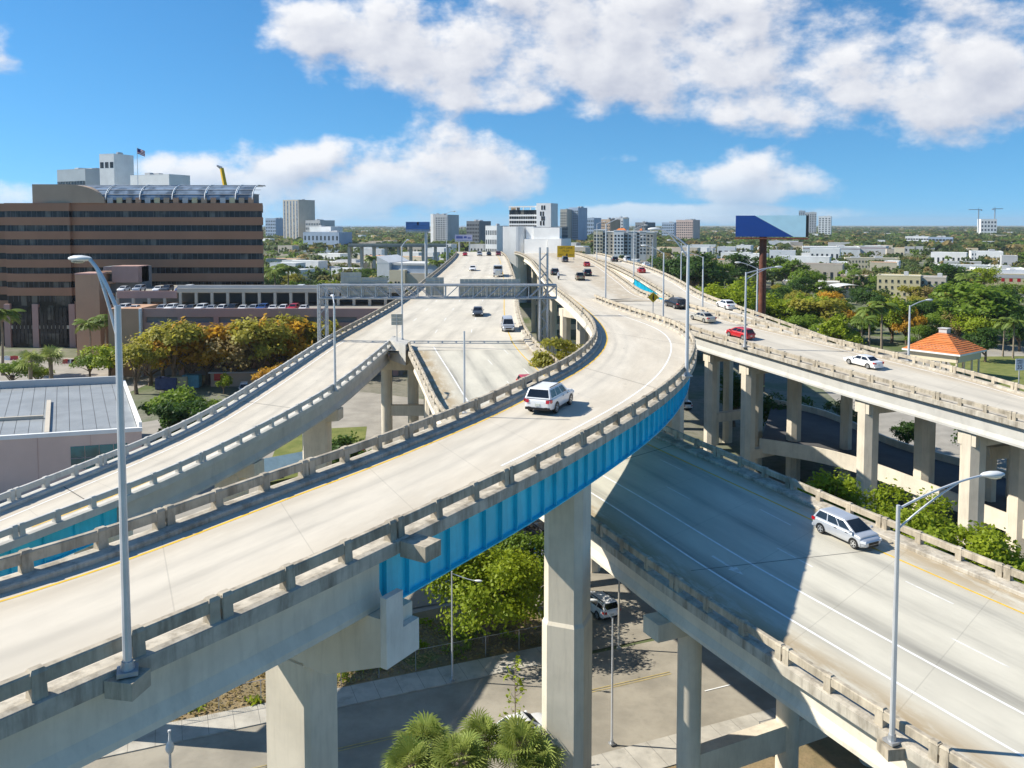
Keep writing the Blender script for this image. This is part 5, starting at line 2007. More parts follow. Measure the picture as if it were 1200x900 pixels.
    for px in range(126, 300, 11):
        MB().b2((X(px), .2, ztop + .0), (X(px) + 1.6, .5, ztop + 1.6)).build('roof_panel', WC[('tan', 'yellow', 'grey', 'orange')[px % 4]], root)
    # flagpole
    f = empty('flagpole', (at(162, 230, BY + 8)[0], BY + 8, ztop))
    tag(f, 'flagpole flying a red, white and blue striped flag on the office roof', 'flagpole')
    zt2 = at(162, 172, BY + 8)[2]
    MB().tube((0, 0, 0), (0, 0, zt2 - ztop), .12, .08, 8).build('pole', M['alu'], f)
    fw, fh_ = 2.6, 1.7
    zf = zt2 - ztop - 2.1
    red = pm('flag_red', (.42, .03, .04), .8, .05, 2); whi = pm('flag_white', (.75, .75, .75), .8, .05, 2); blu = pm('flag_blue', (.04, .05, .2), .8, .05, 2)
    wav = lambda u: (.1 + u * fw * .9, math.sin(u * 6) * .18, -u * .9)
    mb = MB()
    for s in range(7):
        for i in range(8):
            p = []
            for (u, v) in ((i / 8, s / 7), ((i + 1) / 8, s / 7), ((i + 1) / 8, (s + 1) / 7), (i / 8, (s + 1) / 7)):
                w_ = wav(u); p.append((w_[0], w_[1], zf + w_[2] + fh_ * v))
            mb.add(p, [(0, 1, 2, 3)], 2 if (s >= 3 and i < 3) else (0 if s % 2 == 0 else 1))
    mb.build('flag', [red, whi, blu], f)
    # pink stair tower and podium in front
    t = empty('stair_tower', (at(104, 400, 232)[0], 232, 0))
    tag(t, 'tall salmon stair tower in front of the office block', 'tower')
    w = at(118, 400, 232)[0] - at(90, 400, 232)[0]
    h = at(104, 322, 232)[2]
    MB().b2((-w / 2, 0, 0), (w / 2, 8, h)).build('wall', WC['orange'], t)
    MB().b2((-w / 2 - .06, -.06, h), (w / 2 + .06, 8.06, h + .4)).build('coping', WC['pink'], t)
    OCC.append((at(85, 400, 232)[0], at(168, 400, 232)[0], 222, 250))
    p = empty('podium', (at(141, 400, 236)[0], 236, 0))
    tag(p, 'pink podium with stacked balconies between the stair tower and the garage', 'building')
    w = at(164, 400, 236)[0] - at(118.5, 400, 236)[0]
    zz = lambda py: at(141, py, 236)[2]
    xm = -w / 2 + w * .33
    MB().b2((xm, 0, zz(331)), (w / 2, 7, zz(312))).build('wall', WC['pink'], p)
    MB().b2((-w / 2, 2.5, 0), (w / 2, 9, zz(313))).build('recess', WC['dark'], p)
    for py in (318, 330, 344, 357, 370, 383):
        MB().b2((-w / 2, 0, zz(py + 2.5)), (xm - .02, 2.45, zz(py))).build('balcony', WC['orange'], p)


office()

# ---- parking garage with cars on its decks
GYY = 206.0
def garage():
    o = at(300, 400, GYY)
    root = empty('parking_garage', (o[0], GYY, 0))
    tag(root, 'long low pinkish parking garage with dark slot openings', 'building')
    X = lambda px: at(px, 372, GYY)[0] - o[0]
    Z = lambda py: at(300, py, GYY)[2]
    OCC.append((X(118) + o[0], X(470) + o[0], GYY - 4, GYY + 50))
    xa, xb = X(168), X(470)
    zdeck = Z(366)
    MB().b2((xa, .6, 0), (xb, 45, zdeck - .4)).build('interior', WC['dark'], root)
    MB().b2((xa, .0, zdeck - .4), (xb, 45, zdeck)).build('deck', M['lot'], root)
    # spandrels
    MB().b2((xa, -.02, Z(371.5)), (xb, .5, Z(361.5))).build('spandrel', WC['pink'], root)
    MB().b2((xa, -.02, Z(388)), (xb, .5, Z(378))).build('spandrel', WC['pink'], root)
    MB().b2((xa, -.02, 2.6), (xb, .5, 5.2)).build('spandrel', WC['pink'], root)
    for px in (168, 211, 253, 295, 337, 379, 421, 463):
        MB().b2((X(px) - .6, .02, 0), (X(px) + .6, .52, zdeck - .4)).build('pier', WC['pink'], root)
    # left block in front with white corner post
    MB().b2((X(130), -1.5, 0), (X(166), 10, Z(361))).build('end_block', WC['orange'], root)
    MB().b2((X(166), -1.6, 0), (X(168), -.6, Z(361))).build('corner_post', WC['white'], root)
    # upper deck behind
    yb = 16
    Zb = lambda py: at(300, py, GYY + yb)[2]
    x2 = at(207, 345, GYY + yb)[0] - o[0]; x3 = at(470, 345, GYY + yb)[0] - o[0]
    x1 = at(137, 345, GYY + yb)[0] - o[0]
    MB().b2((x1, yb, Zb(349.5)), (x2, yb + .5, Zb(341))).build('spandrel', WC['pink'], root)
    MB().b2((x2 + .02, yb, Zb(342.5)), (x3, yb + .5, Zb(338))).build('spandrel', WC['sand'], root)
    MB().b2((x2 + .02, yb + .6, Zb(338)), (x3, yb + 1.0, Zb(334.5))).build('rail', WC['grey'], root)
    MB().b2((x1, yb + 1.1, Zb(344)), (x3, yb + 28, Zb(343))).build('deck', M['lot'], root)
    n = 18
    for i in range(n + 1):
        x = x1 + (x3 - x1) * i / n
        MB().b2((x - .35, yb + .05, zdeck), (x + .35, yb + .6, Zb(343))).build('column', WC['sand'], root)
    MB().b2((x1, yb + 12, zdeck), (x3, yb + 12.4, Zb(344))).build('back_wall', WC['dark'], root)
    return root, zdeck, Zb(343), yb


groot, gz, gz2, gyb = garage()
# small parked cars: body, glass and wheels in one mesh
def small_car(col, kind):
    L, W, H, belt, hoodf, xw, xf, xr, xb, wb, wr, gc, trunk = KINDS_[kind]
    P = CARS[kind][0]
    mb = MB()
    for nm, mi in (('body', 0), ('cabin', 0), ('windshield', 1), ('rear_window', 1)):
        b = P[nm][0]; mb.add(b.v, b.f, mi)
    for b in P['side_window']:
        mb.add(b.v, b.f, 1)
    for sx in (-1, 1):
        for s in (-1, 1):
            mb.tube((sx * wb / 2, s * (W / 2 - .2), wr), (sx * wb / 2, s * (W / 2 + .02), wr), wr, wr, 12, 2)
    return mb.mesh('parked_car', [CP[col], M['carglass'], M['tyre']], True)
SMALL = {}
def small(col, kind, loc, rz, lab, group):
    k = (col, kind)
    if k not in SMALL:
        SMALL[k] = small_car(col, kind)
    o = mko('parked_car', SMALL[k], None, loc, rz)
    tag(o, lab, 'car', group)
    return o
GG = 'cars parked on the garage decks'
cols = ['white', 'white', 'silver', 'white', 'white', 'grey', 'white', 'silver', 'white', 'black', 'white', 'silver', 'blue', 'white', 'white', 'red']
pos_l = [145, 158, 190, 201, 213, 224, 236, 248, 260, 273, 285, 297, 308, 320, 332, 344, 356]
seen = {}
ordw = ['first', 'second', 'third', 'fourth', 'fifth', 'sixth', 'seventh', 'eighth', 'ninth', 'tenth', 'eleventh', 'twelfth', 'thirteenth', 'fourteenth']
for i, px in enumerate(pos_l):
    c = cols[i % len(cols)]
    seen[c] = seen.get(c, 0) + 1
    p = at(px, 362, GYY + 3.6)
    small(c, ('suv', 'sedan', 'hatch')[i % 3], (p[0], GYY + 3.6, gz), -PI / 2 + .04 * (i % 3 - 1), f'{ordw[seen[c]-1]} {c} car from the stair tower in the garage\'s front row', GG)
seen = {}
for i, px in enumerate((145, 163, 186, 196, 212, 221, 331, 352, 380)):
    c = ('white', 'silver', 'white', 'grey', 'blue', 'white', 'silver', 'white', 'grey')[i]
    seen[c] = seen.get(c, 0) + 1
    p = at(px, 340, GYY + gyb + 4)
    small(c, ('sedan', 'suv')[i % 2], (p[0], GYY + gyb + 4, gz2 + .03), -PI / 2, f'{ordw[seen[c]-1]} {c} car from the stair tower on the garage\'s upper deck', GG)

# ---- building with the blue-grey metal roof, lower left
def metal_roof():
    A_ = un(-30, 515, 8.6); B_ = un(166, 503, 8.6); C_ = un(146, 446, 9.4); D_ = un(-50, 462, 9.4)
    u = (B_ - A_)[:2]; Lx = np.linalg.norm(u); u /= Lx
    rz = math.atan2(u[1], u[0])
    v = np.array([-u[1], u[0]])
    dep = float(np.dot((C_ - B_)[:2], v))
    sk = float(np.dot((C_ - B_)[:2], u)) / dep
    root = empty('warehouse', (A_[0], A_[1], 0), rz)
    tag(root, 'low pale pink warehouse with blue-grey metal roof beside the side ramp', 'building')
    OCC.append((A_[0] - 10, B_[0] + 3, A_[1] - 8, C_[1] + 5))
    MB().b2((-25, 0, 0), (Lx, dep, 8.3)).build('wall', WC['palepink'], root)
    for i in range(7):
        x = -25 + (Lx + 25) * i / 7
        MB().b2((x - .02, -.03, 0), (x + .02, .0, 8.3)).build('wall_joint', WC['pink'], root)
    # sloping roof of separate sheets
    n = 26
    for i in range(n):
        xa = -24.6 + (Lx + 24.2) * i / n; xb = -24.6 + (Lx + 24.2) * (i + 1) / n - .06
        MB().add([(xa, .5, 8.35), (xb, .5, 8.35), (xb, dep - .6, 9.0), (xa, dep - .6, 9.0), (xa, .5, 8.43), (xb, .5, 8.43), (xb, dep - .6, 9.08), (xa, dep - .6, 9.08)], PFACES[::-1]).build('roof_sheet', M['metalroof'], root)
    MB().b2((-25, -.08, 8.3), (Lx + .08, .45, 8.85)).build('coping', WC['white'], root)
    MB().b2((Lx - .35, .45, 8.3), (Lx + .08, dep, 9.5)).build('coping', WC['white'], root)
    MB().b2((-25, dep - .5, 8.3), (Lx - .36, dep + .1, 10.3)).build('parapet', WC['grey'], root)
    xk = Lx * .42
    MB().add([(xk - .3, 1.0, 8.4), (xk + .3, 1.0, 8.4), (xk + .3, dep * .62, 8.9), (xk - .3, dep * .62, 8.9), (xk - .3, 1.0, 8.8), (xk + .3, 1.0, 8.8), (xk + .3, dep * .62, 9.2), (xk - .3, dep * .62, 9.2)], PFACES[::-1]).build('roof_duct', WC['sand'], root)
    MB().b2((-20, dep * .30, 8.6), (xk - .55, dep * .30 + .5, 9.1)).build('roof_duct', WC['sand'], root)
    wf = Lx
    for i in range(4):
        xa = Lx * .56 + i * Lx * .088
        w_ = MB().b2((xa, -.06, 3.6), (xa + Lx * .084, .03, 6.8)).build('window', M['tealglass'], root)
        MB().b2((xa, -.1, 5.1), (xa + Lx * .084, -.065, 5.25)).build('mullion', WC['dark'], w_)
    for c_ in root.children_recursive:                # the plot is not square: side walls follow the street line
        for v_ in c_.data.vertices:
            v_.co.x += sk * v_.co.y
M['tealglass'] = glassm('teal_glass', (.01, .12, .13), .1)
metal_roof()

# storage containers, sheds and bits behind the side ramp
def container(px, py, L, W, H, ang, mats, lab, stripes=None):
    p = un(px, py, 0)
    r_ = empty('shipping_container', (p[0], p[1], 0.03), R(ang))
    tag(r_, lab, 'container')
    MB().b2((-L / 2, -W / 2, .1), (L / 2, W / 2, H)).build('body', mats, r_)
    n = int(L / .5)
    for i in range(n):
        MB().b2((-L / 2 + i * L / n + .08, -W / 2 - .05, .2), (-L / 2 + i * L / n + .28, -W / 2, H - .1)).build('rib', mats, r_)
    for s in (-1, 1):
        MB().b2((L / 2, s * W / 4 - W * .23, .2), (L / 2 + .06, s * W / 4 + W * .23, H - .1)).build('door', mats, r_)
container(196, 456, 4.5, 2.4, 2.6, 4, pm('cont_blue', (.06, .09, .20), .6, .15, 1), 'dark blue storage container behind the shrubs')
container(211, 455, 3.6, 2.4, 2.7, 4, pm('cont_cream', (.50, .44, .28), .6, .15, 1), 'cream storage container between two blue ones')
container(225, 454, 3.6, 2.4, 2.9, 4, pm('cont_teal', (.10, .30, .36), .6, .15, 1), 'teal storage container at the end of the row')
p = un(268, 453, 0)
sh = empty('shed', (p[0], p[1], 0), R(4)); tag(sh, 'long brown shed with a red door panel behind the side ramp', 'shed')
MB().b2((-4, 0, 0), (9, 4, 3.1)).build('wall', WC['tan'], sh)
MB().b2((-4.4, -.5, 3.1), (9.4, 4.4, 3.4)).build('roof', M['roofgrey'], sh)
MB().b2((-3.2, -.08, 1.4), (-.6, .02, 3.0)).build('door', CP['red'], sh)
p = un(330, 566, 0)
tk = empty('market_shelter', (p[0], p[1], 0), R(40)); tag(tk, 'blue and white canopy with red hangings under the side ramp', 'canopy')
MB().add([(-4, -2.2, 2.6), (4, -2.2, 2.6), (4, 2.2, 2.6), (-4, 2.2, 2.6), (-4, 0, 4.0), (4, 0, 4.0)], [(0, 1, 5, 4), (2, 3, 4, 5), (0, 4, 3), (1, 2, 5)]).build('canopy', pm('canopy_blue', (.25, .38, .46), .7, .1, 1), tk)
MB().b2((-3.9, 2.25, 1.2), (3.9, 2.32, 2.6)).build('hanging', CP['red'], tk)
for x in (-3.8, 3.8):
    for y in (-2.1, 2.1):
        MB().tube((x, y, 0), (x, y, 2.6), .07, .07, 6).build('post', M['steel'], tk)
p = un(262, 560, 0)
ys = empty('yard_shed', (p[0], p[1], 0), R(40)); tag(ys, 'yellow-roofed shed under the side ramp', 'shed')
MB().b2((-3.5, -2.5, 0), (3.5, 2.5, 3.2)).build('wall', WC['dark'], ys)
MB().b2((-3.9, -2.9, 3.2), (3.9, 2.9, 3.5)).build('roof', pm('shed_yellow', (.55, .38, .10), .8, .2, 1), ys)
for i in range(6):
    MB().b2((-3.3 + i * 1.15, -2.6, .2), (-3.0 + i * 1.15, -2.5, 3.0)).build('slat', pm('shed_green', (.05, .16, .10), .8, .1, 1), ys)
# water-filled barriers on the forecourt
for i, (px, c) in enumerate(((8, 'white'), (17, 'red'), (28, 'white'), (78, 'red'), (84, 'white'), (88, 'red'))):
    p = un(px, 422 + (i > 2) * 4, .03)
    mb = MB().prism([(-1, -.3), (1, -.3), (1, .3), (-1, .3)], 0, .55, 0, [(-.95, -.16), (.95, -.16), (.95, .16), (-.95, .16)]).b2((-.95, -.16, .55), (.95, .16, 1.1)).b2((-.25, -.18, 1.1), (.25, .18, 1.2))
    o = mb.build('traffic_barrier', CP[c], None, loc=p)
    tag(o, f'{c} plastic traffic barrier on the forecourt, {("outermost", "beside the outermost", "third along", "left", "middle", "right")[i]} of its {"row" if i < 3 else "cluster by the stair tower"}', 'barrier', 'traffic barriers on the forecourt')

# ---- white warehouse by the carriageway
def white_warehouse():
    Y = 445.0
    root = empty('warehouse', (at(470, 340, Y)[0], Y, 0), -.3)
    tag(root, 'white flat-roofed warehouse beside the lower carriageway', 'building')
    ox = at(470, 340, Y)[0]
    X = lambda px: at(px, 330, Y)[0] - ox
    Z = lambda py: at(470, py, Y)[2]
    OCC.append((X(436) + ox, X(520) + ox, Y - 5, Y + 40))
    MB().b2((X(439), 0, 0), (X(455), 26, Z(308))).build('wall', WC['white'], root)
    MB().add([(X(439), -.05, Z(309)), (X(455), -.05, Z(309)), (X(455), -.05, Z(308)), (X(439), -.05, Z(300.5)), (X(439), 26, Z(309)), (X(455), 26, Z(309)), (X(455), 26, Z(308)), (X(439), 26, Z(300.5))], PFACES).build('gable', WC['white'], root)
    MB().b2((X(455) + .02, 3, 0), (X(520), 26, Z(311))).build('wall', WC['blue'], root)
    MB().b2((X(455) + .02, 2.6, Z(311)), (X(522), 26.4, Z(308.6))).build('roof', M['roofwhite'], root)
    MB().b2((X(455) + .02, 0, 0), (X(475), 2.9, Z(316.5))).build('porch', WC['cream'], root)
    MB().b2((X(475) + .02, 1.2, 0), (X(504), 2.9, Z(320))).build('porch', WC['sand'], root)
    for px in (440, 462, 466, 470):
        MB().b2((X(px), -.08, Z(332)), (X(px) + .9, -.055 if px < 455 else -.02, Z(330))).build('window', M['window'], root)
white_warehouse()

# ---- billboards
def billboard(px0, px1, py0, py1, Y, postpx, lab, faces, postmat, postw, tilt=0.0, base=0.0, posts=None):
    a = at(px0, py0, Y); b = at(px1, py1, Y)
    w, h = b[0] - a[0], a[2] - b[2]
    root = empty('billboard', ((a[0] + b[0]) / 2, Y, 0), tilt)
    tag(root, lab, 'billboard')
    z0 = b[2]
    MB().b2((-w / 2, .1, z0), (w / 2, .6, z0 + h)).build('frame', M['sign_black'], root)
    for poly, m_ in faces:
        k = len(poly)
        vs = [(-w / 2 + x * w, .06, z0 + y * h) for x, y in poly] + [(-w / 2 + x * w, .12, z0 + y * h) for x, y in poly]
        MB().add(vs, [tuple(range(k)), tuple(range(2 * k - 1, k - 1, -1))]).build('face', m_, root)
    MB().b2((-w / 2, -.9, z0 - .5), (w / 2, .7, z0 - .2)).build('catwalk', postmat, root)
    for pp in (posts or [postpx]):
        x = at(pp, py1, Y)[0] - (a[0] + b[0]) / 2
        MB().tube((x, 1.0, base), (x, 1.0, z0 + h * .5), postw, postw * .96, 16).build('post', postmat, root, True)
    MB().b2((-w / 2 + .5, .62, z0 + .2), (w / 2 - .5, 1.4, z0 + .7)).build('beam', postmat, root)
    OCC.append((a[0] - 2, b[0] + 2, Y - 3, Y + 3))
    return root, w, h, z0
bb_blue = pm('poster_blue', (.008, .05, .24), .4, .04, .5); bb_light = pm('poster_light_blue', (.42, .66, .76), .4, .04, .5)
billboard(863, 945, 252.5, 277.5, 185, 894, 'big blue and pale blue billboard on a single rusty post', [
    ([(0, 0), (.80, 0), (.26, 1), (0, 1)], bb_blue), ([(.805, 0), (.965, 0), (.965, 1), (.265, 1)], bb_light)], M['rust'], .82, R(-24))
bb_mid = pm('poster_mid_blue', (.10, .22, .50), .4, .25, .6, stretch=(.2, 1, 3)); bb_grey = pm('poster_grey', (.4, .45, .55), .5, .1, .6)
billboard(475.5, 503.5, 260, 271, 430, 499, 'blue double billboard on a pale post above the warehouse', [([(0, .22), (1, .22), (1, 1), (0, 1)], bb_mid), ([(0, 0), (1, 0), (1, .2), (0, .2)], bb_grey), ([(.47, .65), (.55, .65), (.55, .99), (.47, .99)], CP['red'])], M['alu'], .75)
r_, w_, h_, z0_ = billboard(533, 553.5, 275, 282, 400, 539, 'pale lilac billboard with blue script beyond the crest', [([(0, 0), (1, 0), (1, 1), (0, 1)], pm('poster_lilac', (.62, .58, .74), .5, .05, 1))], M['alu'], .35, posts=(538, 550))
MB().b2((-w_ * .42, .02, z0_ + h_ * .35), (-w_ * .05, .055, z0_ + h_ * .75)).b2((w_ * .02, .02, z0_ + h_ * .4), (w_ * .18, .055, z0_ + h_ * .72)).b2((w_ * .24, .02, z0_ + h_ * .35), (w_ * .42, .055, z0_ + h_ * .55)).build('script_mark', pm('poster_script', (.10, .14, .42), .5, .1, 1), r_)

# ---- big white box building with the tower behind it
def white_box():
    Y = 395.0
    ox = at(622, 290, Y)[0]
    root = empty('data_centre', (ox, Y, 0), -.42)
    tag(root, 'huge white windowless block with dark vertical joints at the crest', 'building')
    X = lambda px: at(px, 280, Y)[0] - ox
    Z = lambda py: at(622, py, Y)[2]
    OCC.append((X(580) + ox, X(665) + ox, Y - 5, Y + 60))
    MB().b2((X(586), 4, 0), (X(657), 12, Z(266.2))).build('core', WC['dark'], root)
    def panel(x0, x1, y0, y1, d):
        MB().b2((X(x0), d, max(0, Z(y1))), (X(x1), 12, Z(y0))).build('panel', WC['white'], root)
    panel(586, 599, 265.6, 310, 0)
    # rounded corner bay
    pts = [(X(599), 0)] + [(X(613) - (X(613) - X(603)) * (1 - math.sin(t)), (1 - math.cos(t)) * 5) for t in np.linspace(0, PI / 2, 7)] + [(X(613), 11.9), (X(599), 11.9)]
    MB().prism(pts, 0, Z(265.4)).build('panel', WC['white'], root)
    panel(624.5, 657, 266.8, 280, 1)
    panel(613.8, 623.3, 265.8, 280, 2)
    panel(613.8, 642.5, 280.2, 310, 0)
    panel(644, 661, 279.5, 310, -1)
    Yt = 470.0
    rt = empty('office_tower', (at(621, 250, Yt)[0], Yt, 0), -.4)
    tag(rt, 'white and glass tower with angled slit windows rising behind the white block', 'building')
    o2 = at(621, 250, Yt)[0]
    X2 = lambda px: at(px, 255, Yt)[0] - o2
    Z2 = lambda py: at(621, py, Yt)[2]
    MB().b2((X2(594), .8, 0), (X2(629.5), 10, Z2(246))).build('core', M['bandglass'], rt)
    for k in range(4):
        MB().b2((X2(594), 0, Z2(253.5 + k * 5.2)), (X2(629.4), .75, Z2(251.5 + k * 5.2))).build('slab', WC['white'], rt)
    for k in range(12):
        xx = X2(594) + (X2(629) - X2(594)) * k / 12
        MB().b2((xx, .6, Z2(268)), (xx + .25, .78, Z2(251))).build('mullion', WC['grey'], rt)
    MB().b2((X2(594), 0, Z2(243)), (X2(629.4), .5, Z2(241.3))).build('crown_beam', WC['white'], rt)
    for px in (594, 603, 612, 621, 628):
        MB().b2((X2(px), .1, Z2(246)), (X2(px) + .5, .4, Z2(243))).build('crown_post', WC['white'], rt)
    MB().b2((X2(596), 1.0, Z2(246)), (X2(603), 6, Z2(241.8))).build('plant_room', WC['tan'], rt)
    MB().b2((X2(630), -1, 0), (X2(648), 10, Z2(238.3))).build('shaft', WC['white'], rt)
    for k, (px, py) in enumerate(((636, 241), (639, 241), (634.5, 248), (637.5, 248), (636, 253.5), (638.5, 253.5), (634.5, 259), (638, 259))):
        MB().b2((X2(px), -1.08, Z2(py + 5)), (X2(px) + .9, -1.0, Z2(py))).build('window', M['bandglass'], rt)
white_box()

# ---- apartment house by the main line
def apartments():
    Y = 750.0
    ox = at(730, 290, Y)[0]
    root = empty('apartment_house', (ox, Y, 0), -.28)
    tag(root, 'six-storey cream and grey apartment house with balconies and small red roofs', 'building')
    X = lambda px: at(px, 285, Y)[0] - ox
    Z = lambda py: at(730, py, Y)[2]
    OCC.append((X(690) + ox, X(770) + ox, Y - 5, Y + 40))
    segs = [(695, 706, 270, 0, 'cream'), (706.3, 708, 272, 2.5, 'dark'), (708.3, 719, 272, .5, 'sand'), (719.3, 731, 270.5, -1, 'white'), (731.3, 735, 273, 2, 'grey'), (735.3, 746, 271.5, 0, 'grey'), (746.3, 749, 273, 2.5, 'dark'), (749.3, 757, 271.5, 0, 'grey'), (757.3, 765.5, 272.5, 0, 'sand')]
    for x0, x1, yt, d, wl in segs:
        s = MB().b2((X(x0), d, 0), (X(x1), 25, Z(yt))).build('wall', WC[wl], root)
        MB().b2((X(x0) - .1, d - .2, Z(yt)), (X(x1) + .1, 25.2, Z(yt) + .6)).build('cornice', WC['white'], s)
        if wl == 'dark':
            for k in range(7):
                MB().b2((X(x0), d - 1.6, Z(296.5 - k * 4.0)), (X(x1), d - .02, Z(295.6 - k * 4.0))).build('balcony', WC['white'], s)
        else:
            nc = max(2, int((x1 - x0) / 3.6))
            for k in range(6):
                for c in range(nc):
                    xx = X(x0) + (X(x1) - X(x0)) * (c + .5) / nc
                    MB().b2((xx - .75, d - .08, Z(297.4 - k * 4.0)), (xx + .75, d + .02, Z(295.2 - k * 4.0))).build('window', M['window'], s)
    for x0, x1 in ((721, 733), (748, 752)):
        MB().prism([(X(x0), 3), (X(x1), 3), (X(x1), 12), (X(x0), 12)], Z(270), Z(267.5), 0, [(X(x0) + 2, 6), (X(x1) - 2, 6), (X(x1) - 2, 9), (X(x0) + 2, 9)]).build('roof', M['tile'], root)
apartments()

# ---- pavilion with the orange hip roof
def pavilion():
    Y = 205.0
    c = at(1106, 420, Y)
    root = empty('pavilion', (c[0], Y, 0), R(38))
    tag(root, 'open park pavilion with an orange hipped tile roof and pale columns', 'pavilion')
    w = 12.0
    ze = at(1106, 409, Y)[2]; za = at(1106, 388.5, Y)[2]
    OCC.append((c[0] - 13, c[0] + 13, Y - 13, Y + 13))
    h = w / 2 + .9
    k = 12
    for s in range(4):                       # four hips laid in tile courses
        for j in range(k):
            t0, t1 = j / k, (j + 1) / k - .004
            q = []
            for t, e in ((t0, .10), (t1, .02)):
                rr = h * (1 - t * .93)
                z = ze + (za - ze) * t + e
                q += [(-rr, -rr, z), (rr, -rr, z)]
            a = s * PI / 2
            vs = [(x * math.cos(a) - y * math.sin(a), x * math.sin(a) + y * math.cos(a), z) for x, y, z in (q[0], q[1], q[3], q[2])]
            MB().add(vs, [(0, 1, 2, 3)]).build('tile_course', M['tile'], root)
    MB().prism([(-h, -h), (h, -h), (h, h), (-h, h)], ze - .35, ze + .05).build('eave', WC['white'], root)
    for s in range(4):
        a = s * PI / 2
        def rt(x, y): return (x * math.cos(a) - y * math.sin(a), x * math.sin(a) + y * math.cos(a))
        p0, p1, p2, p3 = rt(-w / 2, -w / 2), rt(w / 2, -w / 2), rt(w / 2, -w / 2 + .4), rt(-w / 2, -w / 2 + .4)
        MB().prism([p0, p1, p2, p3], ze - 2.1, ze - .36).build('beam', WC['cream'], root)
        for x in (-w / 2 + .35, -w / 6, w / 6):
            p = rt(x, -w / 2 + .35)
            MB().tube((p[0], p[1], 0), (p[0], p[1], ze - 1.4), .24, .24, 10).build('column', WC['cream'], root)
    MB().box((0, 0, za + .1), (1.9, 1.9, 1.2), .0).box((0, 0, za + .8), (2.3, 2.3, .15)).build('cupola', WC['grey'], root)
pavilion()

# ---- the rest of the town
def B_(*a, **k): return building(*a, **k)
B_('dark glass office slab rising behind the brown block', 54, 112, 199, 700, 30, 'glass', 4, 10, glass='bandglass', wfr=.9)
B_('slim pale tower with a dark crown behind the brown block', 113, 136.5, 181, 660, 20, 'white', 1, 3, z0=.86, z1=.96, glass='bandglass', wfr=.7)
B_('white apartment slab with green bays behind the vaulted roof', 142, 208, 205.5, 620, 20, 'white', 4, 12, wfr=.5)
B_('tall tan and blue striped residential tower on the skyline', 327, 354, 234.5, 1500, 40, 'sand', 1, 5, z0=.02, z1=.98, hfr=1, wfr=.45, glass='bluesky_glass')
B_('pale hazy towers beside the striped tower', 309, 325, 256, 1900, 40, 'blue', 6, 6)
B_('low grey apartment cluster beside the striped tower', 355, 378, 258.5, 1450, 40, 'grey', 5, 9)
B_('long blue-grey school block among the trees', 349, 403, 272.5, 1100, 30, 'blue', 2, 9, roof='roofwhite', wfr=.4)
B_('white stepped upper block of the school', 358, 392, 266, 1140, 25, 'white', 1, 5, roof='roofwhite')
B_('grey twin-faced tower beyond the blue double billboard', 508.5, 526, 252, 1250, 35, 'grey', 14, 5, wfr=.6)
B_('slender white tower edge beside the grey twin-faced tower', 504, 508, 251, 1270, 30, 'white')
B_('dark glass block in the trees beyond the crest', 545, 563, 259.5, 1150, 35, 'dark', 7, 8, glass='bandglass')
B_('white blocks among the trees behind the crest', 567, 584, 265, 930, 25, 'white', 3, 6)
B_('pale half of the twin tower behind the white block', 656, 665, 245.5, 1400, 40, 'sand', 12, 4)
B_('glassy half of the twin tower behind the white block', 665.3, 678.5, 243.5, 1420, 40, 'blue', 14, 5, glass='bandglass')
B_('low blue twin blocks on the skyline', 679, 697, 255.5, 2000, 60, 'blue', 5, 8)
B_('grey brown slab above the apartment house', 703.5, 716, 257.5, 1050, 30, 'tan', 10, 5)
B_('white tower with curved bays above the apartment house', 716.3, 731, 255.5, 1120, 30, 'white', 10, 5)
B_('small dark brick block on the skyline', 743.5, 757, 261, 1300, 40, 'dark', 5, 5)
B_('pale blue hazy block beside the pinkish towers', 775, 791, 261, 1800, 50, 'blue', 6, 6)
B_('pinkish apartment towers on the skyline', 791.5, 813, 258, 1500, 50, 'palepink', 9, 9)
B_('grey cluster of towers behind the billboard edge', 943, 957, 249, 2600, 60, 'grey', 12, 5)
B_('dark tower in the cluster behind the billboard', 936, 943, 247, 2700, 60, 'glass', 12, 3)
B_('white tower standing by itself right of the billboard', 959, 974, 253.5, 2300, 50, 'white', 10, 4)
B_('white three-storey office with ribbon windows in the trees', 1061, 1088, 277.5, 760, 30, 'white', 3, 9, hfr=.4, wfr=.8, single=False, h=17, rot=None)
B_('blue-grey wing of the white three-storey office', 1088.3, 1116, 278.5, 772, 30, 'blue', 3, 7, wfr=.8, h=16.5)
B_('half-built tower with cranes on the skyline', 1150, 1168, 257, 2400, 50, 'white', 4, 5, pent=False)
B_('long white warehouse with a red stripe along its top', 940, 1008, 290, 520, 40, 'white', roof='roofwhite', h=12, rot=None)
B_('grey flank of the red-striped warehouse', 1008.3, 1038, 289, 523, 36, 'grey', roof='roofwhite', h=12.3)
B_('long cream two-storey building with a row of small windows', 990, 1052, 303, 430, 14, 'cream', 2, 16, wfr=.35, hfr=.4, roof='roofwhite', h=9, rot=None)
B_('small white building among dark trees by the cream one', 946, 993, 308, 385, 20, 'white', 1, 8, wfr=.3, hfr=.3, roof='roofwhite', h=7, rot=None)
B_('white three-storey apartments near the frame edge trees', 1139, 1174, 295, 500, 18, 'white', 3, 10, wfr=.4, sides='FR', h=12, rot=None)
B_('cream four-storey apartment block with square windows', 1028, 1078, 324, 300, 12, 'yellow', 4, 7, wfr=.35, hfr=.45, single=True, roof='roofwhite', h=13, rot=None)
B_('shaded wing of the cream four-storey block', 1078.3, 1108, 326, 306, 14, 'sand', 4, 4, wfr=.4, single=True, h=12.5)
B_('brown two-storey motel with galleries', 985, 1027, 324, 320, 12, 'tan', 2, 8, wfr=.6, roof='roofwhite', h=8, rot=None)
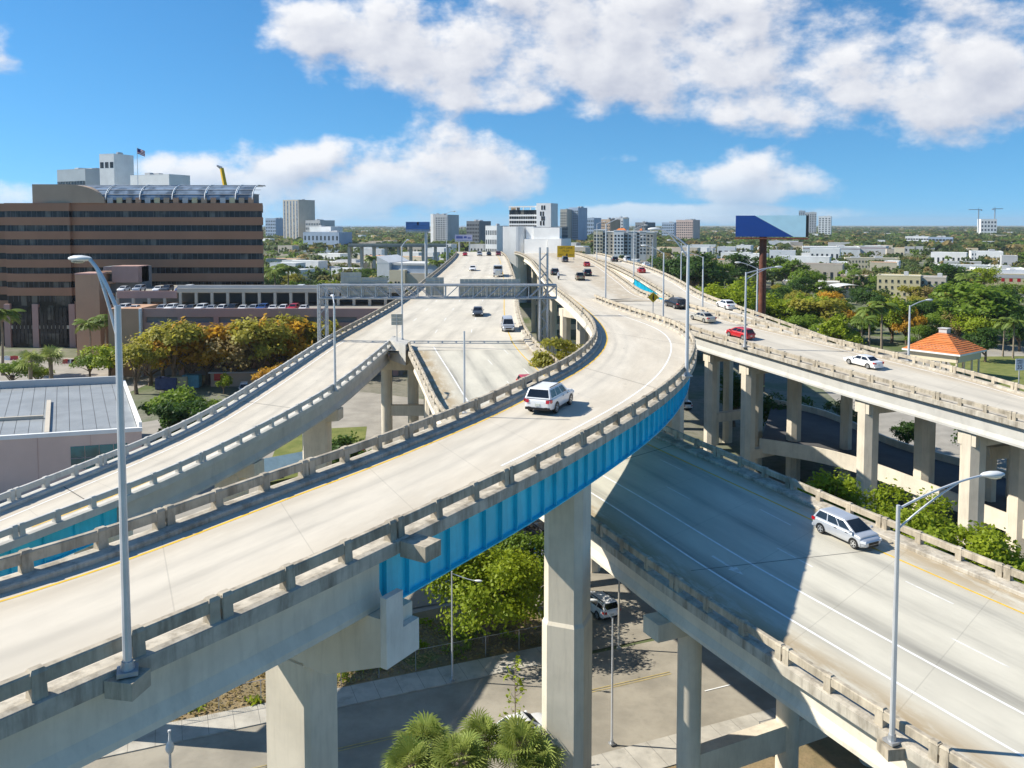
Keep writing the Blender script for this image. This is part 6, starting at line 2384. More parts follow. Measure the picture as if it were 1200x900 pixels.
B_('low flat-roofed row beside the motel', 916, 984, 331, 318, 16, 'sand', 1, 9, wfr=.6, roof='roofwhite', h=6, rot=None)
B_('grey and yellow store with red panels along its top', 1136, 1215, 322, 330, 40, 'yellow', roof='roofgrey', h=9.5, rot=None)
B_('white store behind the red-panelled one', 1150, 1210, 317, 372, 30, 'white', roof='roofwhite', h=11, rot=None)
B_('white house with an orange roof in the trees left of the billboard', 813, 836, 291, 430, 16, 'white', 1, 4, roof='tile', pent=False, h=9, rot=None)
B_('white cube building left of the billboard post', 840, 862, 290, 420, 20, 'white', 1, 3, roof='roofwhite', h=12, rot=None)
B_('low white wing of the cube building', 862.3, 880, 288, 440, 18, 'white', 1, 3, h=12)
B_('white box building right of the billboard post', 900, 936, 283, 430, 20, 'white', 1, 6, wfr=.2, hfr=.3, h=14, rot=None)
B_('small red-fronted shop below the billboard', 908, 926, 320, 330, 10, 'pink', 1, 3, h=5, rot=None)
B_('long white-roofed shed behind the yellow-green trees', 762, 858, 319, 330, 14, 'sand', 1, 12, roof='roofwhite', h=6, rot=None)
B_('white hall far out among the trees', 700, 722, 285, 640, 20, 'white', 1, 5, roof='roofwhite', h=10, rot=None)
B_('long white roofs in front of the far trees by the office block', 345, 432, 308, 330, 26, 'sand', 1, 14, roof='roofwhite', wfr=.4, h=7, rot=None)
B_('tan shed in front of the long white roofs', 366, 428, 317, 300, 10, 'cream', 1, 8, roof='roofgrey', h=6, rot=None)
B_('white pump house among palms behind the brown block', 318, 334, 284, 540, 15, 'white', h=8, rot=None)
vd = empty('viaduct', (0, 560, 0)); tag(vd, 'distant pale elevated road on columns left of the crest', 'viaduct')
xa_, xb_ = at(408, 287, 560)[0], at(524, 287, 560)[0]; zv_ = at(460, 287, 560)[2]
MB().b2((xa_, 0, zv_ - 1.4), (xb_, 9, zv_)).build('deck', M['lot'], vd)
MB().b2((xa_, -.1, zv_ - .3), (xb_, .3, zv_ + .9)).build('parapet', WC['sand'], vd)
for i_ in range(9):
    MB().b2((xa_ + (xb_ - xa_) * i_ / 8 - .8, 2, 0), (xa_ + (xb_ - xa_) * i_ / 8 + .8, 7, zv_ - 1.4)).build('pier', WC['sand'], vd)
# details that belong to single buildings
def add_stripe(idx, lo, hi, mat):
    pass
def stripe_on(label, f0, f1, mat, n=1, gap=0):
    for o in COL.objects:
        if o.get('label') == label:
            wl = [c for c in o.children if c.name.startswith('wall')][0]
            bb = [v.co for v in wl.data.vertices]
            x0 = min(v.x for v in bb); x1 = max(v.x for v in bb); h = max(v.z for v in bb)
            for i in range(n):
                a = x0 + (x1 - x0) * i / n + gap; b = x0 + (x1 - x0) * (i + 1) / n - gap
                MB().b2((a, -.06, h * f0), (b, .02, h * f1)).build('stripe' if n == 1 else 'panel', mat, o)
stripe_on('long white warehouse with a red stripe along its top', .86, .90, CP['darkred'])
stripe_on('grey flank of the red-striped warehouse', .86, .90, CP['darkred'])
stripe_on('grey and yellow store with red panels along its top', .62, .80, CP['red'], 9, 1.1)
# upper grey band of that store and tent roof in front of the motel
stripe_on('grey and yellow store with red panels along its top', .82, 1.0, WC['grey'])
p = at(998, 342, 425)
tr_ = empty('tent_roof', (p[0], 425, 0)); tag(tr_, 'long white vaulted tent roof in front of the motel', 'tent')
w_ = at(1026, 342, 425)[0] - at(970, 342, 425)[0]
zt_ = at(998, 334, 425)[2]; zl_ = at(998, 340, 425)[2]
n = 12
vs = []
for i in range(n + 1):
    t = i / n
    z = zl_ + (zt_ - zl_) * math.sin(PI * t)
    vs += [(-w_ / 2 + w_ * t, 0, z), (-w_ / 2 + w_ * t, 14, z)]
MB().add(vs, [(2 * i, 2 * i + 2, 2 * i + 3, 2 * i + 1) for i in range(n)]).build('canopy', M['roofwhite'], tr_)
MB().b2((-w_ / 2, .5, 0), (w_ / 2, 13, zl_)).build('wall', WC['sand'], tr_)
OCC.append((p[0] - w_ / 2, p[0] + w_ / 2, 420, 442))
# tower cranes and the yellow mobile crane
def crane(px, pyt, pyb, Y, lab, jib):
    a = at(px, pyt, Y)
    r_ = empty('tower_crane', (a[0], Y, 0)); tag(r_, lab, 'crane')
    MB().b2((-1, -1, 0), (1, 1, a[2])).build('mast', M['steel'], r_)
    MB().b2((-jib * .3, -.8, a[2]), (jib, .8, a[2] + 1.8)).build('jib', M['steel'], r_)
    MB().add([(-.9, 0, a[2] + 1.8), (.9, 0, a[2] + 1.8), (0, 0, a[2] + 9)], [(0, 1, 2)]).box((-jib * .27, 0, a[2] - 1.2), (4, 2, 2.4)).build('counterweight', M['steel'], r_)
crane(1147, 246, 262, 2390, 'tower crane left of the half-built tower', -28)
crane(1166, 245, 262, 2410, 'tower crane right of the half-built tower', 22)
YC = 330.0
a = at(256, 194, YC); b = at(266, 222, YC)
r_ = empty('mobile_crane', (b[0], YC, 0)); tag(r_, 'yellow crane boom poking up behind the vaulted roof', 'crane')
MB().box((0, 0, 2), (8, 3, 3)).build('carrier', M['sign_yellow'], r_)
MB().pipe([(0, 0, 3), (a[0] - b[0] + 2.6, 0, a[2] - 9), (a[0] - b[0] + 1.2, 0, a[2] - 1)], [.9, .9, .8], 4).build('boom', M['sign_yellow'], r_)
MB().pipe([(a[0] - b[0] + 1.2, 0, a[2] - 1), (a[0] - b[0] - .6, 0, a[2])], [.7, .3], 4).build('jib', M['steel'], r_)
# scattered small roofs in the woods
rs = random.Random(5)
kinds = [('white', 'roofwhite', 'small white flat-roofed house half hidden among the far trees'), ('sand', 'roofbrown', 'small house with a brown roof half hidden among the far trees'), ('cream', 'tile', 'small house with an orange roof half hidden among the far trees'), ('grey', 'roofwhite', 'grey shed with a pale roof half hidden among the far trees')]
cnt = 0
while cnt < 130:
    Y = (480 * (2.2 ** rs.random())) if cnt % 3 == 0 else 560 * (6.0 ** rs.random())
    px = rs.uniform(310, 1195)
    if 505 < px < 770 and Y < 520:
        continue
    if px < 640 and px > 520 and Y < 900:
        continue
    x = at(px, 300, Y)[0]
    if any(a_[0] - 6 < x < a_[1] + 6 and a_[2] - 12 < Y < a_[3] + 6 for a_ in OCC):
        continue
    wl, rf, lab = kinds[rs.choice((0, 0, 1, 2, 3, 0))]
    h = rs.uniform(8, 14)
    ww = rs.uniform(10, 34)
    pxw = ww / 2 / Y * 1000
    pyt = PY + 1000 * math.tan(math.atan((ZC - h) / Y) - PITCH)
    building(lab, px - pxw, px + pxw, pyt, Y, rs.uniform(9, 16), wl, 1, max(2, int(ww / 4)), name='house', cat='house', group='houses among the far trees: ' + wl, roof=rf, wfr=.4, hfr=.4, extras=False, rot=None)
    cnt += 1
# ------------------------------------------------------------------ trees
def leafmat(name, c0, c1, trans=.42):
    m, nt, bs = newmat(name)
    at_ = nd(nt, 'ShaderNodeAttribute'); at_.attribute_name = 'tint'
    oi = nd(nt, 'ShaderNodeObjectInfo')
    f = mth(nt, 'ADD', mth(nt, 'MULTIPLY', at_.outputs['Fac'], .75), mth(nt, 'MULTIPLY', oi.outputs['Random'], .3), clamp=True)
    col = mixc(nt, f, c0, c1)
    lk(nt, col, bs.inputs['Base Color'])
    bs.inputs['Roughness'].default_value = .55
    bs.inputs['Specular IOR Level'].default_value = .25
    tr = nd(nt, 'ShaderNodeBsdfTranslucent')
    lk(nt, mixc(nt, .5, col, tuple(min(1, x * 1.6) for x in c1)), tr.inputs[0])
    mx = nd(nt, 'ShaderNodeMixShader'); mx.inputs[0].default_value = trans
    lk(nt, bs.outputs[0], mx.inputs[1]); lk(nt, tr.outputs[0], mx.inputs[2])
    lk(nt, mx.outputs[0], nt.nodes['Material Output'].inputs[0])
    return m


LF = {
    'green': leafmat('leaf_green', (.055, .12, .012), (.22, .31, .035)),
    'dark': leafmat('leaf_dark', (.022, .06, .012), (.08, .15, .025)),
    'lime': leafmat('leaf_lime', (.11, .19, .012), (.34, .40, .025)),
    'olive': leafmat('leaf_olive', (.14, .15, .02), (.42, .38, .055)),
    'orange': leafmat('leaf_orange', (.28, .16, .018), (.66, .39, .035)),
    'brown': leafmat('leaf_brown', (.20, .15, .05), (.44, .34, .14)),
    'pale': leafmat('leaf_pale', (.16, .18, .12), (.36, .37, .28)),
    'magenta': leafmat('leaf_magenta', (.20, .01, .05), (.42, .02, .10)),
    'far1': leafmat('leaf_far_green', (.05, .09, .022), (.17, .215, .055)),
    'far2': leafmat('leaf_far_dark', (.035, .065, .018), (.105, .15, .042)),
    'far3': leafmat('leaf_far_olive', (.09, .095, .03), (.23, .215, .075)),
    'palm': leafmat('leaf_palm', (.06, .12, .018), (.22, .28, .05), .2),
    'fan': leafmat('leaf_fan', (.07, .15, .02), (.42, .46, .12), .25),
}
M['bark'] = pm('bark', (.17, .125, .085), .9, .25, 2.0, bmp=.4, coord='obj')
M['palmbark'] = pm('palm_bark', (.27, .22, .16), .9, .2, 2.0, bmp=.3, coord='obj')


def quads(C, Nn, size, rng, asp=1.5, roll=True):
    """leaf quads: centres C, normals Nn, sizes"""
    n = len(C)
    ref = rng.normal(size=(n, 3))
    a = np.cross(Nn, ref); a /= np.linalg.norm(a, axis=1)[:, None] + 1e-9
    b = np.cross(Nn, a)
    s = (size * rng.uniform(.65, 1.35, n))[:, None] if not hasattr(size, '__len__') else np.asarray(size)[:, None]
    a = a * s * .5 * asp; b = b * s * .5
    V = np.stack([C - a, C - b * .9 + a * .1, C + a, C + b * .9 + a * .1], 1)      # rhombic leaf
    return V.reshape(-1, 3)


def mesh_from_quads(name, V, mat, tint, mats=None, mi=None):
    n = len(V) // 4
    me = bpy.data.meshes.new(name)
    me.vertices.add(len(V)); me.vertices.foreach_set('co', V.astype(np.float32).ravel())
    me.loops.add(len(V)); me.loops.foreach_set('vertex_index', np.arange(len(V), dtype=np.int32))
    me.polygons.add(n)
    me.polygons.foreach_set('loop_start', np.arange(0, len(V), 4, dtype=np.int32))
    me.polygons.foreach_set('loop_total', np.full(n, 4, dtype=np.int32))
    for m in (mats or [mat]):
        me.materials.append(m)
    if mi is not None:
        me.polygons.foreach_set('material_index', mi.astype(np.int32))
    a = me.attributes.new('tint', 'FLOAT', 'FACE')
    a.data.foreach_set('value', tint.astype(np.float32))
    me.update(calc_edges=True)
    return me


def crown_cloud(rng, n, R_, H_, base, lobes=14, flat=.75, spread=.72):
    """points and normals through the volume of a lobed crown; returns centres, normals, tint"""
    Ls = []
    for i in range(lobes):
        a = rng.uniform(0, 2 * PI); r = R_ * spread * math.sqrt(rng.uniform(0, 1))
        z = base + H_ * rng.uniform(.18, .82) * (1 - .35 * (r / R_) ** 2)
        Ls.append((r * math.cos(a), r * math.sin(a), z, R_ * rng.uniform(.26, .46)))
    Ls = np.array(Ls)
    w = Ls[:, 3] ** 2; w /= w.sum()
    k = rng.choice(len(Ls), n, p=w)
    d = rng.normal(size=(n, 3)); d /= np.linalg.norm(d, axis=1)[:, None]
    d[:, 2] = np.where(d[:, 2] < -.25, -d[:, 2] * .6, d[:, 2])
    d /= np.linalg.norm(d, axis=1)[:, None]
    rad = rng.uniform(.35, 1, n) ** .4
    C = Ls[k, :3] + d * (Ls[k, 3] * rad)[:, None] * np.array([1, 1, flat])
    # twig clumps: pull leaves towards clump centres for light and dark patches
    m = max(8, n // 26)
    cc = C[rng.choice(n, m)]
    idx = rng.integers(0, m, n)
    C = np.where(rng.random(n)[:, None] < .7, cc[idx] + rng.normal(size=(n, 3)) * R_ * .075, C)
    ctr = np.array([0, 0, base + H_ * .35])
    out = C - ctr; out /= np.linalg.norm(out, axis=1)[:, None] + 1e-9
    Nn = out * .55 + d * .35 + rng.normal(size=(n, 3)) * .42 + np.array([0, 0, .25])
    Nn /= np.linalg.norm(Nn, axis=1)[:, None]
    ct = rng.random(m)
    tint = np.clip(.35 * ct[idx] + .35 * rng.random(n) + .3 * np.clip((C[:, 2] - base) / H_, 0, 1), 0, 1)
    return C, Nn, tint, Ls


def tree_proto(kind, rng, n=850, leaf=.62, R_=4.6, H_=6.5, base=2.6, lobes=14, bare=0):
    C, Nn, tint, Ls = crown_cloud(rng, n, R_, H_, base, lobes)
    V = quads(C, Nn, leaf, rng)
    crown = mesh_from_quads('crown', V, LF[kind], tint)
    mb = MB()
    mb.pipe([(0, 0, -.2), (.1, .05, base * .6), (.05, .1, base + H_ * .25)], [.34, .25, .17], 8)
    for L in Ls[:9]:
        z0 = base * rng.uniform(.6, 1.2)
        mb.pipe([(.05, .05, z0), (L[0] * .5, L[1] * .5, z0 + (L[2] - z0) * .62), (L[0], L[1], L[2])], [.15, .10, .035], 5)
    trunk = mb.mesh('trunk', M['bark'], True)
    return trunk, crown


PROTO = {}
def protos():
    rng = np.random.default_rng(3)
    for k, nv in (('green', 4), ('dark', 3), ('lime', 3), ('olive', 3), ('orange', 3), ('brown', 3), ('pale', 1), ('magenta', 1)):
        PROTO[k] = [tree_proto(k, rng, n=1900 if k == 'brown' else 2900, leaf=.28 if k == 'brown' else .36, R_=rng.uniform(4.1, 5.0), H_=rng.uniform(5.5, 7.2), base=rng.uniform(1.8, 2.8), lobes=int(rng.integers(11, 18))) for _ in range(nv)]


protos()
NTREE = [0]
def tree(kind, x, y, h, label, group='trees beyond the roads', var=None, wide=1.0, name='tree', z=0.0):
    P = PROTO[kind]
    t, c = P[(NTREE[0] if var is None else var) % len(P)]
    NTREE[0] += 1
    root = empty(name, (x, y, z), random.uniform(0, 6.28))
    s = h / 8.8
    root.scale = (s * wide, s * wide, s)
    tag(root, label, 'tree', group)
    mko('trunk', t, root); mko('crown', c, root)
    return root


# palms: arching fronds with leaflets
def frond(mb_v, tints, rng, L, az, lift, droop, leaf=.05, n=16, wid=.55):
    u = np.array([math.cos(az), math.sin(az), 0])
    side = np.array([-u[1], u[0], 0])
    pts = []
    for t in np.linspace(0, 1, n + 1):
        pts.append(u * L * t * (1 - .18 * t * droop) + np.array([0, 0, L * (lift * t - droop * t * t * .75)]))
    pts = np.array(pts)
    tn = rng.random() * .5
    for i in range(1, n):
        t = i / n
        w = wid * L * .55 * math.sin(PI * min(1, .18 + t * .8)) ** .8
        tg = pts[i + 1] - pts[i]; tg /= np.linalg.norm(tg)
        for s in (-1, 1):
            tip = pts[i] + side * s * w + tg * w * .55 - np.array([0, 0, w * .42])
            a = pts[i] - tg * leaf * L * .9; b = pts[i] + tg * leaf * L * .9
            mid = (pts[i] + tip) / 2 + np.array([0, 0, w * .10])
            mb_v += [a, mid - tg * leaf * L, tip, mid + tg * leaf * L]
            tints.append(tn + .5 * rng.random())


def palm_proto(rng, h=9.0, nf=18, L=3.7):
    V = []; tt = []
    for i in range(nf):
        frond(V, tt, rng, L * rng.uniform(.85, 1.1), 2 * PI * i / nf + rng.uniform(-.2, .2), rng.uniform(.15, .85), rng.uniform(.7, 1.25))
    V = np.array(V) + np.array([0, 0, h])
    crown = mesh_from_quads('crown', V, LF['palm'], np.clip(np.array(tt), 0, 1))
    mb = MB().pipe([(0, 0, -.2), (.1, .02, h * .3), (.18, .05, h * .7), (0, 0, h)], [.26, .2, .17, .14], 9)
    mb.pipe([(0, 0, h - .5), (0, 0, h + .35)], [.17, .09], 8)
    return mb.mesh('trunk', M['palmbark'], True), crown


def fan_proto(rng, h=4.2, nl=40, L=1.15, nb=17):
    """cabbage palm: round fan leaves cut into blades"""
    V = []; tt = []
    st = MB()
    for i in range(nl):
        el = rng.uniform(-.45, 1.35); az = rng.uniform(0, 2 * PI)
        u = np.array([math.cos(az) * math.cos(el), math.sin(az) * math.cos(el), math.sin(el)])
        pl = rng.uniform(.5, 1.0)
        c = u * pl + np.array([0, 0, h])
        st.tube((0, 0, h), tuple(c), .025, .018, 4)
        side = np.cross(u, [0, 0, 1.0]); side /= np.linalg.norm(side) + 1e-6
        nrm = np.cross(side, u)
        tn = rng.random() * .55
        ll = L * rng.uniform(.75, 1.1)
        for b in range(nb):
            a = (b / (nb - 1) - .5) * 3.9
            d = u * math.cos(a) + side * math.sin(a)
            q = np.cross(nrm, d)
            w = .042 * ll
            mid = c + d * ll * .55
            tip = c + d * ll * (.92 + .12 * rng.random()) - np.array([0, 0, ll * .26]) + nrm * .05
            V += [c, mid - q * w, tip, mid + q * w]
            tt.append(tn + .45 * rng.random())
    crown = mesh_from_quads('crown', np.array(V), LF['fan'], np.clip(np.array(tt), 0, 1))
    st.pipe([(0, 0, -.2), (.05, .05, h * .5), (0, 0, h + .1)], [.3, .25, .27], 10)
    return st.mesh('trunk', M['palmbark'], True), crown


rngp = np.random.default_rng(21)
PALM = [palm_proto(rngp) for _ in range(3)]
FAN = [fan_proto(rngp) for _ in range(3)]
FANS = [fan_proto(rngp, 4.2, 30, 1.5, 13) for _ in range(2)]
def palm(x, y, h, label, fan=False, group='palms', k=[0], z=0.0, small=False):
    P = (FANS if small else FAN) if fan else PALM
    t, c = P[k[0] % len(P)]; k[0] += 1
    root = empty('palm_tree', (x, y, z), random.uniform(0, 6.28))
    s = h / (5.6 if fan else 10.5)
    root.scale = (s,) * 3
    tag(root, label, 'palm tree', group)
    mko('trunk', t, root); mko('crown', c, root)
    return root


# ---- near trees, with finer leaves
def near_tree(name, px, Y, zc, R_, H_, n, leaf, kind, label, base=None, lobes=26, seed=1, cat='tree', flat=.75):
    rng = np.random.default_rng(seed)
    p = at(px, 600, Y)
    b = zc - H_ * .5 if base is None else base
    C, Nn, tint, Ls = crown_cloud(rng, n, R_, H_, b, lobes, flat)
    root = empty(name, (p[0], Y, 0))
    tag(root, label, cat)
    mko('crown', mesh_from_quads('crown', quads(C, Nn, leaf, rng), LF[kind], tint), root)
    mb = MB()
    mb.pipe([(0, 0, -.2), (.15, .1, b * .7), (.1, .1, b + H_ * .3)], [.34, .27, .18], 10)
    for L in Ls[:16]:
        z0 = b * rng.uniform(.6, 1.1)
        mb.pipe([(.1, .1, z0), (L[0] * .45, L[1] * .45, z0 + (L[2] - z0) * .55), (L[0], L[1], L[2])], [.16, .09, .02], 6)
    mko('trunk', mb.mesh('trunk', M['bark'], True), root)
    return root


zt_ = lambda px, py, Y: at(px, py, Y)[2]
near_tree('tree', 568, 73, 0, 5.6, 7.6, 15000, .23, 'lime', 'dense leafy green tree under the blue girder beside the tall pier', base=2.0, seed=4)
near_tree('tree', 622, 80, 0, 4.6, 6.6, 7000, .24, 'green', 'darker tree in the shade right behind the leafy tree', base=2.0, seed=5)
for i, (px, pyt, Y, R_, sd_, lab) in enumerate(((965, 545, 74, 3.7, 7, 'light green bush against the shaded piers beside the carriageway bend'), (1015, 580, 70, 3.3, 8, 'light green tree behind the parapet just past the silver hatchback'), (1062, 572, 71, 3.6, 9, 'spreading light green tree behind the parapet under the white saloon'),
                                             (1112, 600, 66, 3.4, 10, 'light green tree behind the parapet left of the long lamp arm end'), (1155, 612, 64, 3.6, 11, 'light green tree behind the parapet near the frame edge'), (1200, 640, 62, 3.4, 12, 'light green tree cut by the frame edge'), (1030, 600, 79, 3.4, 13, 'bush in the gap between two main carriageway piers'))):
    top = zt_(px, pyt, Y)
    near_tree('tree', px, Y, 0, R_, 6.5, 5200, .24, 'lime', lab, base=top - 6.2, lobes=20, seed=sd_, flat=.85)
near_tree('bush', 812, 92, 0, 2.2, 3.0, 1600, .25, 'lime', 'small bush beside the piers behind the blue girder end', base=3.0, lobes=9, seed=31)
near_tree('bush', 655, 108, 0, 3.4, 8.5, 3600, .3, 'olive', 'olive and ochre bush in the gap between flyover and lower carriageway', base=zt_(655, 380, 108) - 8, lobes=16, seed=32)
near_tree('tree', 410, 118, 0, 4.2, 6, 3200, .34, 'dark', 'dark tree on the roundabout under the side ramp', base=1.5, lobes=14, seed=33)
near_tree('tree', 425, 112, 0, 3.6, 6, 2500, .34, 'dark', 'small dark tree between the ramp piers', base=1.2, lobes=12, seed=36)
near_tree('bush', 395, 88, 0, 2.4, 1.6, 1200, .25, 'lime', 'low green shrub by the wide ramp pier', base=.2, lobes=8, seed=34)
near_tree('bush', 440, 92, 0, 2.0, 1.8, 1000, .25, 'green', 'low shrub under the strut between the ramp piers', base=.2, lobes=8, seed=35)
# bare twiggy sapling in front of the tall pier
sp_ = at(603, 800, 56)
mb = MB()
rg = random.Random(9)
h0 = zt_(603, 772, 56)
mb.pipe([(0, 0, 0), (.05, 0, h0 * .5), (0, .05, h0)], [.06, .045, .012], 6)
tw = []
for i in range(26):
    z = h0 * rg.uniform(.35, .97); a = rg.uniform(0, 6.28); l = rg.uniform(.5, 1.3) * (1.25 - z / h0)
    e = (math.cos(a) * l, math.sin(a) * l, z + l * .8)
    mb.pipe([(0, 0, z), (e[0] * .6, e[1] * .6, z + l * .35), e], [.02, .014, .006], 4); tw.append(e)
ro = empty('sapling', (sp_[0], 56, 0)); tag(ro, 'nearly bare sapling in front of the tall octagonal pier', 'tree')
mko('trunk', mb.mesh('trunk', M['palmbark']), ro)
rng = np.random.default_rng(5)
C = np.repeat(np.array(tw), 7, 0) + rng.normal(size=(len(tw) * 7, 3)) * .16
mko('crown', mesh_from_quads('crown', quads(C, rng.normal(size=C.shape), .13, rng), LF['lime'], rng.random(len(C))), ro)
# fan palms at the bottom of the frame
for i, (px, pyt, Y, lab) in enumerate(((497, 842, 50.5, 'fan palm at the lower edge of the frame, leftmost of the clump'), (538, 858, 48.5, 'fan palm lowest in the clump at the frame edge'), (566, 838, 51.5, 'fan palm in the middle of the clump at the frame edge'), (612, 846, 50, 'fan palm of the clump nearest the tall pier'), (480, 866, 48.5, 'low fan palm leaning out of the clump below the flyover'), (632, 872, 49, 'low fan palm touching the foot of the tall pier'))):
    p = at(px, pyt + 22, Y)
    h = zt_(px, pyt, Y) * .98
    palm(p[0], Y, h, lab, fan=True, group='fan palms below the flyover')

# ---- trees of the middle distance, by their place in the picture: (px, base py, crown-top py, kind, label)
def mid(px, pyb, pyt, kind, label, group='trees beyond the roads', wide=1.0):
    p = un(px, pyb, 0)
    h = max(2.5, zt_(px, pyt, p[1]))
    return tree(kind, p[0], p[1], h, label, group, wide=wide)
LG = 'trees in front of the garage'
for px, pyb, pyt, k, lab, wd in (
        (176, 452, 385, 'brown', 'sparse brownish tree at the left end of the garage row', 1.1), (205, 455, 376, 'olive', 'olive yellow tree beside the orange one', 1.1), (243, 450, 370, 'orange', 'bright orange-yellow tree before the garage', 1.25),
        (277, 452, 376, 'brown', 'brown bare-looking tree before the garage', 1.15), (305, 450, 372, 'olive', 'yellowish tree at the middle of the garage row', 1.1), (332, 446, 366, 'orange', 'ochre tree near the gantry leg', 1.1), (355, 442, 362, 'olive', 'olive tree just left of the gantry leg', 1.1), (372, 432, 372, 'brown', 'brown tree behind the gantry leg', 1.0),
        (225, 452, 378, 'orange', 'golden tree between the olive trees', 1.2), (262, 448, 380, 'orange', 'dull orange tree right of the brightest one', 1.2), (290, 448, 382, 'brown', 'greyish brown tree before the garage slots', 1.2), (190, 448, 388, 'olive', 'dusty olive tree by the white corner post', 1.2), (320, 442, 378, 'olive', 'yellow-green tree before the garage end', 1.2), (160, 462, 400, 'olive', 'low olive tree behind the metal roof corner', 1.1), (128, 446, 402, 'lime', 'bushy light green shrub behind the metal roof', 1.3), (150, 440, 396, 'olive', 'mixed olive shrub beneath the lamp pole', 1.2), (105, 444, 412, 'green', 'green shrub by the two small palms', 1.3),
        (345, 455, 415, 'orange', 'low golden shrub against the side ramp parapet', 1.3), (318, 465, 428, 'orange', 'golden shrub beside the shed', 1.2), (262, 462, 440, 'lime', 'small yellow-green bush by the white van', 1.0),
        (15, 456, 420, 'green', 'flowering green shrub at the frame edge above the metal roof', 1.4), (45, 452, 424, 'lime', 'light shrub above the metal roof', 1.2),
        (200, 520, 452, 'green', 'bright green bush beside the metal-roofed warehouse', 1.1), (218, 522, 458, 'green', 'bright green bush second along from the warehouse', 1.0), (238, 515, 462, 'green', 'dark green bush nearest the side ramp', 1.0), (228, 540, 475, 'dark', 'dark shrub at the foot of the warehouse corner', 1.0), (212, 545, 468, 'dark', 'deep green shrub against the warehouse side', .9)):
    mid(px, pyb, pyt, k, lab, LG, wd)
# yellow-green hedge of trees behind the outer carriageway
for i, px in enumerate((818, 830, 843, 856, 869, 880, 905, 917, 930)):
    mid(px, 392 + (i % 3) * 3, 336 + (i * 5 % 9) + (0 if px < 885 else 12), 'lime', f'yellow-green tree behind the outer parapet, {ordw[i]} from the bend lamp', 'yellow-green trees behind the outer parapet', 1.05)
for i, px in enumerate((812, 836, 850, 862, 876, 912, 924, 940, 952)):
    mid(px, 380 + (i % 3) * 4, 330 + (i * 7 % 9) + (0 if px < 885 else 14), 'lime', f'yellow-green tree in the second row behind the outer parapet, {ordw[i]} from the bend lamp', 'yellow-green trees behind the outer parapet', 1.2)
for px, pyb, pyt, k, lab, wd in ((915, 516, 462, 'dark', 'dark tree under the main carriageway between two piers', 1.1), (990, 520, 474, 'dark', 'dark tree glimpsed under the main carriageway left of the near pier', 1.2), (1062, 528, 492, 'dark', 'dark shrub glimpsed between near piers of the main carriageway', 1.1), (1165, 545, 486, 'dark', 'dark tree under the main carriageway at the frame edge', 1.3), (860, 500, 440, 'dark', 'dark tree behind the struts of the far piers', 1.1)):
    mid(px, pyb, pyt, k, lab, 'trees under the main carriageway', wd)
for px, pyb, pyt, k, lab, wd in (
        (812, 350, 296, 'dark', 'dark round tree left of the billboard behind the yellow-green row', 1.2), (790, 345, 298, 'dark', 'dark tree by the far lamps of the outer carriageway', 1.2), (835, 348, 300, 'green', 'green tree beside the white cube building', 1.1), (870, 340, 295, 'dark', 'dark tree just left of the rusty billboard post', 1.2), (905, 335, 298, 'green', 'green tree just right of the rusty billboard post', 1.2), (925, 338, 302, 'green', 'broad green tree right of the billboard post', 1.3),
        (945, 352, 312, 'green', 'green tree before the flat-roofed row', 1.2), (965, 400, 345, 'olive', 'olive round tree left of the silvery bush', 1.35), (990, 398, 352, 'orange', 'orange tinged tree among green ones beyond the carriageway', 1.0), (985, 415, 370, 'pale', 'silvery grey-green bush beyond the far parapet', 1.15), (975, 385, 340, 'orange', 'russet topped tree in the lot beyond the carriageway', .9),
        (1045, 402, 352, 'lime', 'light green tree between palms and pavilion', 1.0), (1062, 404, 360, 'orange', 'yellowing tree beside the lamp near the pavilion', .9), (1080, 392, 350, 'dark', 'dense dark tree behind the pavilion', 1.2), (1100, 390, 354, 'dark', 'dark tree directly behind the pavilion roof', 1.1), (1125, 395, 362, 'green', 'green tree right behind the pavilion', 1.0),
        (1145, 402, 326, 'green', 'big broad-crowned tree right of the pavilion', 1.45), (1165, 395, 345, 'dark', 'dark tree beside the big broad-crowned one', 1.2), (1185, 402, 352, 'green', 'green tree near the frame edge beyond the pavilion', 1.1), (1195, 412, 368, 'dark', 'dark tree at the frame edge beyond the speed sign', 1.0),
        (1060, 335, 318, 'green', 'tree before the cream four-storey block', 1.2), (1090, 358, 330, 'green', 'green tree hiding the shaded wing of the cream block', 1.3), (1117, 358, 340, 'magenta', 'magenta bougainvillea right of the cream block', 1.2), (1115, 350, 312, 'dark', 'dark tall tree between cream block and red-panelled store', 1.3), (1150, 345, 312, 'lime', 'light tree in front of the red-panelled store', 1.2)):
    mid(px, pyb, pyt, k, lab, wide=wd)
for i, (px, pyb, pyt) in enumerate(((3, 440, 358), (106, 430, 372), (125, 428, 368), (1018, 415, 355), (1033, 412, 350), (1010, 418, 368), (1175, 418, 372), (1187, 420, 370), (1130, 360, 318), (930, 385, 350), (322, 365, 310), (338, 360, 308), (512, 345, 302), (436, 330, 298), (1000, 345, 316))):
    p = un(px, pyb, 0)
    palm(p[0], p[1], zt_(px, pyt, p[1]) * 1.02, ('palm at the left frame edge before the office block', 'palm in front of the salmon stair tower', 'palm just right of the stair tower', 'palm left of the pair behind the white saloon', 'tall palm behind the white saloon', 'short palm beside the silvery bush', 'slim palm beyond the pavilion', 'slim palm by the speed sign', 'palm by the magenta bush', 'palm in the lot below the billboard', 'palm left of the gantry behind the garage', 'palm among trees behind the garage', 'palm beside the white warehouse', 'palm before the long white roofs', 'palm before the brown motel')[i], group='palms of the middle distance')
for px, pyb, pyt, lab in ((37, 462, 412, 'small fan palm above the metal roof, left of two'), (60, 458, 407, 'small fan palm above the metal roof, right of two')):
    p = un(px, pyb, 0)
    palm(p[0], p[1], zt_(px, pyt, p[1]), lab, fan=True, small=True, group='small fan palms above the metal roof')

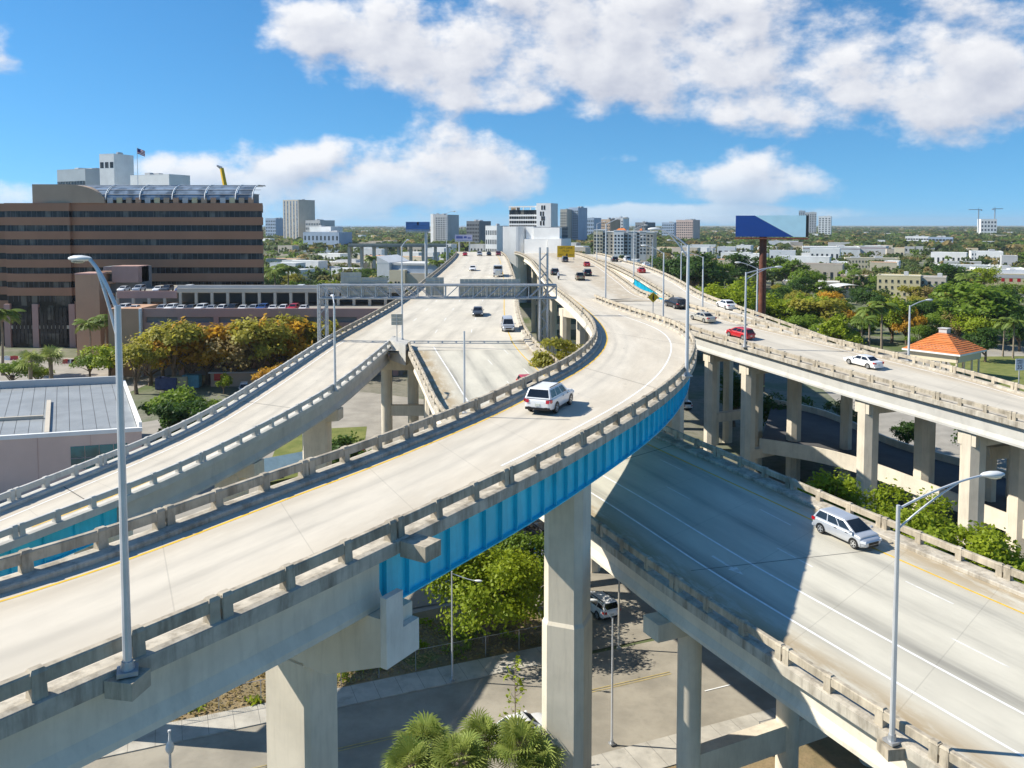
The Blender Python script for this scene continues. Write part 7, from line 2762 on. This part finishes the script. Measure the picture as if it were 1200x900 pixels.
# ---- scattered trees that fill the town nearer than 480 m
EDGES = [(cAL, cAR), (cML, cMR), (cBN, cBF), (cCL, cCF), (cDL, cDR), (cTL, cTR), (cFL, cFR)]
RP = np.vstack([np.vstack([resample(a, n=120) * (1 - t) + resample(b, n=120) * t for t in (0, .25, .5, .75, 1)]) for a, b in EDGES])[:, :2]
def blocked(x, y, m=5.0):
    if any(a[0] - 1.5 < x < a[1] + 1.5 and a[2] - 3 < y < a[3] + 1 for a in OCC):
        return True
    return bool((np.abs(RP - [x, y]).max(axis=1) < m).any())


GL = {'green': 'ordinary green tree among the many between the far buildings', 'dark': 'dark green tree among the many between the far buildings', 'lime': 'light green tree among the many between the far buildings', 'olive': 'olive tree among the many between the far buildings', 'brown': 'brownish sparse tree among the many between the far buildings', 'orange': 'yellowed tree among the many between the far buildings'}
rt_ = random.Random(17)
cnt = 0; tries = 0
while cnt < 215 and tries < 6000:
    tries += 1
    Y = 225 * (2.1 ** rt_.random())
    px = rt_.uniform(300, 1210)
    x = at(px, 330, Y)[0]
    if blocked(x, Y, 6):
        continue
    if Y < 250 and px > 880 and rt_.random() < .5:
        continue
    k = rt_.choice(('green', 'green', 'dark', 'lime', 'olive', 'green', 'dark', 'brown', 'dark', 'orange' if rt_.random() < .2 else 'green'))
    tree(k, x, Y, rt_.uniform(6.5, 11.5), GL[k], 'trees between the far buildings: ' + k, wide=rt_.uniform(1.0, 1.35))
    cnt += 1

# ---- the wood beyond: reads as one mass out to the horizon
def wood(name, label, n, y0, y1, nq, size, hmin, hmax, seed, px0=-80, px1=1290, wide=1.0):
    rng = np.random.default_rng(seed)
    Vs = []; Ts = []; Ms = []
    protos_ = []
    for v in range(8):
        C, Nn, tint, _ = crown_cloud(rng, nq, 4.6, 6.2, 2.0, 7)
        protos_.append((C, Nn, tint))
    made = 0
    for _ in range(n * 3):
        if made >= n:
            break
        Y = y0 * (y1 / y0) ** rng.random()
        px = rng.uniform(px0, px1)
        x = (px - 600) / 1000 * Y
        if any(a[0] < x < a[1] and a[2] - 6 < Y < a[3] for a in OCC):
            continue
        if Y < 520 and (np.abs(RP - [x, Y]).max(axis=1) < 7).any():
            continue
        C, Nn, tint = protos_[rng.integers(0, 8)]
        a = rng.uniform(0, 6.28); h = rng.uniform(hmin, hmax); s = h / 8.2
        ca, sa = math.cos(a), math.sin(a)
        Rm = np.array([[ca, -sa, 0], [sa, ca, 0], [0, 0, 1]])
        sw = s * rng.uniform(1.0, 1.4) * wide
        Q = (C @ Rm.T) * [sw, sw, s] + [x, Y, 0]
        Vs.append(quads(Q, Nn @ Rm.T, size * s * rng.uniform(.8, 1.2, len(Q)) * (wide ** .5), rng, 1.3))
        Ts.append(np.clip(tint * .7 + rng.uniform(-.1, .35), 0, 1))
        Ms.append(np.full(len(Q), rng.choice([0, 0, 0, 1, 1, 1, 0, 2, 3, 3, 4])))
        made += 1
    mats = [LF['far1'], LF['far2'], LF['green'], LF['far3'], LF['brown']]
    me = mesh_from_quads(name, np.vstack(Vs), None, np.concatenate(Ts), mats, np.concatenate(Ms))
    o = mko(name, me)
    tag(o, label, 'trees', None, 'stuff')
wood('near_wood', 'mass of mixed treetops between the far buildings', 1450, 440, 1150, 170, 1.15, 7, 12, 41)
wood('far_wood', 'continuous far treetops running to the horizon', 9000, 1050, 7500, 26, 3.4, 8, 13, 42, wide=2.2)

# dry leaves and weeds on the bank below the flyover
rng = np.random.default_rng(77)
ab = np.stack([rng.uniform(-38, 7.5, 5200), rng.uniform(2.9, 11, 5200)], 1)
C = np.array([[*(s0 + sdir * a + snrm * b), .3] for a, b in ab]); C[:, 2] = rng.uniform(.2, .28, len(C))
Nn = np.stack([rng.normal(0, .4, len(C)), rng.normal(0, .4, len(C)), np.ones(len(C))], 1); Nn /= np.linalg.norm(Nn, axis=1)[:, None]
tag(mko('leaf_litter', mesh_from_quads('leaf_litter', quads(C, Nn, .2, rng), LF['brown'], rng.random(len(C)))), 'dry brown leaf litter strewn over the earth bank', 'leaf litter', None, 'stuff')
cl_ = rng.uniform(0, 1, (60, 2)) * [44, 7.5] + [-37, 3.2]
ab = np.repeat(cl_, 40, 0) + rng.normal(0, .35, (2400, 2))
C = np.array([[*(s0 + sdir * a + snrm * b), .3] for a, b in ab]); C[:, 2] = .2 + np.abs(rng.normal(0, .14, len(C)))
Nn = rng.normal(size=C.shape) * [1, 1, .3]; Nn /= np.linalg.norm(Nn, axis=1)[:, None]
tag(mko('weeds', mesh_from_quads('weeds', quads(C, Nn, .2, rng, 2.2), LF['lime'], rng.random(len(C)))), 'tufts of green weeds along the fenced earth bank', 'weeds', None, 'stuff')
# ------------------------------------------------------------------ air
hz_ = MB().b2((-9100, -400, -1), (9100, 15100, 130)).build('haze', bpy.data.materials.new('haze_air'))
tag(hz_, 'thin blue sea haze over the whole town', 'haze', None, 'stuff')
hm = hz_.data.materials[0]
hm.use_nodes = True
hm.node_tree.nodes.clear()
ho = nd(hm.node_tree, 'ShaderNodeOutputMaterial')
hv = nd(hm.node_tree, 'ShaderNodeVolumePrincipled')
hv.inputs['Color'].default_value = (.80, .90, 1.0, 1)
hv.inputs['Density'].default_value = 0.00005
hv.inputs['Anisotropy'].default_value = 0.2
lk(hm.node_tree, hv.outputs[0], ho.inputs['Volume'])
